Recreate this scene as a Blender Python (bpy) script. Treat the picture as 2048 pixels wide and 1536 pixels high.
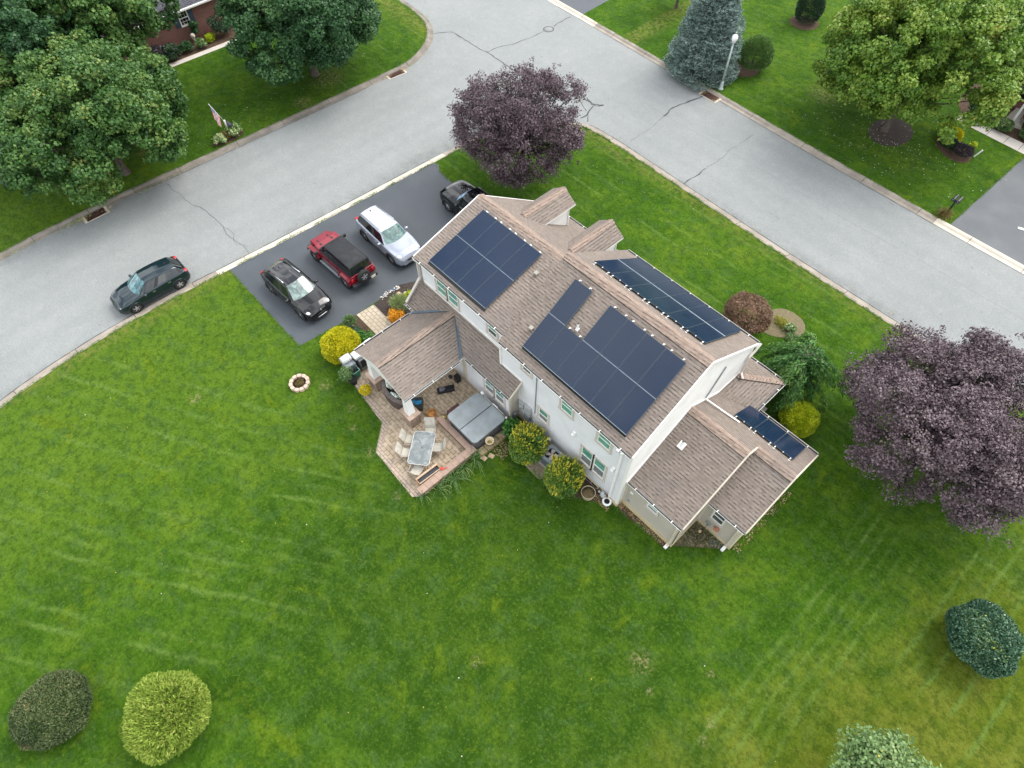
import bpy, bmesh, math, random
import numpy as np
from mathutils import Vector, Matrix

for _o in list(bpy.data.objects): bpy.data.objects.remove(_o)
SC = bpy.context.scene
COL = SC.collection
R = math.radians

# ------------------------------------------------------------------ camera
cam_d = bpy.data.cameras.new('camera')
cam = bpy.data.objects.new('camera', cam_d); COL.objects.link(cam)
cam_d.sensor_width = 36.0
cam_d.lens = 36.0 * 1282.98 / 2048.0
cam_d.clip_start = 0.1; cam_d.clip_end = 2000
_yaw, _pit, _rol = R(-48.24585196), R(57.11443449), R(-1.07039813)
_f = Vector((math.sin(_yaw)*math.cos(_pit), math.cos(_yaw)*math.cos(_pit), -math.sin(_pit)))
_r = Vector((math.cos(_yaw), -math.sin(_yaw), 0)); _u = _r.cross(_f)
_r2 = _r*math.cos(_rol) + _u*math.sin(_rol); _u2 = -_r*math.sin(_rol) + _u*math.cos(_rol)
cam.matrix_world = Matrix(((_r2.x, _u2.x, -_f.x, 0), (_r2.y, _u2.y, -_f.y, 0), (_r2.z, _u2.z, -_f.z, 28.0), (0, 0, 0, 1)))
SC.camera = cam

# ------------------------------------------------------------------ world: bright overcast
SUN_EL, SUN_AZ = R(52), R(9)          # azimuth measured from +Y towards +X
w = bpy.data.worlds.new('World'); SC.world = w; w.use_nodes = True
nt = w.node_tree; nt.nodes.clear()
_out = nt.nodes.new('ShaderNodeOutputWorld'); _bg = nt.nodes.new('ShaderNodeBackground')
_sky = nt.nodes.new('ShaderNodeTexSky'); _sky.sky_type = 'NISHITA'; _sky.sun_disc = False
_sky.sun_elevation = SUN_EL; _sky.sun_rotation = SUN_AZ; _sky.dust_density = 4.0; _sky.air_density = 1.0
_hs = nt.nodes.new('ShaderNodeHueSaturation'); _hs.inputs['Saturation'].default_value = 0.6
_tc = nt.nodes.new('ShaderNodeTexCoord'); _nz = nt.nodes.new('ShaderNodeTexNoise')
_nz.inputs['Scale'].default_value = 4.2; _nz.inputs['Detail'].default_value = 7; _nz.inputs['Roughness'].default_value = 0.6
_rm = nt.nodes.new('ShaderNodeValToRGB')
_rm.color_ramp.elements[0].position = .43; _rm.color_ramp.elements[0].color = (0.12, .12, .12, 1)
_rm.color_ramp.elements[1].position = .57; _rm.color_ramp.elements[1].color = (1, 1, 1, 1)
_mx = nt.nodes.new('ShaderNodeMix'); _mx.data_type = 'RGBA'
_mx.inputs[7].default_value = (9.2, 9.35, 9.5, 1)
nt.links.new(_sky.outputs[0], _hs.inputs['Color']); nt.links.new(_tc.outputs['Generated'], _nz.inputs['Vector'])
nt.links.new(_nz.outputs['Fac'], _rm.inputs[0]); nt.links.new(_rm.outputs[0], _mx.inputs[0])
nt.links.new(_hs.outputs[0], _mx.inputs[6]); nt.links.new(_mx.outputs[2], _bg.inputs[0])
_bg.inputs[1].default_value = 0.148; nt.links.new(_bg.outputs[0], _out.inputs[0])

sun_d = bpy.data.lights.new('sun', 'SUN'); sun = bpy.data.objects.new('sun', sun_d); COL.objects.link(sun)
sun_d.energy = 1.25; sun_d.angle = R(38); sun_d.color = (1.0, 0.97, 0.92)
_d = Vector((math.sin(SUN_AZ)*math.cos(SUN_EL), math.cos(SUN_AZ)*math.cos(SUN_EL), math.sin(SUN_EL)))
sun.rotation_euler = _d.to_track_quat('Z', 'Y').to_euler(); sun.location = (0, 0, 40)

vs = SC.view_settings
vs.view_transform = 'Standard'; vs.look = 'None'; vs.gamma = 1; vs.exposure = 0.98
SC.cycles.max_bounces = 6; SC.cycles.transparent_max_bounces = 6

# ------------------------------------------------------------------ helpers
def tag(o, label=None, cat=None, group=None, kind=None):
    if label: o['label'] = label
    if cat: o['category'] = cat
    if group: o['group'] = group
    if kind: o['kind'] = kind
    return o
def empty(name, loc=(0, 0, 0), rz=0, label=None, cat=None, group=None):
    o = bpy.data.objects.new(name, None); COL.objects.link(o); o.location = loc; o.rotation_euler = (0, 0, rz)
    o.empty_display_size = .3
    return tag(o, label, cat, group)
def copy_tree(o, parent=None):
    c = o.copy(); COL.objects.link(c); c.parent = parent
    for ch in list(o.children): copy_tree(ch, c)
    return c
V3 = Vector
class MB:
    """collects polygons; builds ONE mesh object"""
    def __init__(s): s.v = []; s.f = []; s.m = []; s.sm = []; s.cut = []
    def poly(s, pts, m=0, sm=False):
        b = len(s.v); s.v += [tuple(p) for p in pts]; s.f.append(list(range(b, b+len(pts)))); s.m.append(m); s.sm.append(sm); return s
    def mesh(s, vs_, fs, m=0, sm=False):
        b = len(s.v); s.cut.append(len(s.f)); s.v += [tuple(p) for p in vs_]
        for f in fs: s.f.append([b+i for i in f]); s.m.append(m); s.sm.append(sm)
        return s
    def pieces(s):
        out = []
        for a, b in zip(s.cut, s.cut[1:]+[len(s.f)]):
            q = MB()
            for i in range(a, b): q.poly([s.v[k] for k in s.f[i]], s.m[i], s.sm[i])
            out.append(q)
        return out
    def box(s, x0, x1, y0, y1, z0, z1, m=0, skip=''):
        v = [(x0,y0,z0),(x1,y0,z0),(x1,y1,z0),(x0,y1,z0),(x0,y0,z1),(x1,y0,z1),(x1,y1,z1),(x0,y1,z1)]
        F = dict(b=(0,3,2,1), t=(4,5,6,7), s=(0,1,5,4), e=(1,2,6,5), n=(2,3,7,6), w=(3,0,4,7))
        return s.mesh(v, [f for k, f in F.items() if k not in skip], m)
    def obox(s, c, ax, ay, az, m=0):
        """box with centre c and half-axis vectors"""
        c, ax, ay, az = map(V3, (c, ax, ay, az)); v = []
        for k in (-1, 1):
            for i, j in ((-1,-1),(1,-1),(1,1),(-1,1)): v.append(c+ax*i+ay*j+az*k)
        return s.mesh(v, [(0,3,2,1),(4,5,6,7),(0,1,5,4),(1,2,6,5),(2,3,7,6),(3,0,4,7)], m)
    def bar(s, a, b, w, h, m=0, up=(0, 0, 1)):
        a, b = V3(a), V3(b); d = (b-a); L = d.length; d.normalize(); u = V3(up)
        if abs(d.dot(u)) > .98: u = V3((1, 0, 0))
        sd = d.cross(u).normalized(); u = sd.cross(d).normalized()
        return s.obox((a+b)/2, d*L/2, sd*w/2, u*h/2, m)
    def tube(s, pts, r, n=8, m=0, cap=True, sm=True):
        pts = [V3(p) for p in pts]; rr = r if isinstance(r, (list, tuple)) else [r]*len(pts); vs_, fs = [], []
        for i, p in enumerate(pts):
            d = (pts[min(i+1, len(pts)-1)]-pts[max(i-1, 0)]).normalized(); u = V3((0, 0, 1)) if abs(d.z) < .9 else V3((1, 0, 0))
            a = d.cross(u).normalized(); b = d.cross(a)
            for k in range(n):
                t = 2*math.pi*k/n; vs_.append(p+(a*math.cos(t)+b*math.sin(t))*rr[i])
        for i in range(len(pts)-1):
            for k in range(n): fs.append((i*n+k, i*n+(k+1) % n, (i+1)*n+(k+1) % n, (i+1)*n+k))
        s.mesh(vs_, fs, m, sm)
        if cap: s.poly(vs_[:n][::-1], m); s.poly(vs_[-n:], m)
        return s
    def lathe(s, c, prof, n=20, m=0, sm=True, close=True):
        """prof: (r,z) list, around the vertical through c"""
        vs_, fs = [], []; c = V3(c)
        for r_, z in prof:
            for k in range(n): t = 2*math.pi*k/n; vs_.append((c.x+r_*math.cos(t), c.y+r_*math.sin(t), c.z+z))
        for i in range(len(prof)-1):
            for k in range(n): fs.append((i*n+k, i*n+(k+1) % n, (i+1)*n+(k+1) % n, (i+1)*n+k))
        s.mesh(vs_, fs, m, sm)
        if close:
            if prof[0][0] > 1e-4: s.poly(vs_[:n][::-1], m)
            if prof[-1][0] > 1e-4: s.poly(vs_[-n:], m)
        return s
    def prism(s, prof, axis, a, b, m=0, mcap=None):
        """2-D profile (other two coordinates, ccw) extruded along axis 'x'|'y'|'z' from a to b"""
        def P(q, t):
            return {'x': (t, q[0], q[1]), 'y': (q[0], t, q[1]), 'z': (q[0], q[1], t)}[axis]
        n = len(prof); A = [P(q, a) for q in prof]; B = [P(q, b) for q in prof]
        for i in range(n): j = (i+1) % n; s.poly([A[i], A[j], B[j], B[i]], m)
        s.poly(A[::-1], m if mcap is None else mcap); s.poly(B, m if mcap is None else mcap); return s
    def slab(s, pts, t, m=0, ms=None):
        """polygon with thickness t downwards"""
        lo = [(p[0], p[1], p[2]-t) for p in pts]; s.poly(pts, m); s.poly(lo[::-1], m if ms is None else ms)
        n = len(pts)
        for i in range(n): j = (i+1) % n; s.poly([pts[i], lo[i], lo[j], pts[j]], m if ms is None else ms)
        return s
    def ell(s, c, r, nu=12, nv=8, m=0, fn=None):
        vs_, fs = [], []
        for j in range(nv+1):
            ph = -math.pi/2+math.pi*j/nv
            for i in range(nu):
                t = 2*math.pi*i/nu; d = (math.cos(ph)*math.cos(t), math.cos(ph)*math.sin(t), math.sin(ph))
                k = fn(d) if fn else 1; vs_.append((c[0]+d[0]*r[0]*k, c[1]+d[1]*r[1]*k, c[2]+d[2]*r[2]*k))
        for j in range(nv):
            for i in range(nu): fs.append((j*nu+i, j*nu+(i+1) % nu, (j+1)*nu+(i+1) % nu, (j+1)*nu+i))
        return s.mesh(vs_, fs, m, True)
    def build(s, name, mat, parent=None, fixn=True, bevel=0, weld=False):
        me = bpy.data.meshes.new(name); me.from_pydata(s.v, [], s.f)
        mats = mat if isinstance(mat, (list, tuple)) else [mat]
        for m_ in mats: me.materials.append(m_)
        me.polygons.foreach_set('material_index', s.m); me.polygons.foreach_set('use_smooth', s.sm)
        if fixn or weld:
            bm = bmesh.new(); bm.from_mesh(me)
            if weld: bmesh.ops.remove_doubles(bm, verts=bm.verts, dist=1e-4)
            else: bmesh.ops.remove_doubles(bm, verts=bm.verts, dist=1e-5)
            if fixn: bmesh.ops.recalc_face_normals(bm, faces=bm.faces)
            bm.to_mesh(me); bm.free()
        uv = me.uv_layers.new(name='uv').data
        for p in me.polygons:
            n = p.normal
            if abs(n.z) > .97: u, v = V3((1, 0, 0)), V3((0, 1, 0))
            else: u = V3((-n.y, n.x, 0)).normalized(); v = n.cross(u); v = v if v.z > 0 else -v
            for li in p.loop_indices:
                q = me.vertices[me.loops[li].vertex_index].co; uv[li].uv = (q.dot(u), q.dot(v))
        me.update()
        o = bpy.data.objects.new(name, me); COL.objects.link(o)
        if parent: o.parent = parent
        if bevel:
            b = o.modifiers.new('b', 'BEVEL'); b.width = bevel; b.segments = 2; b.limit_method = 'ANGLE'; b.angle_limit = R(40)
        return o
def thing(o, label, cat, group=None): return tag(o, label, cat, group)
def struct(o): o['kind'] = 'structure'; return o

# ------------------------------------------------------------------ materials
def lin(r, g, b): return tuple((c/255/12.92 if c/255 <= .04045 else ((c/255+.055)/1.055)**2.4) for c in (r, g, b))
class NT:
    def __init__(s, name):
        s.m = bpy.data.materials.new(name); s.m.use_nodes = True; s.t = s.m.node_tree; s.t.nodes.clear()
        s.out = s.t.nodes.new('ShaderNodeOutputMaterial'); s.b = s.t.nodes.new('ShaderNodeBsdfPrincipled')
        s.t.links.new(s.b.outputs[0], s.out.inputs[0])
    def n(s, t, **k):
        x = s.t.nodes.new('ShaderNode'+t)
        for a, v in k.items(): setattr(x, a, v)
        return x
    def l(s, a, b): s.t.links.new(a, b)
    def setin(s, nd, i, v):
        if hasattr(v, 'links') or hasattr(v, 'is_output') : s.l(v, nd.inputs[i])
        else: nd.inputs[i].default_value = v
    def math(s, op, a, b=0.0, c=None, clamp=False):
        x = s.n('Math', operation=op, use_clamp=clamp); s.setin(x, 0, a); s.setin(x, 1, b)
        if c is not None: s.setin(x, 2, c)
        return x.outputs[0]
    def pos(s):
        if not hasattr(s, '_p'): s._p = s.n('NewGeometry').outputs['Position']
        return s._p
    def uv(s):
        if not hasattr(s, '_uv'): s._uv = s.n('UVMap').outputs[0]
        return s._uv
    def objc(s): return s.n('TexCoord').outputs['Object']
    def xyz(s, v=None):
        x = s.n('SeparateXYZ'); s.l(v or s.pos(), x.inputs[0]); return x.outputs
    def noise(s, scale, detail=3, rough=.55, vec=None, dist=0):
        x = s.n('TexNoise'); x.inputs['Scale'].default_value = scale; x.inputs['Detail'].default_value = detail
        x.inputs['Roughness'].default_value = rough; x.inputs['Distortion'].default_value = dist; s.l(vec or s.pos(), x.inputs['Vector']); return x.outputs['Fac']
    def mapr(s, v, a, b, c=0.0, d=1.0):
        x = s.n('MapRange'); x.interpolation_type = 'SMOOTHSTEP'; s.setin(x, 0, v)
        for i, q in ((1, a), (2, b), (3, c), (4, d)): x.inputs[i].default_value = q
        return x.outputs[0]
    def mix(s, f, a, b, mode='MIX'):
        x = s.n('Mix', data_type='RGBA', blend_type=mode); s.setin(x, 0, f)
        for i, q in ((6, a), (7, b)):
            if isinstance(q, tuple): x.inputs[i].default_value = (*q[:3], 1)
            else: s.l(q, x.inputs[i])
        return x.outputs[2]
    def ramp(s, f, stops):
        x = s.n('ValToRGB'); e = x.color_ramp.elements; s.l(f, x.inputs[0])
        while len(e) < len(stops): e.new(.5)
        for q, (p, c) in zip(e, stops): q.position = p; q.color = (*c[:3], 1)
        return x.outputs[0]
    def bump(s, h, d=.02, st=.6):
        x = s.n('Bump'); x.inputs['Strength'].default_value = st; x.inputs['Distance'].default_value = d; s.l(h, x.inputs['Height']); s.l(x.outputs[0], s.b.inputs['Normal'])
    def fin(s, col=None, rough=.6, metal=0, spec=.5, coat=0):
        if col is not None:
            if isinstance(col, tuple): s.b.inputs['Base Color'].default_value = (*col[:3], 1)
            else: s.l(col, s.b.inputs['Base Color'])
        s.setin(s.b, 'Roughness', rough); s.b.inputs['Metallic'].default_value = metal
        s.b.inputs['Specular IOR Level'].default_value = spec; s.b.inputs['Coat Weight'].default_value = coat
        return s.m
def plain(name, c, rough=.6, metal=0, var=.12, scale=6, spec=.4, coat=0, bump=0):
    """painted / moulded surface with a little mottling, dirt and gloss variation"""
    t = NT(name); o = t.objc(); f = t.noise(scale, 5, .6, o)
    c1 = tuple(x*(1-var) for x in c); c2 = tuple(min(1, x*(1+var)) for x in c)
    col = t.mix(t.mapr(f, .3, .7), c1, c2)
    if bump: t.bump(t.noise(scale*6, 4, .6, o), bump, .5)
    r_ = t.mapr(t.noise(scale*2.3, 3, .5, o), .3, .7, max(rough-.08, 0.02), min(rough+.08, 1))
    return t.fin(col, r_, metal, spec, coat)
def paint(name, c, rough=.12, metal=.3, coat=.8):
    """car paint: glossy clear coat over flake, with fine road dust"""
    t = NT(name); o = t.objc(); d = t.noise(2.2, 6, .65, o)
    col = t.mix(t.mapr(d, .55, .9, 0, .05), c, lin(150, 145, 138))
    return t.fin(col, t.mapr(d, .5, .95, rough, rough+.18), metal, .5, coat)
# ------------------------------------------------------------------ surface materials
def grass_mat():
    t = NT('grass'); x, y, z = t.xyz()
    big = t.noise(.13, 3, .5); mid = t.noise(.62, 5, .6, dist=.3); sml = t.noise(2.3, 8, .8); fine = t.noise(7.5, 6, .85); patch = t.noise(.33, 3, .5, dist=.6); yel = t.noise(.42, 8, .74, dist=.8)
    blu = t.noise(1.3, 6, .7, dist=.4)
    v = t.math('ADD', t.math('MULTIPLY', big, .5), t.math('MULTIPLY', mid, .5))
    base = t.ramp(v, [(.38, (.022, .064, .004)), (.47, (.037, .094, .005)), (.54, (.054, .117, .008)), (.63, (.082, .138, .010))])
    # darker turf close behind the house, lighter towards the street corner, olive towards the east
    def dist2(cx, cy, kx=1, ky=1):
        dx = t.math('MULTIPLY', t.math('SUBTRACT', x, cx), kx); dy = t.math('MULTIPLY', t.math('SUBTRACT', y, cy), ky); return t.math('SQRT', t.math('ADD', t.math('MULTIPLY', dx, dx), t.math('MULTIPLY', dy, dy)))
    dl = t.math('ADD', dist2(-5, 3, .62, 1), t.math('MULTIPLY', mid, 6)); near_dark = t.mapr(dl, 6, 15, .8, 0)
    base = t.mix(near_dark, base, t.mix(t.mapr(mid, .4, .6), (.019, .052, .004), (.036, .078, .006)))
    west = t.mapr(t.math('ADD', t.math('MULTIPLY', x, -1), t.math('MULTIPLY', patch, 10)), 20, 30, 0, .55); west = t.math('MULTIPLY', west, t.mapr(y, 10, 4)); base = t.mix(west, base, (.090, .155, .014))
    base = t.mix(t.mapr(yel, .54, .66, 0, .6), base, (.100, .150, .006))
    blue = t.mapr(blu, .5, .6, 0, .5); col = t.mix(blue, base, (.040, .088, .022))
    dry = t.mapr(t.math('ADD', t.math('ADD', x, t.math('MULTIPLY', y, -.30)), t.math('MULTIPLY', mid, 7.0)), 2.5, 8.5, 0, .85)
    col = t.mix(dry, col, t.mix(t.mapr(yel, .42, .6), (.085, .108, .008), (.135, .145, .020)))
    def stripe(expr, per, wdt, dist, keep=.35):
        e = t.math('ADD', expr, t.math('MULTIPLY', t.noise(.22, 3, .5), dist)); q = t.math('DIVIDE', e, per); f = t.math('FRACT', q)
        wn = t.n('TexWhiteNoise', noise_dimensions='1D'); t.l(t.math('FLOOR', q), wn.inputs['W'])
        return t.math('MULTIPLY', t.math('MULTIPLY', t.mapr(f, .5-wdt, .5, 0, 1), t.mapr(f, .5, .5+wdt, 1, 0)), t.mapr(wn.outputs['Value'], keep-.1, 1, 0, 1))
    c, s_ = math.cos(R(33.8)), math.sin(R(33.8))
    eA = t.math('ADD', t.math('MULTIPLY', x, -s_), t.math('MULTIPLY', y, c)); eA = t.math('ADD', eA, t.math('MULTIPLY', t.math('MULTIPLY', t.math('ADD', x, 18), t.math('ADD', x, 18)), -.006))
    wA = t.math('MULTIPLY', t.mapr(x, -6, -16), t.mapr(y, 6, 0))
    sA = t.math('MULTIPLY', stripe(eA, .70, .28, .9, .2), wA)
    rt = t.mapr(t.math('ADD', x, t.math('MULTIPLY', patch, 4)), 2.6, 5.5)
    sB = t.math('MULTIPLY', stripe(x, .55, .30, .7, .2), rt)
    sC = t.math('MULTIPLY', stripe(y, .42, .45, .6, .1), t.math('MULTIPLY', t.mapr(y, 19.5, 21.5), t.mapr(y, 31, 30)))
    sD = t.math('MULTIPLY', stripe(x, .7, .4, .8), t.mapr(x, -41, -42.5))
    sE = t.math('MULTIPLY', stripe(t.math('SUBTRACT', y, t.math('MULTIPLY', x, .1)), .7, .4, .8), t.mapr(y, 40, 41))
    strp = t.math('ADD', t.math('ADD', sA, sB), t.math('ADD', t.math('MULTIPLY', sC, .75), t.math('MULTIPLY', t.math('ADD', sD, sE), .4)))
    strp = t.math('MULTIPLY', strp, t.math('MULTIPLY', t.mapr(t.noise(.30, 3, .6), .42, .58, .12, .85), t.mapr(t.noise(5, 5, .8), .35, .6, .45, 1)))
    col = t.mix(strp, col, (.110, .180, .036))
    col = t.mix(t.mapr(sml, .41, .53, .55, 0), col, (.018, .048, .004))
    col = t.mix(t.mapr(sml, .53, .66, 0, .45), col, (.095, .150, .014))
    col = t.mix(t.mapr(fine, .52, .66, 0, .55), col, (.125, .190, .036)); col = t.mix(t.mapr(fine, .48, .36, 0, .6), col, (.012, .033, .003))
    bare = None
    for bx, by, br in ((-15.3, 4.3, .32), (-12.6, 3.9, .28), (-18.0, 5.1, .3), (-17.0, 4.5, .25), (-24.0, -.5, .45), (-.05, 6.8, .6), (2.1, 8.5, .22), (3.2, 7.1, .3), (-16.4, 45.8, 1.5), (-20.1, 4.9, .45), (.9, 6.2, .2), (-4.6, 1.9, .3), (3.4, 6.4, .25), (-44.5, 6.5, .7), (-43.3, 20.5, 1.6), (-41.9, 17.5, .9)):
        q = t.mapr(dist2(bx, by), br*.2, br*1.2, 1, 0); bare = q if bare is None else t.math('MAXIMUM', bare, q)
    bare = t.math('MULTIPLY', bare, t.mapr(t.noise(5.5, 6, .75), .46, .60, 0, .5)); col = t.mix(bare, col, (.30, .24, .13))
    ew = t.math('MAXIMUM', t.math('MULTIPLY', t.mapr(y, 28.6, 30.4), t.mapr(y, 31, 30.9)), t.math('MULTIPLY', t.mapr(x, -29.6, -31), t.mapr(x, -32, -31.6)))
    col = t.mix(t.math('MULTIPLY', ew, t.mapr(t.noise(3, 5, .7), .42, .6, 0, .6)), col, (.17, .16, .045))
    h = t.math('ADD', t.math('MULTIPLY', sml, 1.0), t.math('MULTIPLY', fine, .6)); t.bump(h, .10, .8)
    return t.fin(col, .95, spec=.06)
def asphalt_old():
    t = NT('old_asphalt'); x, y, z = t.xyz()
    f1 = t.noise(.25, 4, .5); f2 = t.noise(1.6, 6, .7); f3 = t.noise(15, 5, .85); f4 = t.noise(60, 2, .7)
    col = t.mix(t.mapr(f1, .3, .7), (.215, .230, .226), (.240, .254, .250))
    col = t.mix(t.mapr(f2, .5, .7, 0, .35), col, (.285, .292, .285)); col = t.mix(t.mapr(f2, .5, .35, 0, .35), col, (.205, .217, .216))
    la = t.math('ABSOLUTE', t.math('SUBTRACT', y, 35.2)); lb = t.math('ABSOLUTE', t.math('SUBTRACT', x, -36.1)); onA = t.mapr(y, 30, 26)
    stn = t.noise(.9, 6, .75)
    ka = t.math('MULTIPLY', t.mapr(t.math('ADD', lb, t.math('MULTIPLY', stn, 1.2)), 4.75, 5.75), onA); kb = t.math('MULTIPLY', t.mapr(t.math('ADD', la, t.math('MULTIPLY', stn, 1.2)), 4.3, 5.3), t.mapr(x, -27, -22))
    k = t.math('MULTIPLY', t.math('MAXIMUM', ka, kb), t.mapr(stn, .36, .6, .1, .6)); col = t.mix(k, col, (.135, .144, .142))
    def lanes(c, w, along):      # tyre-polished bands and the paving seam
        d_ = None
        for o in (-2.7, -1.0, 1.0, 2.7): q = t.mapr(t.math('ABSOLUTE', t.math('SUBTRACT', t.math('ADD', c, t.math('MULTIPLY', t.noise(.12, 2, .5), .5)), o+.25)), .6, .05, 0, 1); d_ = q if d_ is None else t.math('MAXIMUM', d_, q)
        return t.math('MULTIPLY', d_, w)
    ln = t.math('ADD', lanes(t.math('SUBTRACT', x, -36.1), onA, 0), lanes(t.math('SUBTRACT', y, 35.2), t.mapr(x, -30, -24), 0))
    col = t.mix(t.math('MULTIPLY', ln, t.mapr(stn, .3, .7, .1, .42)), col, (.195, .206, .208))
    sm = t.math('MULTIPLY', t.mapr(t.math('ABSOLUTE', t.math('SUBTRACT', t.math('SUBTRACT', y, 35.35), t.math('MULTIPLY', t.noise(.2, 3, .5), .5))), .05, .0, 0, .35), t.mapr(x, -28, -24)); col = t.mix(sm, col, (.12, .12, .12))
    col = t.mix(t.mapr(f3, .53, .66, 0, .6), col, (.36, .365, .355)); col = t.mix(t.mapr(f3, .47, .36, 0, .6), col, (.135, .145, .147))
    sp = t.noise(2.1, 2, .5, dist=2.0); col = t.mix(t.mapr(sp, .70, .74, 0, .5), col, (.14, .14, .14))
    t.bump(t.math('ADD', f3, f4), .012, .6)
    return t.fin(col, .88, spec=.25)
def asphalt_seal():
    t = NT('sealed_asphalt'); f = t.noise(.5, 5, .6); g_ = t.noise(3, 6, .7); h = t.noise(45, 3, .7)
    col = t.mix(t.mapr(f, .35, .7), (.047, .057, .067), (.068, .078, .088))
    col = t.mix(t.mapr(g_, .55, .8, 0, .35), col, (.105, .112, .118)); col = t.mix(t.mapr(h, .55, .8, 0, .4), col, (.11, .115, .12))
    t.bump(h, .008, .5); return t.fin(col, t.mapr(f, .3, .7, .5, .68), spec=.5)
def concrete(name, c, dirt=.5):
    t = NT(name); f = t.noise(.9, 5, .65); g_ = t.noise(5, 7, .75); h = t.noise(40, 3, .7)
    col = t.mix(t.mapr(f, .3, .7, 0, dirt), c, tuple(q*.55 for q in c)); col = t.mix(t.mapr(g_, .5, .8, 0, dirt*.8), col, (c[0]*.6, c[1]*.52, c[2]*.42))
    col = t.mix(t.mapr(h, .5, .75, 0, .4), col, tuple(q*.7 for q in c)); t.bump(h, .01, .5); return t.fin(col, .85, spec=.25)
def brick_mat(name, c1, c2, mort, bw, rh, ms=.012, off=.5, rough=.85, blot=.3, bd=.01, tint=None, vec=None, var=None, rot=0):
    t = NT(name); v = t.uv()
    if rot:
        mp = t.n('Mapping'); mp.inputs['Rotation'].default_value = (0, 0, R(rot)); t.l(v, mp.inputs[0]); v = mp.outputs[0]
    def br(cA, cB, cM, ofs=0, bias=0):
        x = t.n('TexBrick', offset=off, offset_frequency=2, squash=1.0)
        for i, q in (('Color1', cA), ('Color2', cB), ('Mortar', cM)): x.inputs[i].default_value = (*q, 1)
        x.inputs['Scale'].default_value = 1; x.inputs['Mortar Size'].default_value = ms; x.inputs['Mortar Smooth'].default_value = .2
        x.inputs['Bias'].default_value = bias; x.inputs['Brick Width'].default_value = bw; x.inputs['Row Height'].default_value = rh; t.l(v, x.inputs['Vector']); return x
    b = br(c1, c2, mort); f = t.noise(.8, 5, .6); g_ = t.noise(14, 5, .7)
    col = b.outputs[0]
    if tint is not None: col = t.mix(t.mapr(f, .42, .7, 0, blot), col, tint)
    col = t.mix(t.mapr(g_, .35, .75, 0, .35), col, tuple(q*.6 for q in c1))
    if var is not None:
        n2 = t.noise(1.0/bw*1.1, 1, .5); col = t.mix(t.mapr(n2, .5, .62, 0, .5), col, var)
    t.bump(t.math('ADD', t.math('MULTIPLY', b.outputs[1], -1), t.math('MULTIPLY', g_, .25)), bd, .7)
    return t.fin(col, rough, spec=.25)
def shingle_mat(name, a, b, c, stain=.0):
    """laminated asphalt shingles: 14 cm courses, tabs of random tone"""
    t = NT(name); v = t.uv()
    def br(bw, rh, ofs, ms):
        mp = t.n('Mapping'); mp.inputs['Location'].default_value = (ofs, 0, 0); t.l(v, mp.inputs[0])
        x = t.n('TexBrick', offset=.37, offset_frequency=3); x.inputs['Scale'].default_value = 1; x.inputs['Mortar Size'].default_value = ms
        x.inputs['Mortar Smooth'].default_value = .3; x.inputs['Brick Width'].default_value = bw; x.inputs['Row Height'].default_value = rh; t.l(mp.outputs[0], x.inputs['Vector']); return x
    b1 = br(.23, .145, 0, .01); b1.inputs['Color1'].default_value = (0, 0, 0, 1); b1.inputs['Color2'].default_value = (1, 1, 1, 1); b1.inputs['Mortar'].default_value = (.5, .5, .5, 1)
    b2 = br(.145, .145, .11, .008); b2.inputs['Color1'].default_value = (0, 0, 0, 1); b2.inputs['Color2'].default_value = (1, 1, 1, 1); b2.inputs['Mortar'].default_value = (.5, .5, .5, 1)
    s1 = t.n('SeparateColor'); t.l(b1.outputs[0], s1.inputs[0]); s2 = t.n('SeparateColor'); t.l(b2.outputs[0], s2.inputs[0])
    q = t.math('ADD', t.math('MULTIPLY', s1.outputs[0], .5), t.math('MULTIPLY', s2.outputs[0], .5))
    col = t.ramp(q, [(.12, a), (.5, b), (.9, c)])
    su = t.n('SeparateXYZ'); t.l(v, su.inputs[0])
    fr = t.math('FRACT', t.math('DIVIDE', su.outputs[1], .145))
    edge = t.math('MULTIPLY', t.mapr(fr, .50, .18, 0, .9), t.mapr(s2.outputs[0], .52, .60, .30, 1))   # butt edge of the thick tab
    col = t.mix(edge, col, tuple(k*.30 for k in a))
    gr = t.noise(55, 3, .8); f = t.noise(.45, 5, .6); g2 = t.noise(2.2, 5, .7)
    col = t.mix(t.mapr(gr, .4, .75, 0, .4), col, tuple(min(1, k*1.35) for k in c))
    col = t.mix(t.mapr(f, .5, .72, 0, .3+stain), col, (.105, .098, .098)); col = t.mix(t.mapr(g2, .5, .8, 0, .22), col, a)
    h = t.math('ADD', t.math('MULTIPLY', fr, -1.0), t.math('MULTIPLY', s2.outputs[0], .5)); t.bump(h, .02, .7)
    return t.fin(col, .9, spec=.2)
def siding_mat(name, c, per=.115, dark=.55):
    t = NT(name); z = t.xyz()[2]; fr = t.math('FRACT', t.math('DIVIDE', z, per)); f = t.noise(1.2, 5, .6); g_ = t.noise(7, 5, .7)
    col = t.mix(t.mapr(f, .3, .7), tuple(q*.93 for q in c), tuple(min(1, q*1.03) for q in c))
    col = t.mix(t.mapr(g_, .55, .85, 0, .18), col, tuple(q*.7 for q in c))
    col = t.mix(t.mapr(fr, .13, .02, 0, dark), col, tuple(q*.42 for q in c))  # lap shadow put into the colour along each board's lower edge
    t.bump(t.math('MULTIPLY', fr, -1), .02, .7); return t.fin(col, .55, spec=.3)
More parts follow.
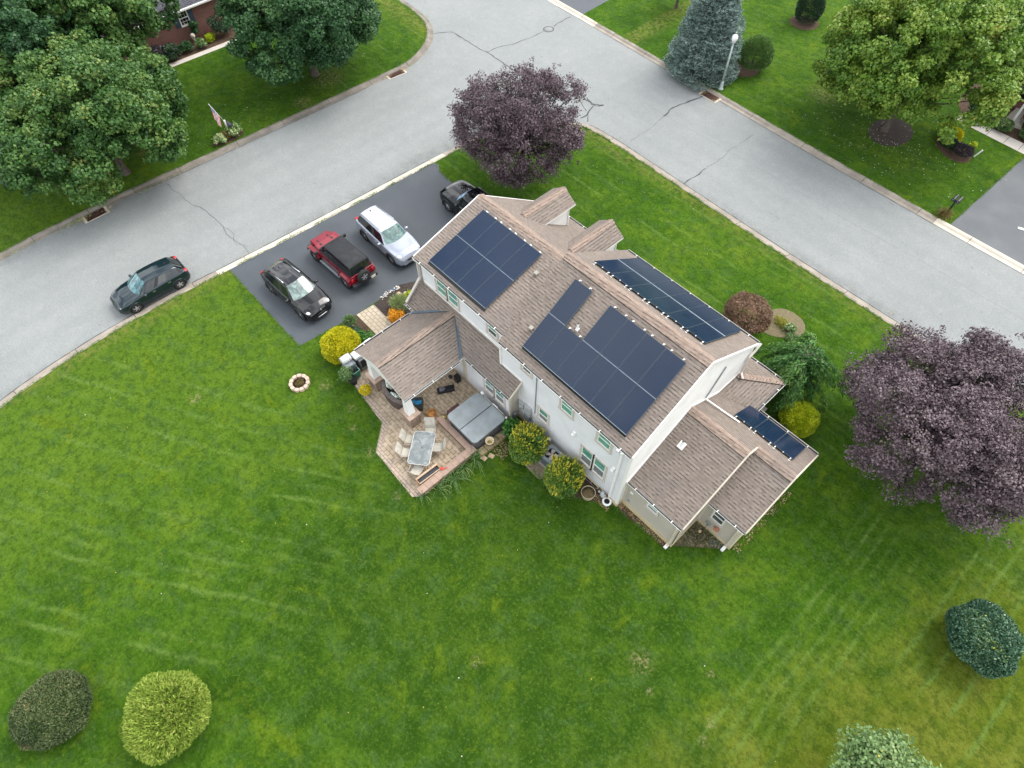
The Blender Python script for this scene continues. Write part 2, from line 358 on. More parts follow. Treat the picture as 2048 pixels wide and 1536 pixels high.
def mulch_mat(name, a, b):
    t = NT(name); f = t.noise(9, 8, .85); g_ = t.noise(38, 4, .8); h = t.noise(1.2, 4, .6)
    col = t.ramp(f, [(.35, a), (.5, tuple((p+q)/2 for p, q in zip(a, b))), (.66, b)]); col = t.mix(t.mapr(g_, .58, .75, 0, .7), col, tuple(min(1, q*1.9) for q in b))
    t.bump(t.math('ADD', f, g_), .05, 1); return t.fin(t.mix(t.mapr(h, .5, .75, 0, .4), col, a), .9, spec=.2)

M = {}
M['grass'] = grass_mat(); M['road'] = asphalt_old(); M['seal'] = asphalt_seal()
M['kerb'] = concrete('kerb_concrete', (.34, .30, .25), .75); M['apron'] = concrete('apron_concrete', (.58, .52, .43), .35)
M['walkc'] = concrete('sidewalk_concrete', (.52, .48, .43), .3); M['found'] = concrete('foundation', (.52, .44, .27), .4)
M['gutterpan'] = concrete('old_kerb_concrete', (.25, .225, .19), .9)
M['paver'] = brick_mat('patio_pavers', (.44, .35, .25), (.36, .285, .20), (.13, .105, .08), .30, .20, .015, .5, blot=.35, tint=(.36, .30, .21), var=(.54, .44, .33))
M['paver_pink'] = brick_mat('patio_border_pavers', (.46, .37, .295), (.41, .335, .27), (.14, .11, .09), .30, .15, .014, .5, blot=.3, tint=(.36, .27, .2))
M['paver_walk'] = brick_mat('walk_pavers', (.52, .45, .345), (.44, .375, .29), (.15, .12, .09), .32, .22, .016, .5, blot=.4, tint=(.30, .25, .17))
M['coping'] = brick_mat('coping_blocks', (.36, .255, .20), (.31, .22, .175), (.19, .14, .11), .6, .32, .008, .5, blot=.35, tint=(.32, .23, .17))
M['stack'] = brick_mat('stacked_wall_block', (.40, .30, .23), (.30, .225, .17), (.08, .06, .045), .42, .12, .016, .4, blot=.4, tint=(.2, .16, .12))
M['brick'] = brick_mat('red_brick', (.25, .062, .042), (.15, .038, .030), (.36, .31, .27), .22, .075, .012, .5, blot=.3, tint=(.10, .04, .03))
M['shingle'] = shingle_mat('brown_shingles', (.158, .130, .110), (.196, .163, .139), (.236, .199, .171))
M['ridge'] = shingle_mat('ridge_shingles', (.215, .160, .128), (.27, .205, .165), (.32, .25, .205))
M['shingle_g'] = shingle_mat('grey_shingles', (.045, .047, .058), (.075, .077, .09), (.11, .11, .125))
M['siding_grey'] = siding_mat('grey_vinyl_siding', (.66, .665, .68), .115, .10)
M['siding_tan'] = siding_mat('tan_vinyl_siding', (.42, .39, .33), .105, .55)
M['siding_white'] = siding_mat('white_gable_siding', (.74, .73, .70), .115, .05)
M['trim'] = plain('white_trim', (.74, .73, .70), .45, var=.05); M['cream'] = plain('cream_trim', (.52, .47, .38), .5, var=.06)
M['greige'] = plain('greige_trim', (.50, .46, .41), .5, var=.05)
M['dark'] = plain('dark_shadow_gap', (.012, .012, .013), .8); M['mulch'] = mulch_mat('dark_mulch', (.035, .028, .026), (.095, .075, .065))
M['mulch_br'] = mulch_mat('brown_mulch', (.05, .032, .022), (.14, .09, .06)); M['stones'] = mulch_mat('river_stones', (.14, .11, .08), (.46, .38, .27))
M['debris'] = mulch_mat('weedy_debris', (.035, .035, .02), (.16, .125, .08)); M['moss'] = mulch_mat('moss_gravel', (.12, .115, .05), (.27, .215, .14))
M['crack'] = plain('crack_sealer', (.035, .038, .042), .5)
M['metal'] = plain('brushed_metal', (.55, .56, .57), .35, .9, .08); M['galv'] = plain('grey_metal', (.23, .26, .28), .45, .3)
M['black'] = plain('black_plastic', (.014, .015, .017), .4); M['blackm'] = plain('black_matte', (.02, .02, .022), .75)
M['rust'] = plain('rusty_iron', (.085, .035, .022), .8, .2, .4, 14)
M['white'] = plain('white_plastic', (.78, .78, .76), .35, var=.04)

# ------------------------------------------------------------------ ground
def densify(P, step=1.5):
    out = []
    for a, b in zip(P[:-1], P[1:]):
        n = max(1, int(math.dist(a, b)/step))
        out += [(a[0]+(b[0]-a[0])*i/n, a[1]+(b[1]-a[1])*i/n) for i in range(n)]
    return out+[P[-1]]
def smooth(P, it=2):
    for _ in range(it):
        Q = [P[0]]
        for a, b in zip(P[:-1], P[1:]):
            Q += [(a[0]*.75+b[0]*.25, a[1]*.75+b[1]*.25), (a[0]*.25+b[0]*.75, a[1]*.25+b[1]*.75)]
        P = Q+[P[-1]]
    return P
def flat(name, pts, z, mat, parent=None, thick=0, ms=None):
    mb = MB(); P = [(p[0], p[1], z) for p in pts]
    if thick: mb.slab(P, thick, 0, 0)
    else: mb.poly(P)
    o = mb.build(name, mat, parent)
    if not thick and o.data.polygons[0].normal.z < 0: o.data.flip_normals()
    return o
K1 = smooth([(-18, -60), (-25, -25), (-28.6, -14), (-30.36, -8.1), (-30.80, -5.6), (-31.06, -2.64), (-31.1, 1.0), (-30.97, 3.5), (-30.82, 5.3), (-30.45, 12), (-30.10, 20.1), (-29.95, 23.2), (-29.35, 25.9), (-28.1, 28.4), (-26.07, 30.24), (-25.2, 30.42), (-22.73, 30.48), (-15.42, 30.18), (-8.21, 29.95), (0, 29.85), (60, 29.3), (160, 28)])
K2 = smooth([(-30, -60), (-36.5, -28), (-40.3, -14), (-41.7, -4.2), (-41.74, .8), (-41.63, 4.7), (-41.39, 9), (-41.1, 16), (-40.78, 23.9), (-40.78, 26.4), (-41.66, 28.46), (-42.84, 29.9), (-44.35, 30.78), (-46.32, 31.2), (-48.8, 31.3), (-70, 32.2), (-160, 36)])
K3 = smooth([(-160, 47), (-60, 42.2), (-39.4, 41.08), (-36.1, 40.98), (-26.4, 40.48), (-20.7, 40.22), (-15, 39.92), (-9, 39.72), (0, 39.45), (60, 38.6), (160, 37)])
struct(flat('ground', [(-300, -300), (300, -300), (300, 300), (-300, 300)], -.30, M['mulch_br']))
struct(flat('road', [(-250, -200), (250, -200), (250, 250), (-250, 250)], -.115, M['road']))
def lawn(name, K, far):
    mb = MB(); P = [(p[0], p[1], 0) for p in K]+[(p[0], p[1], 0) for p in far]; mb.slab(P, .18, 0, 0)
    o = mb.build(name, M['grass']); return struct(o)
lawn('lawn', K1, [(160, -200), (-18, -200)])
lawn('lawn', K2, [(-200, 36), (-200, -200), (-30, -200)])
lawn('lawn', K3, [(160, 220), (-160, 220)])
def kerb(K, side, apr):
    """rolled kerb: runs along the grass edge K; side=+1 when the street is to the left"""
    K = densify(K, 1.0); prof = [(-.03, -.02), (-.02, .012), (.13, .012), (.20, -.03), (.27, -.095), (.50, -.108), (.52, -.14)]
    mb = MB(); rows = []
    for i, p in enumerate(K):
        a = K[max(i-1, 0)]; b = K[min(i+1, len(K)-1)]; d = V3((b[0]-a[0], b[1]-a[1], 0)).normalized(); n = V3((-d.y, d.x, 0))*side
        rows.append([V3((p[0], p[1], 0))+n*o+V3((0, 0, z)) for o, z in prof])
    acc = 0
    for i in range(len(rows)-1):
        x, y = K[i]; m_ = 1 if apr(x, y) else 0
        for j in range(len(prof)-1): mb.poly([rows[i][j], rows[i+1][j], rows[i+1][j+1], rows[i][j+1]], m_, True)
        acc += math.dist(K[i], K[i+1])
        if acc > 3.0:
            acc = 0; q = rows[i+1]; d = (rows[i+1][0]-rows[i][0]).normalized()*.014
            for j in range(1, 5): mb.poly([q[j]-d+V3((0, 0, .003)), q[j]+d+V3((0, 0, .003)), q[j+1]+d+V3((0, 0, .003)), q[j+1]-d+V3((0, 0, .003))], 2)
    return mb.build('kerb', [M['kerb'], M['apron'], M['dark']], fixn=False)
struct(kerb(K1, 1, lambda x, y: x < -29 and 4.6 < y < 21))
k2 = kerb(K2, -1, lambda x, y: False); k2.data.materials[0] = M['gutterpan']; struct(k2)
struct(kerb(K3, -1, lambda x, y: (-4.6 < x < 8) or (-45 < x < -36)))
# driveways
_kd = [p for p in K1 if p[0] < -29 and 5.28 < p[1] < 20.6]
struct(flat('driveway', [(_kd[0][0], 5.28), (-23.18, 5.27), (-22.85, 8.8), (-22.9, 11.1), (-23.0, 11.9), (-22.4, 13.1), (-21.2, 13.5), (-19.4, 13.5), (-19.4, 19.9), (-27.95, 19.82), (-29.2, 19.95), (-29.7, 20.3)]+_kd[::-1], .006, M['seal']))
struct(flat('driveway', [(-3.72, 39.60), (-3.45, 49), (-3.1, 60), (4, 60), (4.2, 39.40)], .006, M['seal']))
struct(flat('driveway', [(-42.5, 41.25), (-36.25, 41.02), (-36.4, 46), (-37, 70), (-43, 70)], .006, M['seal']))
struct(flat('sidewalk', [(-8.62, 49.72), (-8.62, 50.72), (-4.9, 50.55), (-3.42, 50.5), (-3.42, 49.42), (-5.0, 49.5)], .012, M['walkc']))
mb = MB()
for x in (-7.5, -6.3, -5.1, -4.1): mb.box(x, x+.03, 49.6, 50.6, .0135, .0145)
o = mb.build('sidewalk_joint', M['dark']); struct(o)
struct(flat('path', [(-53.3, 12.6), (-52.75, 12.6), (-52.4, 19.5), (-52.95, 19.5)], .012, M['walkc']))
struct(flat('garden_bed', [(-55.4, 11.5), (-53.3, 11.5), (-52.95, 19.5), (-55.4, 19.5)], .008, M['mulch_br']))
# cracks sealed with tar, thin ribbons lying on the road
def crack(P, wd, jit=.05, seed=0):
    rnd = random.Random(seed); P = densify(smooth(P, 1), .25); mb = MB(); L, Rr = [], []
    for i, p in enumerate(P):
        a = P[max(i-1, 0)]; b = P[min(i+1, len(P)-1)]; d = V3((b[0]-a[0], b[1]-a[1], 0)).normalized(); n = V3((-d.y, d.x, 0))
        c = V3((p[0], p[1], -.111))+n*rnd.uniform(-jit, jit); h = wd*rnd.uniform(.45, 1.2)/2
        L.append(c+n*h); Rr.append(c-n*h)
    for i in range(len(L)-1): mb.poly([L[i], L[i+1], Rr[i+1], Rr[i]])
    o = mb.build('crack', M['crack'], fixn=False)
    for p in o.data.polygons:
        pass
    return struct(o)
crack([(-42.67, 30.41), (-42.33, 30.93), (-41.98, 31.5), (-41.52, 31.61), (-40.6, 31.57), (-39.17, 31.58), (-38.16, 31.56), (-37.69, 31.69), (-36.42, 31.61), (-35.15, 31.55), (-33, 31.4)], .10, .03, 1)
crack([(-37.69, 31.69), (-37.64, 32.58), (-37.44, 33.27), (-37.05, 34.05), (-36.97, 34.99), (-36.83, 35.89), (-36.84, 37.01)], .08, .05, 2)
crack([(-36.78, 38.08), (-36.9, 38.87), (-36.89, 39.54), (-36.81, 40.15)], .10, .05, 3)
crack([(-29.82, 33.38), (-29.27, 33.21), (-28.84, 33.13), (-28.24, 32.82), (-27.63, 32.74), (-27.29, 32.69), (-26.88, 32.81), (-26.74, 33.27)], .12, .06, 4)
crack([(-26.74, 33.27), (-27.0, 32.95), (-27.33, 32.85), (-27.9, 32.9), (-28.2, 32.95)], .12, .06, 5)
crack([(-27.19, 32.59), (-26.77, 31.72), (-26.69, 31.21), (-26.84, 30.95)], .12, .07, 6)
crack([(-28.45, 32.18), (-28.09, 32.36), (-27.58, 32.08), (-27.07, 31.85)], .07, .05, 7)
crack([(-26.75, 31.6), (-26.35, 31.3), (-26.2, 30.95)], .07, .05, 12)
crack([(-22.69, 31.64), (-22.6, 33.2), (-22.9, 35.4)], .025, .04, 8)
crack([(-22.89, 35.37), (-23.02, 36.1), (-23.1, 36.83), (-22.92, 37.34), (-22.82, 37.86), (-22.69, 38.33), (-22.5, 39.28)], .11, .06, 9)
crack([(-17.32, 30.77), (-17.35, 31.41), (-17.26, 32.02), (-17.3, 33.0)], .09, .05, 10)
crack([(-17.3, 33.0), (-17.23, 34.49), (-17.39, 35.75), (-17.34, 36.73), (-17.29, 38.28)], .028, .05, 11)
crack([(-40.62, 6.17), (-39.86, 6.14), (-38.94, 6.3), (-38.21, 6.27), (-37.52, 6.46), (-36.98, 6.64), (-35.75, 6.81), (-34.67, 6.88), (-33.91, 6.62), (-33.05, 6.79), (-31.93, 6.97), (-31.3, 6.87)], .03, .06, 13)
crack([(-34.4, 6.85), (-33.6, 7.1), (-32.7, 6.6), (-31.9, 7.1)], .022, .07, 14)
# opened joint between kerb and asphalt
def seam(K, off, side, a, b, seed):
    P = [p for p in densify(K, .6) if a <= (p[0]+p[1]) <= b]; Q = []
    for i, p in enumerate(P):
        q = P[max(i-1, 0)]; r_ = P[min(i+1, len(P)-1)]; d = V3((r_[0]-q[0], r_[1]-q[1], 0)).normalized(); n = V3((-d.y, d.x, 0))*side*off
        Q.append((p[0]+n.x, p[1]+n.y))
    crack(Q, .055, .012, seed)
seam(K1, .545, 1, -46, -28, 31); seam(K1, .545, 1, -27.9, -9, 32); seam(K1, .545, 1, 4.4, 45, 33); seam(K2, .56, -1, -37, -18, 34); seam(K3, .545, -1, 2, 60, 35)
# beds
struct(flat('garden_bed', [(-22.8, 9.97), (-22.92, 11.05), (-23.02, 11.85), (-22.45, 13.0), (-21.2, 13.45), (-19.45, 13.45), (-19.45, 10.5), (-20.0, 9.9)], .009, M['mulch']))
struct(flat('garden_bed', [(-22.83, 8.77), (-22.86, 7.9), (-22.3, 7.35), (-21.0, 6.1), (-20.1, 6.3), (-19.9, 8.75)], .009, M['mulch_br']))
struct(flat('walkway', [(-22.84, 8.80), (-22.78, 9.95), (-19.3, 9.9), (-19.3, 8.76)], .02, M['paver_walk'], None, .04))
struct(flat('garden_bed', [(-11.7, 9.3), (-11.2, 9.95), (-10.4, 9.62), (-9.42, 9.55), (-8.47, 9.5), (-7.6, 9.3), (-6.79, 9.98), (-5.57, 10.8), (-5.25, 11.05), (-11.7, 11.06)], .009, M['mulch_br']))
struct(flat('stone_bed', [(-9.95, 9.35), (-8.7, 9.33), (-8.3, 9.8), (-8.3, 11.0), (-9.9, 11.0)], .014, M['stones']))
struct(flat('garden_bed', [(-2.35, 11.42), (-.55, 13.12), (-.6, 13.25), (-2.35, 13.25)], .009, M['debris']))
struct(flat('stone_bed', [(-5.29, 11.1), (-5.0, 10.98), (-2.4, 11.12), (-2.3, 11.42), (-5.29, 11.42)], .011, M['mulch_br']))
mrb = [(-10.9+1.35*math.cos(a), 45.2+1.75*math.sin(a)) for a in np.linspace(0, 2*math.pi, 28, endpoint=False)]
struct(flat('mulch_ring', mrb, .01, M['mulch']))
struct(flat('garden_bed', [(-7.1+1.5*math.cos(a)*math.cos(.6)-1.0*math.sin(a)*math.sin(.6)*-1, 46.6-1.5*math.cos(a)*math.sin(.6)+1.0*math.sin(a)*math.cos(.6)) for a in np.linspace(0, 2*math.pi, 24, endpoint=False)], .01, M['mulch_br']))
struct(flat('garden_bed', [(-8.6, 50.72), (-9.6, 52), (-9.6, 55), (-5.9, 55), (-5.6, 52.3), (-3.45, 52.3), (-3.42, 50.5)], .008, M['mulch_br']))
struct(flat('rock_bed', smooth([(-7.3, 24.4), (-6.3, 24.35), (-5.44, 25.0), (-5.0, 25.7), (-5.25, 26.4), (-5.87, 26.75), (-6.8, 26.65), (-7.3, 26.0), (-7.3, 24.6)]), .012, M['moss']))
struct(flat('mulch_ring', [(-20+.0, 0)] and [(-42.0+.55*math.cos(a), 11.4+1.2*math.sin(a)) for a in np.linspace(0, 2*math.pi, 20, endpoint=False)], .009, M['mulch_br']))
struct(flat('mulch_ring', [(-23.0+1.15*math.cos(a), 53.0+1.15*math.sin(a)) for a in np.linspace(0, 2*math.pi, 20, endpoint=False)], .009, M['mulch_br']))
struct(flat('mulch_ring', [(-22.5+1.2*math.cos(a), 44.2+1.2*math.sin(a)) for a in np.linspace(0, 2*math.pi, 20, endpoint=False)], .009, M['mulch_br']))
# patio (one floor of pavers with a soldier-course border)
PAT = [(-20.0, 8.76), (-20.0, 6.6), (-19.56, 6.05), (-17.9, 5.88), (-16.24, 5.72), (-15.12, 4.52), (-12.06, 4.38), (-11.8, 4.7), (-11.8, 10.5), (-19.4, 10.5), (-19.4, 8.76)]
struct(flat('patio', PAT, .03, M['paver'], None, .05))
brd = MB(); Bd = PAT[1:8]
def _off(P, w):
    out = []
    for i, p in enumerate(P):
        ns = [V3((-(q[1]-o[1]), q[0]-o[0], 0)).normalized() for o, q in ([(P[i-1], p)] if i else [])+([(p, P[i+1])] if i < len(P)-1 else [])]
        n = sum(ns, V3((0, 0, 0))).normalized(); k = w/max(.4, n.dot(ns[0])); out.append((p[0]+n.x*k, p[1]+n.y*k, .034))
    return out
_in = _off(Bd, .3)
for i in range(len(Bd)-1): brd.poly([(*Bd[i], .034), (*Bd[i+1], .034), _in[i+1], _in[i]])
struct(brd.build('patio_border', M['paver_pink']))
# litter of pale leaves and clover on the lawns
rnd = random.Random(5); mb = MB()
def speck(x, y, z=.03, s=.035, m=0):
    a = rnd.uniform(0, 6.28); c, s_ = math.cos(a)*s, math.sin(a)*s
    mb.poly([(x+c, y+s_, z), (x-s_*.7, y+c*.7, z+.012), (x-c, y-s_, z), (x+s_*.7, y-c*.7, z+.012)], m)
for _ in range(260): speck(rnd.gauss(-10.8, 2.6), rnd.gauss(43.8, 1.7), s=rnd.uniform(.02, .045), m=rnd.choice((0, 0, 1)))
for _ in range(160): speck(rnd.gauss(-44.5, 1.4), rnd.gauss(15, 8), s=rnd.uniform(.02, .04), m=rnd.choice((0, 1, 2)))
for _ in range(90): speck(rnd.uniform(-30, 8), rnd.uniform(-10, 9), s=rnd.uniform(.015, .035), m=rnd.choice((0, 1, 2)))
for _ in range(70): speck(rnd.uniform(-30, 0), rnd.uniform(22, 30), s=rnd.uniform(.015, .03), m=rnd.choice((0, 1)))
for _ in range(120):
    x, y = rnd.choice(((-41.3, rnd.uniform(-2, 24)), (rnd.uniform(-24, 0), 30.7), (-31.3, rnd.uniform(-6, 22)))); speck(x+rnd.gauss(0, .12), y+rnd.gauss(0, .1), -.07, rnd.uniform(.02, .05), rnd.choice((1, 2)))
lit = mb.build('fallen_leaves', [plain('pale_petal', (.62, .62, .5), .7), plain('yellow_leaf', (.45, .32, .07), .7), plain('brown_leaf', (.22, .11, .04), .8)], fixn=False)
tag(lit, 'small pale and yellow fallen leaves scattered over lawns and gutters', 'leaves', kind='stuff')
# ------------------------------------------------------------------ the house
H = empty('house', (-12, 15, 0), 0, 'tan and pale grey two-storey house with brown shingle roofs and solar panels', 'house')
HM = Matrix.Translation((-12, 15, 0)).inverted()
def hb(mb, name, mat, parent=None, **k):
    """part of the house: geometry given in world metres"""
    o = mb.build(name, mat, parent or H, **k); o.matrix_parent_inverse = HM; return o
zr = lambda y: 7.72-.635*(15.06-y)
zrf = lambda y: 7.72-.65*(y-15.06)
zl = lambda y: 5.29+.28*(y-11.23)
zlf = lambda y: 6.51-.70*(y-15.6)
zw = lambda y: 2.6+.8*(y-10.2)
zg = lambda y: 2.27+.653*(y-11.2)
zgf = lambda y: zg(14.8)-.64*(y-14.8)
zg2 = lambda y: 2.35+.653*(y-12.95)
XR0, XR1, XL0, XG1, XG2 = -13.08, -5.29, -19.4, -2.35, -.52
# walls (closed volumes)
mb = MB(); mb.prism([(11.06, 0), (19.2, 0), (19.2, zrf(19.2)-.14), (15.06, 7.55), (11.06, zr(11.06)-.14)], 'x', XR0, XR1, 0)
for i, f in enumerate(mb.f):
    if i >= 5: mb.m[i] = 1
hb(mb, 'main_wall', [M['siding_grey'], M['siding_white']])
mb = MB(); mb.prism([(11.45, 0), (19.95, 0), (19.95, zlf(19.95)-.14), (15.6, 6.34), (11.45, zl(11.45)-.14)], 'x', XL0, XR0+.02, 0)
hb(mb, 'garage_wall', M['siding_grey'])
mb = MB(); mb.prism([(10.5, 0), (11.5, 0), (11.5, 3.45), (10.5, zw(10.5)-.14)], 'x', XL0+.01, XR0, 0); mb.prism([(10.5, 0), (11.07, 0), (11.07, 3.1), (10.5, zw(10.5)-.14)], 'x', XR0, -11.92, 0, 1)
hb(mb, 'rear_wing_wall', [M['siding_grey'], M['siding_tan']])
mb = MB(); mb.prism([(11.4, .0), (18.3, .0), (18.3, zgf(18.3)-.14), (14.8, zg(14.8)-.17), (11.4, zg(11.4)-.14)], 'x', XR1-.03, XG1, 0)
hb(mb, 'side_wing_wall', M['siding_tan'])
ry = 15.614
mb = MB(); mb.prism([(13.2, .0), (18.29, .0), (18.29, zgf(18.29)-.14), (ry, zg2(ry)-.17), (13.2, zg2(13.2)-.14)], 'x', XG1-.02, XG2, 0)
hb(mb, 'end_wing_wall', M['siding_tan'])
# foundations, 3 cm proud
mb = MB()
for x0, x1, y0, y1, h in ((XR0, XR1+.03, 11.0, 11.1, .22), (XR1-.02, XG1+.03, 11.35, 11.5, .28), (XG1-.05, XG1+.035, 11.36, 13.2, .26), (XG1, XG2+.03, 13.15, 13.3, .25), (XG2-.05, XG2+.035, 13.16, 18.3, .23), (XR1-.02, XR1+.04, 11.02, 11.4, .24)):
    mb.box(x0, x1, y0, y1, -.05, h)
for q in mb.pieces(): hb(q, 'foundation', M['found'])
# roofs
def roof(name, polys, t=.13, mat='shingle', fas='cream'):
    mb = MB()
    for P in polys: mb.slab(P, t, 0, 1)
    return hb(mb, name, [M[mat], M[fas]])
roof('main_roof', [[(XR0-.04, 10.97, zr(10.97)), (XR1+.02, 10.97, zr(10.97)), (XR1+.02, 15.06, 7.72), (XR0-.04, 15.06, 7.72)]])
roof('main_roof', [[(XR1+.02, 19.5, zrf(19.5)), (XR0-.04, 19.5, zrf(19.5)), (XR0-.04, 15.06, 7.72), (XR1+.02, 15.06, 7.72)]])
roof('garage_roof', [[(-19.62, 11.28, zl(11.28)), (XR0-.0, 11.28, zl(11.28)), (XR0-.0, 15.6, zl(15.6)), (-19.62, 15.6, zl(15.6))]])
roof('garage_roof', [[(XR0, 20.5, zlf(20.5)), (-19.62, 20.5, zlf(20.5)), (-19.62, 15.6, zl(15.6)-.01), (XR0, 15.6, zl(15.6)-.01)]])
roof('rear_wing_roof', [[(-19.6, 10.27, zw(10.27)), (XR0, 10.27, zw(10.27)), (XR0, 11.44, zw(11.44)), (-19.6, 11.44, zw(11.44))], [(XR0, 10.27, zw(10.27)), (-11.72, 10.27, zw(10.27)), (-11.72, 11.05, zw(11.05)), (XR0, 11.05, zw(11.05))]])
roof('side_wing_roof', [[(XR1+.0, 11.34, zg(11.34)), (XG1+.06, 11.34, zg(11.34)), (XG1+.06, 14.8, zg(14.8)), (XR1+.0, 14.8, zg(14.8))]])
roof('end_wing_roof', [[(XG1-.02, 13.08, zg2(13.08)), (XG2+.1, 13.08, zg2(13.08)), (XG2+.1, ry, zg2(ry)), (XG1-.02, ry, zg2(ry))]])
fr = zgf
roof('front_wing_roof', [[(XG2+.1, 18.42, fr(18.42)), (XR1, 18.42, fr(18.42)), (XR1, 14.8, fr(14.8)-.005), (XG1+.06, 14.8, fr(14.8)-.005), (XG1+.06, ry, fr(ry)), (XG2+.1, ry, fr(ry))]])
sk = [(-3.6, 20.4, 2.55), (XR1, 18.72, 3.05), (XR1, 17.27, 3.05), (-3.6, 18.07, 2.55)]
roof('porch_hip_roof', [sk, [(-13.0, 20.4, 2.55), (-13.0, 19.2, 2.91), (XR1, 19.2, 2.91), (XR1, 18.72, 3.052), (-3.6, 20.4, 2.552)]])
PX0, PX1, PXR = -18.9, -14.98, -16.9
roof('porch_roof', [[(PX0, 6.62, 2.6), (PXR, 6.62, 3.5), (PXR, 11.42, 3.5), (PX0, 10.1, 2.6)]], .12, 'shingle', 'trim')
roof('porch_roof', [[(PX1, 6.62, 2.6), (PX1, 10.1, 2.6), (PXR, 11.42, 3.5), (PXR, 6.62, 3.5)]], .12, 'shingle', 'trim')
# ridge caps
def ridge(pts, wd=.26, lift=.02, drop=.6):
    mb = MB(); a, b = V3(pts[0]), V3(pts[1]); d = (b-a).normalized(); sd = d.cross(V3((0, 0, 1))).normalized(); n = max(1, int((b-a).length/.30)); st = (b-a)/n
    for i in range(n):
        p, q = a+st*i, a+st*(i+1); e = .012 if i % 2 else .004
        for s_ in (-1, 1):
            mb.poly([p+V3((0, 0, lift+e+.014)), q+V3((0, 0, lift+e)), q+sd*s_*wd+V3((0, 0, lift+e-wd*drop)), p+sd*s_*wd+V3((0, 0, lift+e+.014-wd*drop))])
            mb.poly([p+sd*s_*wd+V3((0, 0, lift+e+.014-wd*drop)), q+sd*s_*wd+V3((0, 0, lift+e-wd*drop)), q+sd*s_*wd+V3((0, 0, e-wd*drop-.02)), p+sd*s_*wd+V3((0, 0, e-wd*drop-.02))], 1)
    return hb(mb, 'ridge_cap', [M['ridge'], M['dark']])
ridge([(XR0-.04, 15.06, 7.72), (XR1+.02, 15.06, 7.72)], .27, .03, .63)
ridge([(-19.62, 15.6, 6.515), (XR0, 15.6, 6.515)], .27, .03, .5)
ridge([(XR1, 14.8, 4.62), (XG1+.06, 14.8, 4.62)], .24, .03, .64)
ridge([(XG1+.06, ry, zg2(ry)), (XG2+.1, ry, zg2(ry))], .24, .03, .64)
ridge([(PXR, 6.62, 3.5), (PXR, 11.3, 3.5)], .2, .03, .44)
ridge([(XR1+.05, 18.72, 3.06), (-3.62, 20.38, 2.56)], .17, .02, .16)
# valleys and wall flashing
mb = MB()
for px in (PX0, PX1):
    a, b = V3((px, 10.1, 2.6)), V3((PXR, 11.42, 3.5)); d = (b-a).normalized(); s_ = -1 if px == PX0 else 1
    nrm = V3((0, 0, 1)); sd = V3((0, 1, .8)).normalized()*.1; sd2 = V3((-s_*.0, -.09, 0))+V3((0, 0, 0))
    b = b+(a-b)*.06
    mb.poly([a+V3((0, 0, .02)), b+V3((0, 0, .02)), b+sd+V3((0, 0, .02)), a+sd+V3((0, 0, .02))]); mb.poly([a+V3((0, 0, .02)), b+V3((0, 0, .02)), b+V3((0, -.1, .022)), a+V3((0, -.1, .022))])
hb(mb, 'valley_flashing', plain('grey_blue_flashing', (.085, .11, .135), .4, .4))
mb = MB()
mb.obox(((XR1+.035), 13.0, zg(13.0)+.07), (.03, 0, 0), V3((0, 1.78, 1.78*.653)), (0, 0, .07)); mb.obox((XR1+.035, 16.05, zgf(16.05)+.06), (.03, 0, 0), V3((0, 1.22, -1.22*.64)), (0, 0, .06)); mb.box(XR1+.01, XR1+.05, 17.3, 19.2, 3.0, 3.11)
mb.obox((-16.2, 11.43, 3.66), (3.1, 0, 0), (0, .02, 0), (0, 0, .07)); mb.box(XR0-.08, XR0+.02, 11.0, 11.1, 3.3, 5.1); mb.box(XR0-.02, -11.7, 11.03, 11.06, 3.28, 3.40)
for q in mb.pieces(): hb(q, 'flashing_trim', M['trim'])
# rake and corner boards
mb = MB()
def rake(x, ya, za, yb, zb, wd=.16, t=.03):
    mb.obox((x, (ya+yb)/2, (za+zb)/2), (t, 0, 0), V3((0, (yb-ya)/2, (zb-za)/2)), (0, 0, wd/2))
rake(XR1+.05, 10.97, zr(10.97)-.08, 15.06, 7.64); rake(XR1+.05, 19.5, zrf(19.5)-.08, 15.06, 7.64)
rake(-19.65, 11.28, zl(11.28)-.08, 15.6, 6.43); rake(-19.65, 20.5, zlf(20.5)-.08, 15.6, 6.43)
mb.box(XR1-.09, XR1+.045, 11.02, 11.12, .2, 4.95); mb.box(XR1+.005, XR1+.03, 19.08, 19.2, 3.1, 4.8)
for q in mb.pieces(): hb(q, 'trim_board', M['trim'])
mb = MB()
rake(XG1+.09, 11.34, zg(11.34)-.08, 14.8, zg(14.8)-.08, .20); rake(XG1+.09, ry, fr(ry)-.05, 14.8, zg(14.8)-.08, .16)
rake(XG2+.13, 13.08, zg2(13.08)-.08, ry, zg2(ry)-.08, .22); rake(XG2+.13, 18.42, fr(18.42)-.08, ry, zg2(ry)-.08, .22)
mb.box(XG1-.10, XG1+.02, 11.375, 11.48, .25, 2.3); mb.box(XG1-.02, XG1+.022, 11.375, 11.5, .25, 2.3)
mb.box(XG2-.14, XG2+.025, 13.17, 13.3, .25, 2.35); mb.box(XR1-.0, XR1+.1, 11.385, 11.42, .25, 2.2)
mb.box(XG1+.0, XG1+.1, 13.17, 13.22, .25, 2.4); mb.box(-11.99, -11.9, 10.47, 10.6, .05, 2.7); mb.box(-15.45, -15.2, 10.46, 10.52, .05, 2.6)
rake(-11.70, 10.27, zw(10.27)-.08, 11.05, zw(11.05)-.08, .16)
for q in mb.pieces(): hb(q, 'trim_board', M['cream'])
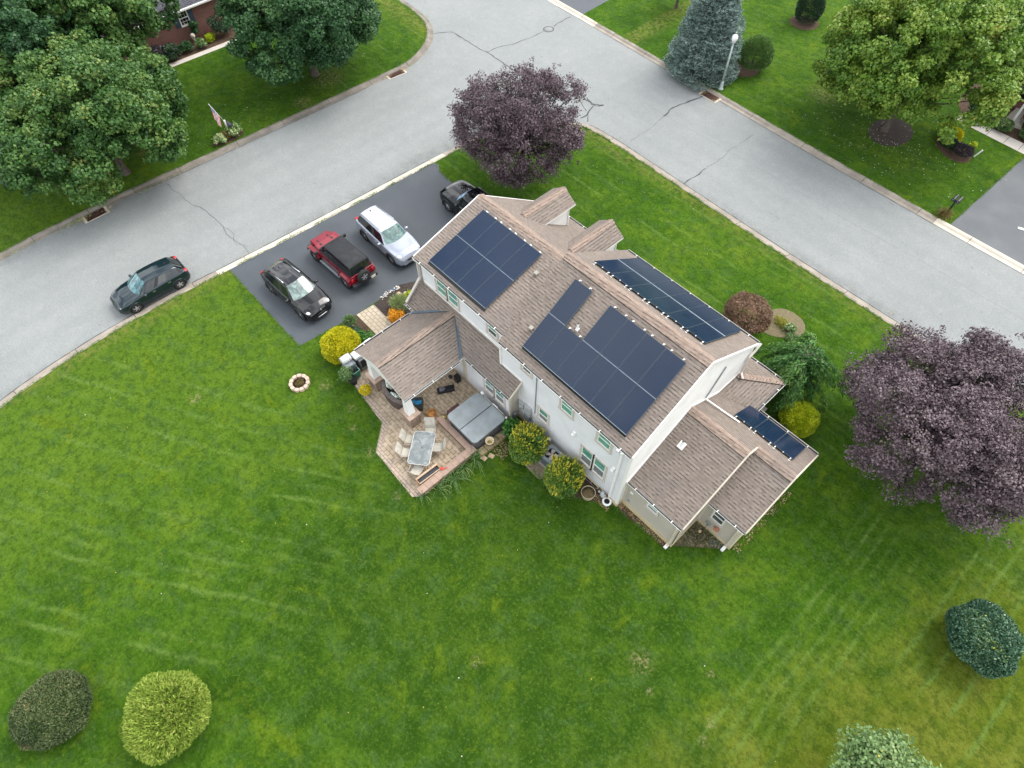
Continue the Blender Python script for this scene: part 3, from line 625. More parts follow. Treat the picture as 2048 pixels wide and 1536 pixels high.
# gutters
def gutter(x0, x1, y, z, sgn=-1, axis='x', parent=None, nb=None, m='trim'):
    """open K-style gutter; sgn: which way the lip faces"""
    mb = MB(); W_, Dp = .10, .09
    P = [(0, 0), (0, -Dp), (W_*.75, -Dp), (W_, -.02), (W_, .012)]
    def q(p, t): return (t, y+sgn*p[0], z+p[1]) if axis == 'x' else (y+sgn*p[0], t, z+p[1])
    for a, b in zip(P[:-1], P[1:]): mb.poly([q(a, x0), q(b, x0), q(b, x1), q(a, x1)], 0)
    for a, b in zip(P[1:-1], P[2:]): mb.poly([q((a[0]-.012, a[1]+.01), x0), q((b[0]-.012, b[1]+.0), x0), q((b[0]-.012, b[1]+.0), x1), q((a[0]-.012, a[1]+.01), x1)], 1)
    mb.poly([q((.004, -Dp+.015), x0), q((W_*.72, -Dp+.015), x0), q((W_*.72, -Dp+.015), x1), q((.004, -Dp+.015), x1)], 1)
    mb.poly([q((W_-.012, .0), x0), q((W_+.012, .014), x0), q((W_+.012, .014), x1), q((W_-.012, .0), x1)], 0)
    for t in (x0, x1): mb.poly([q(p, t) for p in P], 0)
    n = nb or max(2, int(abs(x1-x0)/1.0)); 
    for i in range(n):
        t = x0+(x1-x0)*(i+.5)/n
        a, b = q((-.03, .012), t), q((W_, .016), t)
        mb.bar(a, b, .035, .012, 0)
    return hb(mb, 'gutter', [M[m], M['gut_in']], fixn=False)
M['gut_in'] = plain('gutter_inside', (.045, .047, .05), .6, var=.5, scale=3)  # shade inside the channel put into this dark colour
gutter(XR0-.04, XR1+.02, 10.965, zr(10.97)-.02); gutter(-19.62, XR0-.045, 11.275, zl(11.28)-.02)
gutter(-14.85, -11.72, 10.265, zw(10.27)-.02); gutter(-19.6, -19.0, 10.265, zw(10.27)-.02)
gutter(XR1+.0, XG1+.06, 11.335, zg(11.34)-.02); gutter(XG1+.11, XG2+.1, 13.075, zg2(13.08)-.02)
gutter(6.62, 10.0, PX1+.01, 2.58, 1, 'y'); gutter(6.62, 10.0, PX0-.01, 2.58, -1, 'y')
gutter(-3.55, XG2+.1, 18.425, fr(18.42)-.02, 1); gutter(-13.0, -3.6, 20.41, 2.53, 1); gutter(18.15, 20.4, -3.59, 2.53, 1, 'y')
gutter(XR0, XR1+.02, 19.505, zrf(19.5)-.02, 1); gutter(-19.62, XR0, 20.505, zlf(20.5)-.02, 1)
mb = MB(); mb.bar((XR1+.06, 15.95, 3.93), (-4.5, 17.15, 3.17), .05, .05); mb.tube([(XR1+.06, 16.0, 3.9), (-4.6, 16.4, 3.62), (-4.2, 16.4, 3.62)], .02)
# downspouts
def spout(pts, r=.045, m='trim', name='downspout'):
    mb = MB(); 
    for a, b in zip(pts[:-1], pts[1:]): mb.bar(a, b, r*2, r*1.6)
    return hb(mb, name, M[m])
spout([(XR1-.40, 10.88, 5.0), (XR1-.42, 10.97, 4.7), (XR1-.44, 10.98, .45)], .055, 'white'); mb = MB(); mb.bar((XR1-.58, 10.84, 5.08), (XR1-.58, 10.93, 4.72), .12, .09); hb(mb, 'downspout', M['white'])
spout([(XG1-.12, 11.25, 2.25), (XG1-.12, 11.33, 2.05), (XG1-.12, 11.33, .12), (XG1-.12, 11.1, .05)], .045, 'cream'); mb = MB(); mb.box(XG1-.2, XG1-.06, 11.1, 11.34, .02, .12); hb(mb, 'drain_elbow', M['white'])
spout([(XG2-.16, 13.0, 2.3), (XG2-.16, 13.12, 2.1), (XG2-.16, 13.12, .2)], .045, 'cream'); mb = MB(); mb.box(XG2-.24, XG2-.10, 12.85, 13.1, .02, .14); hb(mb, 'drain_elbow', M['white'])
spout([(-19.55, 11.2, 5.2), (-19.52, 11.36, 4.95), (-19.52, 11.36, 3.85), (-19.50, 10.28, 2.78)], .06, 'greige')
spout([(XR1+.08, 19.72, 4.65), (XR1+.10, 19.35, 4.45), (XR1+.1, 18.95, 4.3), (XR1+.1, 18.9, 3.2), (XR1+.35, 18.72, 3.1)], .05, 'greige')
spout([(-11.87, 10.2, 2.5), (-11.87, 10.42, 2.35), (-11.87, 10.42, .05)], .045, 'greige')
spout([(XR1+.04, 16.75, 5.7), (XR1+.04, 16.05, 4.0)], .025, 'galv', 'conduit'); spout([(XR1+.05, 16.02, 3.98), (-3.55, 16.3, 3.72)], .028, 'trim', 'conduit')
spout([(-10.73, 11.03, 5.0), (-10.77, 11.03, 1.6)], .02, 'galv', 'conduit')
# windows
M['glass_t'] = plain('teal_window_glass', (.10, .30, .235), .08, 0, .25, 3, .8, .3); M['glass_d'] = plain('dark_window_glass', (.06, .085, .09), .1, 0, .3, 3, .8); M['screen'] = plain('window_screen', (.16, .18, .185), .35, 0, .1)
def window(x0, x1, z0, z1, y, fr_='greige', low=True, casing=.10, wallface=-1, top_m='glass_t', low_m='screen'):
    """double hung window in a wall facing -Y (or +Y)"""
    s_ = wallface; mb = MB(); Y = lambda d: y+s_*d
    def bx(a, b, c, d, e, f, m=0): mb.box(a, b, min(Y(e), Y(f)), max(Y(e), Y(f)), c, d, m)
    c = casing; bx(x0-c, x0, z0-c, z1+c, -.02, .045); bx(x1, x1+c, z0-c, z1+c, -.02, .045); bx(x0, x1, z1, z1+c, -.02, .045); bx(x0-c*1.15, x1+c*1.15, z0-c, z0-.001, -.02, .07)
    t = .045; bx(x0, x0+t, z0, z1, -.02, .02, 1); bx(x1-t, x1, z0, z1, -.02, .02, 1); bx(x0+t, x1-t, z1-t, z1, -.02, .02, 1); bx(x0+t, x1-t, z0, z0+t, -.02, .02, 1)
    zm = (z0+z1)/2; bx(x0+t, x1-t, zm-.025, zm+.025, -.02, .028, 1)
    o = hb(mb, 'window', [M[fr_], M['trim']])
    for a, b, mm in ((zm+.025, z1-t, top_m), (z0+t, zm-.025, low_m)):
        p = MB(); p.box(x0+t, x1-t, min(Y(-.015), Y(.006)), max(Y(-.015), Y(.006)), a, b); q = hb(p, 'pane', M[mm], o); q.matrix_parent_inverse = Matrix()
    return o
yw = 11.06
window(-11.66, -11.12, 4.42, 5.0, yw, low_m='glass_d'); window(-9.22, -8.55, 4.02, 4.92, yw, low_m='glass_t'); window(-7.06, -6.36, 3.98, 4.9, yw, low_m='glass_t')
window(-10.52, -9.93, 1.62, 2.5, yw); window(-7.74, -7.10, 1.24, 2.55, yw); window(-6.98, -6.33, 1.24, 2.55, yw)
yl = 11.45
window(-18.2, -17.47, 3.88, 4.8, yl, low_m='glass_t'); window(-17.34, -16.6, 3.88, 4.8, yl, low_m='glass_t'); window(-14.42, -13.8, 4.15, 4.9, yl, low_m='glass_d')
window(-13.74, -13.12, 1.02, 2.0, 10.5); window(-12.98, -12.36, 1.02, 2.0, 10.5)
window(-4.08, -3.52, 1.58, 2.12, 11.4, casing=.06); window(-1.9, -1.32, 1.24, 2.12, 13.2, casing=.06, low_m='glass_d', top_m='glass_d')
for x in (-11.5, -9, -7.2): window(x-.4, x+.4, 3.6, 4.5, 19.2, wallface=1); 
for x in (-12, -8.2, -6.4): window(x-.45, x+.45, .9, 2.1, 19.2, wallface=1)
window(-4.6, -3.8, 1.0, 1.9, 18.3, wallface=1); window(-2.0, -1.2, 1.0, 1.9, 18.3, wallface=1)
# front door and garage doors, out of sight on the street sides
mb = MB(); mb.box(-10.5, -9.5, 19.2, 19.26, .1, 2.2); d_ = hb(mb, 'door', plain('dark_red_door', (.13, .03, .025), .4)); mb = MB(); mb.ell((-9.62, 19.3, 1.1), (.04, .04, .04)); q = hb(mb, 'handle', M['metal'], d_); q.matrix_parent_inverse = Matrix()
for y0 in (13.7, 16.9):
    mb = MB(); mb.box(-19.46, -19.4, y0, y0+2.6, .02, 2.2)
    for k in range(1, 4): mb.box(-19.475, -19.46, y0+.05, y0+2.55, .55*k-.48, .55*k-.03)
    hb(mb, 'garage_door', M['trim'])
# porch posts along the street front
for x in (-12.6, -9.6, -6.6, -3.85):
    mb = MB(); mb.box(x-.07, x+.07, 20.1, 20.24, .12, 2.45); mb.box(x-.1, x+.1, 20.07, 20.27, .12, .25); hb(mb, 'porch_post', M['trim'])
mb = MB(); mb.box(-13.0, -3.6, 19.2, 20.4, -.02, .12); mb.box(-5.25, -3.6, 18.3, 19.2, -.02, .118); hb(mb, 'porch_floor', M['walkc'])
# dormers on the garage roof
for cx in (-17.72, -14.42):
    yF, yB = 19.35, 16.4; hw = .70; ez = 5.2; mb = MB()
    mb.prism([(cx-hw, zlf(yF)-.3), (cx+hw, zlf(yF)-.3), (cx+hw, ez-.03), (cx, ez+.44), (cx-hw, ez-.03)], 'y', yB+.9, yF, 0); dm = hb(mb, 'dormer', M['siding_white'])
    for s_ in (-1, 1):
        ew = .83; P = [(cx+s_*ew, 19.72, ez), (cx, 19.72, ez+.6), (cx, 16.55, ez+.6), (cx+s_*ew, 17.5, ez)]; mb = MB(); mb.slab(P, .1, 0, 1); q = hb(mb, 'dormer_roof', [M['shingle'], M['trim']], dm); q.matrix_parent_inverse = Matrix()
    mb = MB(); a, b = V3((cx, 19.72, ez+.6)), V3((cx, 16.75, ez+.6)); n = 10
    for i in range(n):
        p, q_ = a+(b-a)*i/n, a+(b-a)*(i+1)/n; e = .012*(i % 2)+.02
        for s_ in (-1, 1): mb.poly([p+V3((0, 0, e+.012)), q_+V3((0, 0, e)), q_+V3((s_*.2, 0, e-.14)), p+V3((s_*.2, 0, e-.128))])
    q = hb(mb, 'ridge_cap', M['ridge'], dm); q.matrix_parent_inverse = Matrix()
    mb = MB(); mb.box(cx-.36, cx+.36, yF, yF+.04, 4.15, 5.1); mb.box(cx-.3, cx+.3, yF+.04, yF+.05, 4.2, 5.05, 1); mb.box(cx-.3, cx+.3, yF+.045, yF+.06, 4.6, 4.65, 0)
    for s_ in (-1, 1): mb.box(cx+s_*hw-.05, cx+s_*hw+.05, yF-.03, yF+.015, zlf(yF)-.1, ez-.02)
    q = hb(mb, 'dormer_window', [M['trim'], M['glass_d']], dm); q.matrix_parent_inverse = Matrix()
# porch: stone piers, tapered posts, gable infill, ceiling
for (x0, x1, y0, y1) in ((-18.62, -17.78, 6.58, 7.3), (-15.72, -14.86, 6.56, 7.26)):
    mb = MB(); mb.box(x0+.06, x1-.06, y0+.06, y1-.06, 0, .86); hb(mb, 'stone_pier', M['stack'])
    mb = MB(); mb.box(x0, x1, y0, y1, .86, .94); hb(mb, 'pier_cap', plain('tan_cap_stone', (.42, .31, .24), .85, var=.15))
    cx, cy = (x0+x1)/2, (y0+y1)/2; mb = MB(); a, b = .20, .14
    lo = [(cx-a, cy-a, .94), (cx+a, cy-a, .94), (cx+a, cy+a, .94), (cx-a, cy+a, .94)]; hi = [(cx-b, cy-b, 2.42), (cx+b, cy-b, 2.42), (cx+b, cy+b, 2.42), (cx-b, cy+b, 2.42)]
    mb.mesh(lo+hi, [(0, 1, 5, 4), (1, 2, 6, 5), (2, 3, 7, 6), (3, 0, 4, 7), (4, 5, 6, 7)]); hb(mb, 'porch_post', M['white'])
mb = MB(); mb.prism([(PX0+.1, 2.44), (PX1-.1, 2.44), (PX1-.1, 2.52), (PXR, 3.32), (PX0+.1, 2.52)], 'y', 6.72, 6.84); mb.box(PX0+.12, PX1-.12, 6.84, 10.4, 2.44, 2.47); mb.box(PX0+.1, PX0+.3, 6.8, 10.4, 2.30, 2.44); mb.box(PX1-.3, PX1-.1, 6.8, 10.4, 2.30, 2.44); hb(mb, 'porch_gable', M['trim'])
# roof vents and stacks
def vent(x, y, z):
    mb = MB(); mb.box(x-.07, x+.07, y-.07, y+.07, z-.05, z+.10); mb.box(x-.10, x+.10, y-.10, y+.10, z+.10, z+.13); hb(mb, 'roof_vent', plain('tan_vent', (.26, .25, .21), .5))
vent(-14.15, 14.25, zl(14.25)+.02); vent(-12.2, 12.08, zr(12.08)+.02)
def stack(x, y, z, h=.38, fl=.14):
    mb = MB(); mb.tube([(x, y, z-.1), (x, y, z+h)], .055, 10, 0, False); mb.tube([(x, y, z+h), (x, y, z+h-.1)], .045, 10, 1, True); mb.obox((x, y, z+.03), (fl, 0, 0), V3((0, fl, fl*.64)), (0, -.01, .012)); mb.lathe((x, y, z), [(.075, .0), (.07, .1)], 10); hb(mb, 'vent_pipe', [M['white'], M['black']])
stack(-10.5, 13.13, zr(13.13), .42, .07); stack(-4.52, 13.55, zg(13.55))
# fittings on the rear wall
def fit(name, fn, mat, parent=None): mb = MB(); fn(mb); return hb(mb, name, mat)
for x in (-8.29, -5.94): fit('wall_light', lambda m: (m.box(x-.07, x+.07, 10.98, 11.06, 2.92, 3.06), m.ell((x, 10.93, 2.96), (.08, .08, .09))), M['white'])
fit('electric_meter', lambda m: (m.box(-11.75, -11.45, 10.9, 11.06, 1.2, 1.65), m.box(-11.4, -11.0, 10.92, 11.06, 1.0, 1.75), m.lathe((-11.6, 10.9, 1.3), [(.09, 0), (.09, .2)], 12)), plain('pale_meter_box', (.36, .38, .38), .4))
fit('meter_panel', lambda m: (m.box(-11.38, -11.02, 10.9, 10.92, .55, 1.0), m.box(-10.95, -10.8, 10.9, 11.06, .2, .7)), M['galv'])
fit('junction_box', lambda m: m.box(-11.92+.03, -11.75, 10.62, 10.8, .1, .7), M['galv'])
fit('basement_window', lambda m: (m.box(-7.2, -6.5, 10.985, 11.0, .02, .2, 1), m.box(-7.23, -6.47, 10.98, 11.0, -.0, .03, 0), m.box(-6.87, -6.84, 10.975, 11.0, .0, .2, 0)), [M['trim'], M['dark']])
fit('wall_vent', lambda m: m.box(-5.02, -4.86, 11.36, 11.4, 1.45, 1.57), M['trim']); fit('outlet_box', lambda m: m.box(-5.02, -4.9, 11.36, 11.4, .58, .70), M['galv'])
fit('wall_vent', lambda m: (m.box(-15.78, -15.6, 10.44, 10.5, 1.9, 2.08)), M['trim'])
fit('wall_light', lambda m: (m.box(-9.75, -9.6, 10.95, 11.06, .45, .55)), M['white'])
fit('hose_reel', lambda m: (m.tube([(-1.84+.11*math.cos(a), 13.14, .66+.14*math.sin(a)) for a in np.linspace(0, 6.3, 14)], .02)), M['galv'])
# ---- solar arrays: one thing per array, one part per panel
M['cell'] = None
def cell_mat(name, c, refl):
    t = NT(name); v = t.uv()
    x = t.n('TexBrick', offset=0, offset_frequency=2); x.inputs['Scale'].default_value = 1; x.inputs['Mortar Size'].default_value = .0035; x.inputs['Brick Width'].default_value = .16; x.inputs['Row Height'].default_value = .083; t.l(v, x.inputs['Vector'])
    x.inputs['Color1'].default_value = (*c, 1); x.inputs['Color2'].default_value = (*[q*1.15 for q in c], 1); x.inputs['Mortar'].default_value = (*[q*1.9+.01 for q in c], 1)
    f = t.noise(1.1, 5, .6); d = t.noise(9, 6, .75)
    col = t.mix(t.mapr(f, .4, .75, 0, .35), x.outputs[0], tuple(q*1.5 for q in c)); col = t.mix(t.mapr(d, .6, .85, 0, .12), col, (.3, .3, .3))
    return t.fin(col, t.mapr(f, .3, .7, .10, .18), 0, refl, 0)
M['cell'] = cell_mat('solar_cells', (.006, .015, .036), .36); M['alu'] = plain('panel_frame', (.075, .11, .14), .35, .5, .1)
def array(name, label, spec, zf, slope, pw, pl_, lift=.145, skirt=True, grp=None, down=-1):
    """spec: list of (x0, y0) lower-left corners on the plan; down=-1 lower edge towards -Y"""
    xs = [s_[0] for s_ in spec]; ys = [s_[1] for s_ in spec]; ox, oy = min(xs), min(ys)
    root = empty(name, (ox, oy, zf(oy)), 0, label, 'solar panels', 'solar arrays on the house roofs'); e = V3((0, 1, slope*(1 if down < 0 else -1))).normalized(); nrm = V3((1, 0, 0)).cross(e)
    proto = None; n2 = 0
    for (x, y) in spec:
        if proto is None:
            mb = MB(); g_ = .012; fw = .012; L = pl_-.02; Wd = pw-.02
            A = V3((.01, 0, 0)); P = lambda a, b, c: V3((.01+a, 0, 0))+e*(.01+b)+nrm*c
            mb.poly([P(fw, fw, .0), P(Wd-fw, fw, .0), P(Wd-fw, L-fw, .0), P(fw, L-fw, .0)], 0)
            for a0, a1, b0, b1 in ((0, Wd, 0, fw), (0, Wd, L-fw, L), (0, fw, fw, L-fw), (Wd-fw, Wd, fw, L-fw)):
                v = [P(a0, b0, .004), P(a1, b0, .004), P(a1, b1, .004), P(a0, b1, .004)]; lo = [q-nrm*.04 for q in v]
                mb.mesh(v+lo, [(0, 1, 2, 3), (0, 4, 5, 1), (1, 5, 6, 2), (2, 6, 7, 3), (3, 7, 4, 0)], 1)
            c0 = [P(.0, .0, -.036), P(Wd, .0, -.036), P(Wd, L, -.036), P(.0, L, -.036)]; mb.poly(c0, 2)
            o = mb.build('panel', [M['cell'], M['alu'], M['black']], root, fixn=False); proto = o
        else: o = proto.copy(); COL.objects.link(o); o.parent = root
        o.location = V3((x-ox, y-oy, zf(y)-zf(oy)))+nrm*lift
    # rails, clamps and the dark skirt along the lower edge
    mb = MB(); rows = sorted(set(ys)); 
    for yy in rows:
        rx = [x for x, y in spec if abs(y-yy) < 1e-6]
        segs = []; rx.sort(); st = rx[0]; pv = rx[0]
        for x in rx[1:]+[1e9]:
            if x-pv > pw*1.2: segs.append((st, pv+pw)); st = x
            pv = x
        for a, b in segs:
            mb.bar(V3((a-ox, yy-oy, zf(yy)-zf(oy)))+nrm*(lift+.004), V3((b-ox, yy-oy, zf(yy)-zf(oy)))+nrm*(lift+.004), .014, .012)
    rail = mb.build('rail', plain('silver_rail', (.20, .25, .30), .4, .3), root)
    return root, e, nrm, (ox, oy)
def clamps(root, pts, e, nrm, lift, up=.10, name='mounting_clip'):
    for p in pts:
        mb = MB(); p = V3(p)-root.location; mb.obox(p+nrm*(lift-.02)+e*up*.5, V3((.02, 0, 0)), e*up*.5, nrm*.012); mb.obox(p+nrm*.02+e*up*.9, V3((.04, 0, 0)), e*.025, nrm*.010); mb.build(name, M['white'], root)
def _sk(mb, L, e, nr):
    X = V3((L, 0, 0)); a, b = nr*.125+e*.005, nr*.012-e*.12
    mb.mesh([a, a+X, b+X, b, a-nr*.03, a+X-nr*.03, b+X-nr*.02, b-nr*.02], [(0, 1, 2, 3), (7, 6, 5, 4), (0, 4, 5, 1), (3, 2, 6, 7), (0, 3, 7, 4), (1, 5, 6, 2)])
rowL = [11.58, 11.58+1.83*.963]
aL, e, nr, _ = array('solar_array', 'block of eight blue-black solar panels on the left rear roof nearest the driveway', [(-18.72+1.02*i, rowL[k]) for k in (0, 1) for i in range(4)], zl, .28, 1.02, 1.83)
top = rowL[1]+1.83*.963
clamps(aL, [(-18.72+1.02*i+d, top, zl(top)) for i in range(4) for d in (.2, .82)], e, nr, .135, .07)
mb = MB(); _sk(mb, 4.08, e, nr); mb.build('skirt', M['black'], aL)
rowR = [11.42, 11.42+1.83*.845]
spR = [(-11.98+1.0*i, rowR[0]) for i in range(6)]+[(-11.98, rowR[1])]+[(-11.98+1.0*i, rowR[1]) for i in (2, 3, 4, 5)]
aR, e, nr, _ = array('solar_array', 'stepped group of eleven blue-black solar panels around a white vent pipe on the rear roof', spR, zr, .635, 1.0, 1.83)
top = rowR[1]+1.83*.845
clamps(aR, [(-11.98+1.0*i+d, top, zr(top)) for i in (0, 2, 3, 4, 5) for d in (.2, .8)]+[(-10.98+d, rowR[1], zr(rowR[1])) for d in (.2, .8)], e, nr, .135, .07)
mb = MB(); _sk(mb, 6.0, e, nr); mb.build('skirt', M['black'], aR)
def arrF(label, x0, n, rows, ytop, zf, slope, pw, pl_):
    c = 1/math.sqrt(1+slope*slope); sp = [(x0+pw*i, ytop+pl_*c*(k+1)) for k in range(rows) for i in range(n)]
    ox, oy = x0, ytop; root = empty('solar_array', (ox, oy, zf(oy)), 0, label, 'solar panels', 'solar arrays on the house roofs'); e = V3((0, 1, -slope)).normalized(); nrm = V3((1, 0, 0)).cross(e); proto = None; lift = .11
    for k in range(rows):
        for i in range(n):
            if proto is None:
                mb = MB(); fw = .012; L = pl_-.02; Wd = pw-.02; P = lambda a, b, c_: V3((.01+a, 0, 0))+e*(.01+b)+nrm*c_
                mb.poly([P(fw, fw, .0), P(Wd-fw, fw, .0), P(Wd-fw, L-fw, .0), P(fw, L-fw, .0)], 0)
                for a0, a1, b0, b1 in ((0, Wd, 0, fw), (0, Wd, L-fw, L), (0, fw, fw, L-fw), (Wd-fw, Wd, fw, L-fw)):
                    v = [P(a0, b0, .004), P(a1, b0, .004), P(a1, b1, .004), P(a0, b1, .004)]; lo = [q-nrm*.04 for q in v]; mb.mesh(v+lo, [(0, 1, 2, 3), (0, 4, 5, 1), (1, 5, 6, 2), (2, 6, 7, 3), (3, 7, 4, 0)], 1)
                mb.poly([P(.0, .0, -.036), P(Wd, .0, -.036), P(Wd, L, -.036), P(.0, L, -.036)], 2); o = mb.build('panel', [M['cell'], M['alu'], M['black']], root, fixn=False); proto = o
            else: o = proto.copy(); COL.objects.link(o); o.parent = root
            o.location = V3((pw*i, 0, 0))+e*pl_*k+nrm*lift
    mb = MB()
    for k in range(1, rows): mb.bar(e*pl_*k+nrm*(lift+.006), V3((pw*n, 0, 0))+e*pl_*k+nrm*(lift+.006), .018, .014)
    if rows > 1: mb.build('rail', plain('silver_rail2', (.30, .35, .38), .4, .3), root)
    for i in range(n):
        for d in (.12, .88):
            q = MB(); p = V3((pw*(i+d), 0, 0))+nrm*(lift-.03)-e*.05; q.obox(p, V3((.022, 0, 0)), e*.07, nrm*.015); q.obox(p-e*.09-nrm*.06, V3((.045, 0, 0)), e*.022, nrm*.010); q.build('mounting_clip', M['white'], root)
        q = MB(); q.obox(V3((pw*(i+.5), 0, 0))+nrm*(lift-.01)-e*.02, V3((.022, 0, 0)), e*.02, nrm*.02); q.build('mounting_clip', M['white'], root)
    return root
arrF('long array of twelve grey-black solar panels on the street-side roof slope', -12.24, 6, 2, 15.83, zrf, .65, 1.02, 2.05)
arrF('row of three grey-black solar panels on the low end wing roof', -3.95, 3, 1, 16.5, zgf, .64, 1.0, 1.93)
# ------------------------------------------------------------------ vehicles
M['tyre'] = plain('tyre_rubber', (.018, .018, .019), .8, bump=.01); M['rim'] = plain('alloy_rim', (.55, .56, .58), .25, .8, .1); M['well'] = plain('wheel_well', (.008, .008, .009), .9)
M['carglass'] = plain('car_side_glass', (.010, .013, .014), .05, 0, .2, 2, .9)
M['lens'] = plain('headlight_lens', (.55, .58, .60), .08, .2, .1, 8, .8); M['red_lens'] = plain('tail_light_lens', (.45, .012, .015), .12, 0, .1, 4, .6)
M['plate'] = plain('number_plate', (.55, .55, .45), .5); M['chrome'] = plain('chrome_trim', (.6, .61, .62), .15, .95, .05); M['cladding'] = plain('black_cladding', (.022, .023, .025), .6)
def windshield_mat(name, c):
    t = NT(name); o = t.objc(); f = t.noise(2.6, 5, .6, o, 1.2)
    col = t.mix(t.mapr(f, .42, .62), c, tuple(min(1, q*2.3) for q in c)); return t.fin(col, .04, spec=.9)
def wheel(root, x, y, r, wd, spokes=5, rimm=None, face=1):
    """tyre with rim as sub-part"""
    mb = MB(); prof = [(r*.62, -wd/2), (r*.9, -wd/2), (r, -wd*.36), (r, wd*.36), (r*.9, wd/2), (r*.62, wd/2)]; n = 24; vs_, fs = [], []
    for q, z in prof:
        for k in range(n): a = 2*math.pi*k/n; vs_.append((x+q*math.cos(a), y+z*1.0, r+q*math.sin(a)))
    for i in range(len(prof)-1):
        for k in range(n): fs.append((i*n+k, i*n+(k+1) % n, (i+1)*n+(k+1) % n, (i+1)*n+k))
    mb.mesh(vs_, fs, 0, True); tyre = mb.build('wheel', M['tyre'], root)
    mb = MB(); yo = y+face*wd*.38
    disc = [(x+r*.62*math.cos(2*math.pi*k/20), y+face*wd*.16, r+r*.62*math.sin(2*math.pi*k/20)) for k in range(20)]; mb.poly(disc, 1)
    ring_o = [(x+r*.66*math.cos(2*math.pi*k/20), yo, r+r*.66*math.sin(2*math.pi*k/20)) for k in range(20)]; ring_i = [(x+r*.57*math.cos(2*math.pi*k/20), yo, r+r*.57*math.sin(2*math.pi*k/20)) for k in range(20)]
    for k in range(20):
        j = (k+1) % 20; mb.poly([ring_o[k], ring_o[j], ring_i[j], ring_i[k]], 0); mb.poly([ring_i[k], ring_i[j], disc[j], disc[k]], 1)
    for k in range(spokes):
        a = 2*math.pi*(k+.25)/spokes; d = V3((math.cos(a), 0, math.sin(a))); s_ = V3((-math.sin(a), 0, math.cos(a))); c = V3((x, yo, r))
        mb.mesh([c+d*.05-s_*r*.13, c+d*.05+s_*r*.13, c+d*r*.58+s_*r*.10, c+d*r*.58-s_*r*.10, c+d*.05-s_*r*.13-V3((0, face*.03, 0)), c+d*.05+s_*r*.13-V3((0, face*.03, 0)), c+d*r*.58+s_*r*.10-V3((0, face*.03, 0)), c+d*r*.58-s_*r*.10-V3((0, face*.03, 0))], [(0, 1, 2, 3), (0, 4, 5, 1), (1, 5, 6, 2), (2, 6, 7, 3), (3, 7, 4, 0)], 0)
    mb.ell((x, yo+face*.0, r), (r*.15, .02, r*.15)); mb.build('rim', [rimm or M['rim'], M['well']], tyre, fixn=False)
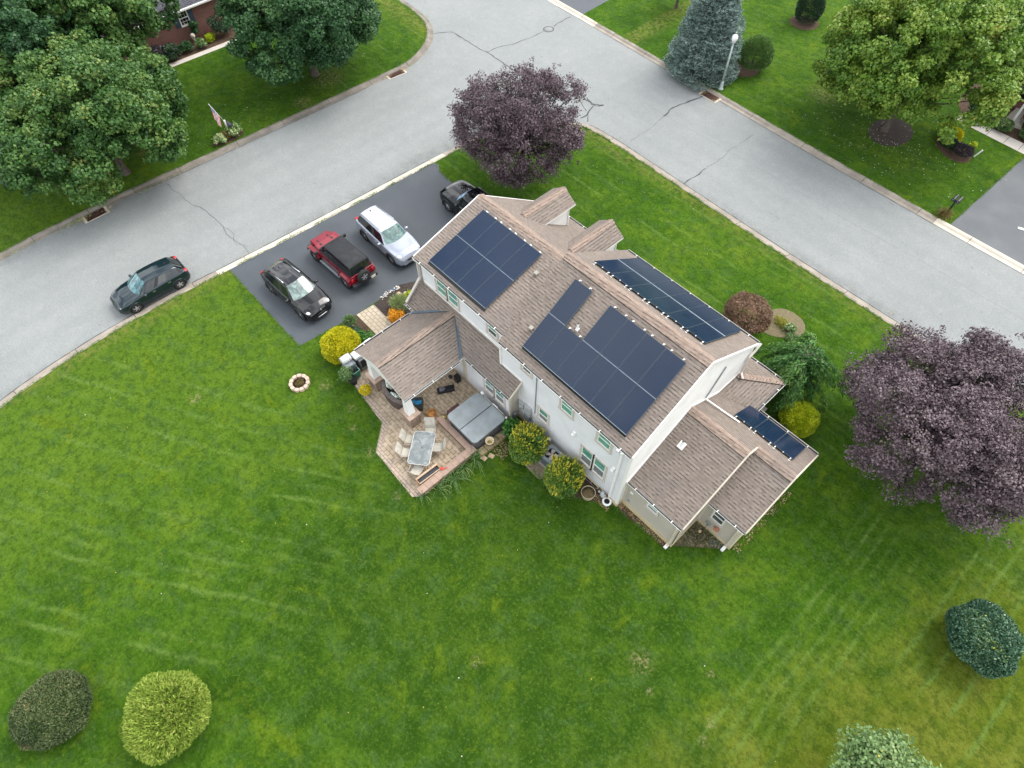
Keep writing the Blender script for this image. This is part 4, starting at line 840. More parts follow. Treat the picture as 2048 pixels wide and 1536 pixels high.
def car(name, label, loc, yaw, S):
    root = empty(name, (loc[0], loc[1], loc[2] if len(loc) > 2 else -.11), yaw, label, 'car', S.get('group'))
    L, W = S['L'], S['W']; hw = W/2; wb = S['wb']; r = S['r']; fo = S['fo']      # fo: front overhang
    xf = L/2-fo; xr_ = xf-wb; gc = S.get('gc', .18); clad = S.get('clad', 0)
    I = lambda tab, x: float(np.interp(x, [q[0] for q in tab], [q[1] for q in tab]))
    plan = S.get('plan', [(-L/2, .80), (-L/2+.12, .92), (-L/2+.5, .98), (-.3, 1), (L/2-1.0, .985), (L/2-.45, .94), (L/2-.15, .82), (L/2, .66)])
    belt = S['belt']; mid = S['mid']                       # (x, z) shoulder line and centre line of the lower body
    bot = [(-L/2, gc+.22), (-L/2+.25, gc+.06), (-L/2+.7, gc), (L/2-.7, gc), (L/2-.2, gc+.03), (L/2, gc+.14)]
    xs = np.linspace(-L/2, L/2, 76); rows = []
    for x in xs:
        w_ = hw*I(plan, x); b = I(bot, x); s_ = I(belt, x); c = I(mid, x)
        P = [(0, b), (.6*w_, b), (.92*w_, b+.01), (.975*w_, b+.08)]
        for k in range(1, 8): f = k/8; P.append((w_*(.975+.025*math.sin(math.pi*min(1, f*1.15))), b+.08+(s_-.10-b-.08)*f))
        P += [(.985*w_, s_-.09), (.965*w_, s_-.035), (.93*w_, s_), (.86*w_, s_+(c-s_)*.25), (.70*w_, s_+(c-s_)*.55), (.45*w_, s_+(c-s_)*.85), (0, c)]
        rows.append([(x, p[0], p[1]) for p in P])
    nP = len(rows[0])
    def inarch(x, z, y):
        return abs(y) > hw*.6 and any((x-cx)**2+(z-r)**2 < (r+.055)**2 for cx in (xf, xr_)) and z < r*2.2
    mb = MB(); vs_, fs, fm = [], [], []
    for sgn in (1, -1):
        for row in rows: vs_ += [(p[0], p[1]*sgn, p[2]) for p in row]
    N = len(rows)
    for sg in (0, 1):
        o_ = sg*N*nP
        for i in range(N-1):
            for j in range(nP-1):
                q = [rows[i][j], rows[i+1][j], rows[i+1][j+1], rows[i][j+1]]; cx = sum(p[0] for p in q)/4; cz = sum(p[2] for p in q)/4; cy = sum(p[1] for p in q)/4
                if inarch(cx, cz, cy): continue
                fs.append((o_+i*nP+j, o_+(i+1)*nP+j, o_+(i+1)*nP+j+1, o_+i*nP+j+1)); fm.append(1 if (clad and cz < gc+clad) or j < 3 else 0)
    b0 = len(mb.v); mb.v += vs_
    for f, m_ in zip(fs, fm): mb.f.append(list(f)); mb.m.append(m_); mb.sm.append(True)
    for i in (0, N-1):
        a = [i*nP+j for j in range(nP)]; b = [N*nP+i*nP+j for j in range(nP-1, -1, -1)]; mb.f.append(a+b); mb.m.append(0); mb.sm.append(False)
    body = mb.build('body', [S['paint'], M['cladding']], root)
    mb = MB()
    for cx in (xf, xr_): mb = MB(); mb.tube([(cx, -hw*.90, r), (cx, hw*.90, r)], r+.06, 20, 0); mb.build('wheel_well', M['well'], root)
    mb = MB()      # arch lips
    for cx in (xf, xr_):
        for s_ in (-1, 1):
            yy = hw*I(plan, cx)*.995; pts = []
            for k in range(15):
                a = math.pi*(-.12+1.24*k/14); pts.append((cx+(r+.065)*math.cos(a), s_*yy, max(r+(r+.065)*math.sin(a), gc)))
            mb = MB(); mb.tube(pts, .028 if not clad else .05, 6); mb.build('wheel_arch', M['cladding'] if clad else S['paint'], root)
    # greenhouse
    G = S['gh']; zb = lambda x: I(belt, x); xw0, xw1, xr1, xr0, xa, xd, zr_, wg, wr = (G[k] for k in ('xw0', 'xw1', 'xr1', 'xr0', 'xa', 'xd', 'zr', 'wg', 'wr'))
    st = []   # (T, Rl, B, seg)
    n1, n2, n3 = 5, 9, 5; zt1 = zr_-.03; zt2 = zr_-G.get('drop', .08)
    for i in range(n1+1):
        f = i/n1; T = V3((xw0+(xw1-xw0)*f, 0, I(mid, xw0)+.02+(zt1-I(mid, xw0)-.02)*(f**.93))); Rl = V3((xa+(xw1-.10-xa)*f, wg*.965+(wr-wg*.965)*f, zb(xa)-.02+(zt1-.07-zb(xa)+.02)*(f**.93))); st.append((T, Rl, V3((xa, wg, zb(xa)-.02)), 0))
    for i in range(1, n2+1):
        f = i/n2; T = V3((xw1+(xr1-xw1)*f, 0, zt1+(zt2-zt1)*f+.05*math.sin(math.pi*f))); Rl = V3((xw1-.10+(xr1-xw1+.10)*f, wr-(wr*.06)*f**2, zt1-.07+(zt2-zt1)*f+.05*math.sin(math.pi*f))); st.append((T, Rl, V3((xa+(xd-xa)*f, wg*(1-.035*f**2), zb(xa+(xd-xa)*f)-.02)), 1))
    for i in range(1, n3+1):
        f = i/n3; T = V3((xr1+(xr0-xr1)*f, 0, zt2+(I(mid, xr0)+.0-zt2)*f)); Rl = V3((xr1+(xr0+.10-xr1)*f, wr*.94+(wg*.86-wr*.94)*f, zt2-.07+(zb(xr0+.1)-.02-zt2+.07)*f)); st.append((T, Rl, V3((xd, wg*.965, zb(xd)-.02)), 2))
    def across(T, Rl, f): q = T.lerp(Rl, f); q.z += .035*math.sin(math.pi*f)*(1 if f < 1 else 0); q.y = Rl.y*f; q.x = T.x+(Rl.x-T.x)*f*f; return q
    shell, wsh, rgl = MB(), MB(), MB(); fr_ = [0, .25, .5, .75, .9, 1.0]
    for a, b in zip(st[:-1], st[1:]):
        seg = b[3]
        for s_ in (1, -1):
            for f0, f1 in zip(fr_[:-1], fr_[1:]):
                q = [across(a[0], a[1], f0), across(b[0], b[1], f0), across(b[0], b[1], f1), across(a[0], a[1], f1)]; q = [V3((p.x, p.y*s_, p.z)) for p in q]
                tgt = shell if (seg == 1 or f1 > .95) else (wsh if seg == 0 else rgl)
                if S.get('roofm') and seg == 1 and f1 < .95: tgt.poly(q, 1, True)
                else: tgt.poly(q, 0, True)
    side = {}; 
    pill = S.get('pillars', [.36, .72])
    for i, (a, b) in enumerate(zip(st[:-1], st[1:])):
        seg = b[3]
        for s_ in (1, -1):
            mir = lambda p: V3((p.x, p.y*s_, p.z))
            def P(s0, f): return mir(s0[1].lerp(s0[2], f))
            shell.poly([P(a, 0), P(b, 0), P(b, .10), P(a, .10)], 0, True); shell.poly([P(a, .93), P(b, .93), P(b, 1), P(a, 1)], 2, True)
            if seg == 0: key = 0 if i >= 1 else None
            elif seg == 2: key = None
            else:
                k = i-n1; f = (k+.5)/n2; key = 0 if f < pill[0]-.05 else (None if abs(f-pill[0]) < .055 else (1 if f < pill[1] else (2 if f < S.get('rearg', .98) else None)))
            if key is None: shell.poly([P(a, .10), P(b, .10), P(b, .93), P(a, .93)], S.get('pm', 2), True)
            else: side.setdefault((key, s_), MB()).poly([P(a, .10), P(b, .10), P(b, .93), P(a, .93)], 0, True)
    shell.build('roof', [S['paint'], S.get('roofm') or S['paint'], M['cladding']], root, weld=True)
    wsh.build('windshield', S['ws'], root, weld=True); rgl.build('rear_window', M['carglass'], root, weld=True)
    for k in sorted(side): side[k].build('side_window', M['carglass'], root, weld=True)
    # wheels
    for cx in (xf, xr_):
        for s_ in (-1, 1): wheel(root, cx, s_*(hw*I(plan, cx)-.10), r, .22, S.get('spokes', 5), face=s_)
    # lamps, grille, mirrors, handles
    zh = S.get('zh', belt[-1][1]-.10)
    for s_ in (-1, 1):
        mb = MB(); mb.ell((L/2-.36, s_*(hw*.70), zh), (.24, .13, .055), 12, 8); mb.build('headlight', M['lens'], root)
        mb = MB(); mb.ell((-L/2+.16, s_*(hw*.72), S.get('zt', .95)-.04), (.155, .17, .07), 12, 8); mb.build('tail_light', M['red_lens'], root)
        mb = MB(); mb.ell((xa-.28, s_*(wg+.14), zb(xa)+.06), (.09, .13, .075), 10, 8); mb.bar((xa-.25, s_*(wg-.02), zb(xa)-.01), (xa-.27, s_*(wg+.08), zb(xa)+.02), .06, .03); mb.build('mirror', S.get('mirror', S['paint']), root)
        for hx in S.get('handles', (-.35, -1.2)):
            mb = MB(); mb.box(hx-.09, hx+.09, s_*(hw*I(plan, hx))-.015, s_*(hw*I(plan, hx))+.02, zb(hx)-.17, zb(hx)-.135); mb.build('door_handle', S.get('hm', M['chrome']), root)
    mb = MB(); g_ = S.get('grille', (.50, .45, .72)); mb.ell((L/2-.10, 0, (g_[1]+g_[2])/2), (.135, hw*g_[0], (g_[2]-g_[1])/2), 16, 8); mb.build('grille', M['cladding'], root)
    mb = MB(); mb.ell((L/2-.14, 0, gc+.16), (.18, hw*.72, .05), 16, 6); mb.build('bumper_trim', S.get('btrim', M['cladding']), root)
    if S.get('rails'):
        for s_ in (-1, 1):
            mb = MB(); mb.tube([(st[n1+1][1].x, s_*(wr-.07), st[n1+1][1].z+.06), (0, s_*(wr-.05), zr_+.04), (xr1+.1, s_*(wr*.94-.05), zt2-.0)], .022, 6); mb.build('roof_rail', S['rails'], root)
    if S.get('badge'):
        mb = MB(); mb.tube([(L/2+.015+.004, .055*math.cos(a), S['badge']+.055*math.sin(a)) for a in np.linspace(0, 2*math.pi, 14)], .012, 5); mb.build('emblem', M['chrome'], root)
    mb = MB(); mb.box(xr1-.02+.25, xr1+.33, -.02, .02, zt2+.03, zt2+.09); mb.build('antenna', M['cladding'], root)
    # shut lines
    mb = MB()
    for hx in S.get('shuts', (xa-.35, .12*0+(xa+xd)/2+.05, xd+.45)):
        for s_ in (-1, 1):
            y = hw*I(plan, hx)
            mb.bar((hx, s_*(y*.978+.004), gc+.15), (hx, s_*(y+.003), (gc+belt[2][1])/2), .012, .01); mb.bar((hx, s_*(y+.003), (gc+belt[2][1])/2), (hx, s_*(y*.985+.004), zb(hx)-.09), .012, .01)
    hxs = [(xw0+.05, .80), (L/2-.35, .70)]
    mb.build('door_seam', M['cladding'], root)
    mb = MB(); mb.bar((-L/2-.005, -.26, S.get('zp', .75)), (-L/2-.005, .26, S.get('zp', .75)), .02, .13); mb.build('number_plate', M['plate'], root)
    return root
P_dark = paint('dark_grey_paint', (.008, .020, .026), .06, .2, .35); P_black = paint('black_paint', (.003, .0035, .0045), .04, .0, .25)
P_silver = paint('silver_paint', (.33, .36, .42), .14, .4); P_white = paint('white_roof_paint', (.44, .46, .49), .14, .1); P_red = paint('dark_red_paint', (.20, .002, .012), .10, .2, .3)
# hatchback at the kerb, nose to the left of the photo (towards -Y)
hatch = dict(L=4.26, W=1.80, wb=2.63, r=.32, fo=.84, gc=.15, paint=P_dark, belt=[(-2.13, .80), (-1.95, .96), (-1.2, .99), (.3, .95), (1.2, .86), (1.75, .76), (2.0, .66), (2.13, .55)],
    mid=[(-2.13, .82), (-1.9, 1.02), (-1.2, 1.03), (.6, 1.03), (.95, .99), (1.6, .90), (1.95, .76), (2.13, .58)], gh=dict(xw0=.98, xw1=.22, xr1=-1.62, xr0=-2.0, xa=.80, xd=-1.62, zr=1.45, wg=.83, wr=.60, drop=.10),
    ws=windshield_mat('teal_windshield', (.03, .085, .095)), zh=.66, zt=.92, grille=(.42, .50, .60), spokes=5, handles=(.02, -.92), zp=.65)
car('hatchback_car', 'dark grey five-door hatchback parked alone at the kerb on the street', (-32.38, 1.26), R(-90), hatch)
# black electric crossover
suvb = dict(L=4.58, W=1.85, wb=2.77, r=.37, fo=.87, gc=.20, clad=.06, paint=P_black, belt=[(-2.29, .92), (-2.05, 1.08), (-1.3, 1.10), (.4, 1.02), (1.3, .94), (1.9, .84), (2.15, .74), (2.29, .62)],
    mid=[(-2.29, .95), (-2.05, 1.14), (-1.3, 1.15), (.7, 1.12), (1.1, 1.07), (1.8, .99), (2.12, .86), (2.29, .66)], gh=dict(xw0=1.12, xw1=.32, xr1=-1.55, xr0=-2.14, xa=.92, xd=-1.70, zr=1.62, wg=.85, wr=.60, drop=.14),
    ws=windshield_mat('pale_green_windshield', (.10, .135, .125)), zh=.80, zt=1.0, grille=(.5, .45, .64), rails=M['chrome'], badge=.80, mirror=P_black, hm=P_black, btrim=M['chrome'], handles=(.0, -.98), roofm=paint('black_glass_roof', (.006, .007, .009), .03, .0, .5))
car('crossover_car', 'glossy black crossover parked nose to the garden nearest the lawn', (-26.14, 7.2, .006), R(3.8), suvb)
# silver crossover
suvs = dict(L=4.60, W=1.86, wb=2.69, r=.355, fo=.93, gc=.20, clad=.14, paint=P_silver, belt=[(-2.3, .95), (-2.1, 1.08), (-1.3, 1.10), (.4, 1.04), (1.3, 1.0), (1.9, .92), (2.15, .82), (2.3, .70)],
    mid=[(-2.3, .98), (-2.1, 1.13), (-1.3, 1.14), (.6, 1.13), (1.0, 1.09), (1.8, 1.03), (2.12, .92), (2.3, .74)], gh=dict(xw0=1.0, xw1=.38, xr1=-1.85, xr0=-2.2, xa=.80, xd=-1.85, zr=1.66, wg=.85, wr=.63, drop=.08),
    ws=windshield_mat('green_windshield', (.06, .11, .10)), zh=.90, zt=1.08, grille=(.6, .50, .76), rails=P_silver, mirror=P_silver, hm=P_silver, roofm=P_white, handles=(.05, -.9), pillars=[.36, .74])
car('crossover_car', 'silver crossover with white roof parked nose to the house beside the red car', (-25.94, 13.5, .006), R(-.4), suvs)
# black truck-like SUV, mostly behind the roof
suvk = dict(L=5.1, W=1.98, wb=2.95, r=.40, fo=.98, gc=.25, clad=.10, paint=P_black, belt=[(-2.55, 1.0), (-2.3, 1.15), (-1.4, 1.16), (.5, 1.12), (1.4, 1.10), (2.1, 1.04), (2.4, .95), (2.55, .80)],
    mid=[(-2.55, 1.02), (-2.3, 1.2), (.7, 1.22), (1.1, 1.20), (2.0, 1.16), (2.4, 1.04), (2.55, .85)], gh=dict(xw0=1.02, xw1=.42, xr1=-2.1, xr0=-2.48, xa=.84, xd=-2.1, zr=1.80, wg=.90, wr=.68, drop=.08),
    plan=[(-2.55, .86), (-2.3, .95), (-1.8, .99), (0, 1), (1.7, .99), (2.2, .95), (2.42, .87), (2.55, .76)], ws=windshield_mat('sky_reflection_windshield', (.20, .33, .52)), zh=.95, zt=1.1, grille=(.6, .5, .85), mirror=P_black, handles=(.0, -1.0), spokes=6)  # windshield base colour carries the blue-white sky reflection
car('suv_car', 'large black SUV facing the street, half hidden behind the house roof', (-24.23, 18.87, .006), R(180), suvk)
# red off-road car with a soft top
def jeep(loc, yaw):
    root = empty('off_road_car', (loc[0], loc[1], 0), yaw, 'dark red boxy off-road car with black soft top and spare wheel on the tailgate', 'car')
    pr = P_red; bk = M['cladding']; hw = .80
    B = lambda name, fn, mat, par=None, bev=.03: (lambda m: (fn(m), m.build(name, mat, par or root, bevel=bev))[1])(MB())
    # tub and bonnet
    mb = MB(); mb.prism([(-2.12, .55), (.95, .50), (.95, 1.14), (-2.12, 1.16)], 'y', -hw+.02, hw-.02); mb.build('body', pr, root, bevel=.04)
    mb = MB(); F = [(.92, .70), (2.02, .62), (2.05, .75), (2.0, 1.10), (1.4, 1.20), (.92, 1.22)]
    v0 = [(x, -hw*(.93 if x < 1 else .93-.14*(x-.92)), z) for x, z in F]; v1 = [(x, -y, z) for x, y, z in v0]
    n = len(F); mb.mesh(v0+v1, [tuple(range(n)), tuple(range(2*n-1, n-1, -1))]+[(i, (i+1) % n, n+(i+1) % n, n+i) for i in range(n)]); mb.build('bonnet', pr, root, bevel=.05)
    mb = MB()
    for y in (-.38, .38): mb.box(1.15, 1.33, y-.05, y+.05, 1.19, 1.225); mb.box(1.45, 1.7, y*.9-.02, y*.9+.02, 1.17, 1.2)
    mb.box(.90, 1.0, -.7, .7, 1.2, 1.235); mb.build('bonnet_vent', bk, root)
    B('grille', lambda m: (m.box(2.0, 2.07, -.62, .62, .68, 1.08),), pr); 
    mb = MB(); [mb.box(2.06, 2.085, -.30+.1*k-.03, -.30+.1*k+.03, .74, 1.02) for k in range(7)]; mb.build('grille_slot', M['well'], root)
    for s_ in (-1, 1):
        mb = MB(); mb.tube([(2.04, s_*.48, .92), (2.10, s_*.48, .92)], .10, 14); mb.build('headlight', M['lens'], root)
        # flat fenders
        for cx, nm in ((1.52, 'fender'), (-1.49, 'fender')):
            pts = [(cx-.56, .62), (cx-.46, .80), (cx-.30, .93), (cx+.30, .93), (cx+.48, .82), (cx+.56, .60)]; mb = MB()
            for a, b in zip(pts[:-1], pts[1:]): mb.mesh([(a[0], s_*.70, a[1]+.06), (b[0], s_*.70, b[1]+.06), (b[0], s_*.94, b[1]), (a[0], s_*.94, a[1]), (a[0], s_*.70, a[1]-.0), (b[0], s_*.70, b[1]-.0), (b[0], s_*.94, b[1]-.07), (a[0], s_*.94, a[1]-.07)], [(0, 1, 2, 3), (4, 7, 6, 5), (3, 2, 6, 7), (0, 3, 7, 4), (1, 5, 6, 2)])
            mb.build('fender', pr, root, weld=True)
        B('running_board', lambda m: m.box(-.95, .95, s_*.84-.08, s_*.84+.08, .40, .46), M['galv'])
        B('mirror', lambda m: m.box(.72, .84, s_*.99-.09, s_*.99+.09, 1.16, 1.36), bk)
        mb = MB(); mb.box(-2.14, -2.08, s_*.70-.07, s_*.70+.07, .80, 1.02); mb.build('tail_light', M['red_lens'], root, bevel=.02)
        for hx in (.12, -.72): B('door_handle', lambda m: m.box(hx-.08, hx+.08, s_*(hw)-.03, s_*hw+.03, 1.0, 1.04), M['cladding'], bev=0)
        mb = MB(); 
        for hx in (.88, -.02, -.86): mb.box(hx-.008, hx+.008, s_*(hw-.02)-.006, s_*(hw-.02)+.006, .58, 1.14)
        mb.build('door_seam', M['well'], root)
        for cx in (1.52, -1.49): wheel(root, cx, s_*.80, .40, .25, 5, face=s_)
        # side windows
        for (xa, xb, xc, xd2) in ((.74, .05, .52, .03), (-.06, -.82, -.05, -.80), (-.92, -1.98, -.91, -1.86)):
            mb = MB(); mb.poly([(xa, s_*(.765), 1.17), (xb, s_*.765, 1.17), (xd2, s_*.675, 1.66), (xc, s_*.675, 1.66)]); q = mb.build('side_window', M['carglass'], root)
    mb = MB(); mb.obox((0, 0, .45), (2.0, 0, 0), (0, .55, 0), (0, 0, .12)); mb.build('chassis', M['well'], root)
    # soft top: closed shell with rounded shoulders
    prof = [(.80, 1.17, .76), (.50, 1.70, .66), (.44, 1.76, .62), (-.7, 1.80, .63), (-1.85, 1.76, .63), (-1.98, 1.66, .66), (-2.08, 1.18, .755)]
    mb = MB(); cols = []
    for x, z, y in prof: cols.append([(x, -y, z-.045), (x, -y+.07, z), (x, -.3, z+.02), (x, .3, z+.02), (x, y-.07, z), (x, y, z-.045)])
    for a, b in zip(cols[1:-1], cols[2:]):
        for j in range(5): mb.poly([a[j], b[j], b[j+1], a[j+1]], 0, True)
    for s_ in (0, 5):
        sg = -1 if s_ == 0 else 1
        for a, b in zip(cols[1:5], cols[2:6]): mb.poly([a[s_], b[s_], (b[0][0], b[s_][1]-sg*.012, b[0][2]-.08), (a[0][0], a[s_][1]-sg*.012, a[0][2]-.08)], 0)
        for xx, x2 in ((.78, .50), (.04, .02), (-.84, -.82), (-2.03, -1.93)): mb.mesh([(xx-.06, sg*.768, 1.16), (xx+.02, sg*.768, 1.16), (x2+.03, sg*.678, 1.68), (x2-.05, sg*.678, 1.68)], [(0, 1, 2, 3)])
    soft = plain('black_soft_top', (.018, .02, .023), .75, var=.25, scale=2.5, bump=.03); mb.build('soft_top', soft, root, weld=True)
    mb = MB(); mb.poly([(.80, -.74, 1.18), (.80, .74, 1.18), (.50, .62, 1.70), (.50, -.62, 1.70)]); mb.build('windshield', M['carglass'], root)
    mb = MB(); mb.poly([(-2.085, -.72, 1.19), (-2.085, .72, 1.19), (-1.985, .62, 1.68), (-1.985, -.62, 1.68)]); mb.build('rear_window', M['carglass'], root)
    # bumpers
    B('bumper', lambda m: (m.box(2.08, 2.30, -.78, .78, .50, .66)), bk); B('bumper', lambda m: (m.box(-2.36, -2.12, -.82, .82, .46, .66)), bk)
    mb = MB(); mb.box(-2.385, -2.365, -.66, -.36, .50, .66); mb.build('number_plate', M['plate'], root)
    # spare wheel faces backwards
    sp = MB(); rr = .40; c = V3((-2.30, .05, .98)); n = 26; prof2 = [(rr*.55, -.12), (rr*.9, -.12), (rr, -.08), (rr, .08), (rr*.9, .12), (rr*.55, .12)]; vs_, fs = [], []
    for q, x in prof2:
        for k in range(n): a = 2*math.pi*k/n; vs_.append((c.x+x, c.y+q*math.cos(a), c.z+q*math.sin(a)))
    for i in range(len(prof2)-1):
        for k in range(n): fs.append((i*n+k, i*n+(k+1) % n, (i+1)*n+(k+1) % n, (i+1)*n+k))
    sp.mesh(vs_, fs, 0, True); spo = sp.build('spare_wheel', M['tyre'], root)
    mb = MB(); D = [(c.x-.05, c.y+rr*.56*math.cos(2*math.pi*k/20), c.z+rr*.56*math.sin(2*math.pi*k/20)) for k in range(20)]; mb.poly(D, 1)
    for k in range(5):
        a = 2*math.pi*(k+.25)/5; d = V3((0, math.cos(a), math.sin(a))); s_ = V3((0, -math.sin(a), math.cos(a))); q = c+V3((-.11, 0, 0)); mb.mesh([q-s_*.05, q+s_*.05, q+d*.23+s_*.045, q+d*.23-s_*.045], [(0, 1, 2, 3)], 0)
    ro = [(c.x-.11, c.y+rr*.58*math.cos(2*math.pi*k/20), c.z+rr*.58*math.sin(2*math.pi*k/20)) for k in range(20)]; ri = [(c.x-.11, c.y+rr*.5*math.cos(2*math.pi*k/20), c.z+rr*.5*math.sin(2*math.pi*k/20)) for k in range(20)]
    for k in range(20): j = (k+1) % 20; mb.poly([ro[k], ro[j], ri[j], ri[k]], 0); mb.poly([ri[k], ri[j], D[j], D[k]], 1)
    mb.build('rim', [M['rim'], M['well']], spo, fixn=False)
    return root
jeep((-26.41, 10.4), R(182.3))
# ------------------------------------------------------------------ plants
def leaf_mat(name, stops, rough=.5, trans=.25, spec=.3):
    t = NT(name); a = t.n('Attribute', attribute_name='tint', attribute_type='GEOMETRY')
    col = t.ramp(a.outputs['Fac'], [(p, c) for p, c in stops])
    t.fin(col, rough, spec=spec); tr = t.n('BsdfTranslucent'); t.l(t.mix(.35, col, (.25, .45, .03), 'MIX') if name != 'x' else col, tr.inputs[0])
    if trans:
        t.l(col, tr.inputs[0]); mx = t.n('MixShader'); mx.inputs[0].default_value = trans; t.l(t.b.outputs[0], mx.inputs[1]); t.l(tr.outputs[0], mx.inputs[2]); t.l(mx.outputs[0], t.out.inputs[0])
    return t.m
def quads(name, C, A, B, tint, mat, parent=None):
    """leaves: centre C, half axes A (length) and B (width); kite shaped quads"""
    n = len(C); v = np.empty((n, 4, 3)); v[:, 0] = C-A; v[:, 1] = C+B+A*.1; v[:, 2] = C+A; v[:, 3] = C-B+A*.1
    me = bpy.data.meshes.new(name); me.vertices.add(4*n); me.vertices.foreach_set('co', v.reshape(-1).astype(np.float32))
    me.loops.add(4*n); me.loops.foreach_set('vertex_index', np.arange(4*n, dtype=np.int32)); me.polygons.add(n)
    me.polygons.foreach_set('loop_start', np.arange(0, 4*n, 4, dtype=np.int32)); me.polygons.foreach_set('loop_total', np.full(n, 4, dtype=np.int32))
    at = me.attributes.new('tint', 'FLOAT', 'FACE'); at.data.foreach_set('value', np.clip(tint, 0, 1).astype(np.float32)); me.materials.append(mat); me.update(calc_edges=True)
    o = bpy.data.objects.new(name, me); COL.objects.link(o)
    if parent: o.parent = parent
    return o
def unit(a): return a/np.maximum(np.linalg.norm(a, axis=-1, keepdims=True), 1e-9)
def rdirs(g, n): return unit(g.normal(size=(n, 3)))
def frame(D, g):
    """random tangent to each direction"""
    T = unit(np.cross(D, rdirs(g, len(D)))); return T
M['bark'] = plain('grey_bark', (.10, .08, .065), .9, var=.35, scale=8, bump=.02); M['bark_d'] = plain('dark_bark', (.045, .035, .032), .9, var=.3, scale=8)
def crown(g, rh, rv, ncl, rc, n, ll, lw, zc, flat_=.0, shell=(.6, 1.0), lob=.18, up=.35, asp=1.0, hol=.55, drop=0, nl=15, sprig=0):
    """leaf cloud in two levels: big boughs bulging from the crown, clumps of leaves over each bough"""
    if ncl > 40:
        i = np.arange(nl*2)+.5; ph = np.arccos(1-2*i/(nl*2)); th = math.pi*(1+5**.5)*i+g.uniform(0, 6); L = np.c_[np.cos(th)*np.sin(ph), np.sin(th)*np.sin(ph), np.cos(ph)]; L = unit(L+g.normal(0, .16, L.shape)); L = L[L[:, 2] > -.62]; nL = len(L)
        lr = rh*g.uniform(.26, .42, nL); lc = L*np.array([rh, rh, rv])*(1+g.uniform(-lob, lob*.55, nL))[:, None]-L*lr[:, None]*.85
        k = g.choice(nL, ncl, p=lr**2/np.sum(lr**2)); d = unit(rdirs(g, ncl)+L[k]*.75); P = lc[k]+d*(lr[k]*g.uniform(hol, 1.0, ncl)**.6)[:, None]*np.array([1, 1, .85]); cr = rc*g.uniform(.45, .95, ncl)*(.62); ctl = g.normal(0, .07, nL)[k]
        if sprig:
            e_ = g.choice(ncl, sprig); dd = unit(P[e_]/np.array([rh, rh, rv])+np.array([0, 0, .3])); P = np.r_[P, P[e_]+dd*(rc*g.uniform(.5, 1.3, sprig))[:, None]]; cr = np.r_[cr, cr[e_]*.35]; ctl = np.r_[ctl, ctl[e_]]; ncl += sprig
        # sparse filling inside so the crown does not read hollow
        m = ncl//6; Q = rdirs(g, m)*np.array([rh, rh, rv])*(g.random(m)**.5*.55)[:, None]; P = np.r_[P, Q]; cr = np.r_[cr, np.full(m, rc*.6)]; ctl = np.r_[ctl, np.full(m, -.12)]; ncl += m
    else:
        D = rdirs(g, ncl*3); D = D[D[:, 2] > -.75][:ncl]; ncl = len(D); lobes = rdirs(g, 9); amp = g.uniform(-1, 1, 9); k = 1+lob*np.clip((np.maximum(D@lobes.T, 0)**3)@amp, -1, 1)
        rad = (hol+(1-hol)*g.random(ncl)**.55)*k; cr = rc*g.uniform(.65, 1.3, ncl); lim = 1-cr/rh*.75; P = D*np.array([rh*asp, rh/asp, rv])*(rad*lim)[:, None]; ctl = np.zeros(ncl)
    P[:, 2] += zc
    wgt = cr**1.9; idx = g.choice(ncl, n, p=wgt/wgt.sum()); d = rdirs(g, n); d[:, 2] = np.abs(d[:, 2])*np.where(g.random(n) < .72, 1, -1)
    rr = cr[idx]*(shell[0]+(shell[1]-shell[0])*g.random(n)**.7); C = P[idx]+d*np.c_[rr*1.15, rr*1.15, rr*.75]
    C += g.normal(size=(n, 3))*.05; N = unit(d*.8+rdirs(g, n)*.9+np.array([0, 0, up])); A_ = frame(N, g); Bv = np.cross(N, A_)
    s = g.uniform(.6, 1.3, n); A = A_*(ll/2*s)[:, None]; B = Bv*(lw/2*s)[:, None]
    ct = g.normal(0, .085, ncl)+ctl; hgt = (C[:, 2]-zc)/max(rv, .1); tint = .47+ct[idx]+g.normal(0, .11, n)+.05*hgt  # tint rises with height: light on the crown top put into leaf colour
    keep = C[:, 2] > .05
    return C[keep], A[keep], B[keep], tint[keep], P, cr
def tree(name, label, x, y, rh, rv, zc, n, ll, lw, mat, ncl=70, rc=None, seed=1, trunk=(.16, .1), base=None, group=None, cat='tree', bark='bark', limbs=18, parts=('crown', 'trunk'), **k):
    g = np.random.default_rng(seed); rc = rc or rh*.26; root = empty(name, (x, y, 0), 0, label, cat, group)
    C, A, B, ti, P, cr = crown(g, rh, rv, ncl, rc, n, ll, lw, zc, **k)
    quads(parts[0], C, A, B, ti, mat, root)
    if trunk:
        bx, by = (base[0]-x, base[1]-y) if base else (0, 0); mb = MB(); fork = max(.5, zc-rv*.75); top = V3((0, 0, zc+rv*.35))
        mb.tube([(bx, by, -.02), (bx*.9, by*.9, fork*.35), (bx*.6, by*.6, fork), top], [trunk[0]*1.5, trunk[0]*1.05, trunk[0]*.9, .03], 9)
        for i in g.choice(len(P), min(limbs, len(P)), replace=False):
            p = V3(P[i]); s_ = V3((bx*.6, by*.6, fork)).lerp(top, float(g.uniform(0, .5))); m_ = s_.lerp(p, .5)+V3((0, 0, -.06*(p-s_).length)); mb.tube([s_, m_, p], [trunk[0]*.42, trunk[0]*.25, .012], 5)
            for _ in range(3):
                q = p+V3(g.normal(0, cr[i]*.55, 3)); mb.tube([m_.lerp(p, .5), q], [.02, .006], 4, 0, False)
        mb.build(parts[1], M[bark], root, fixn=False)
    return root
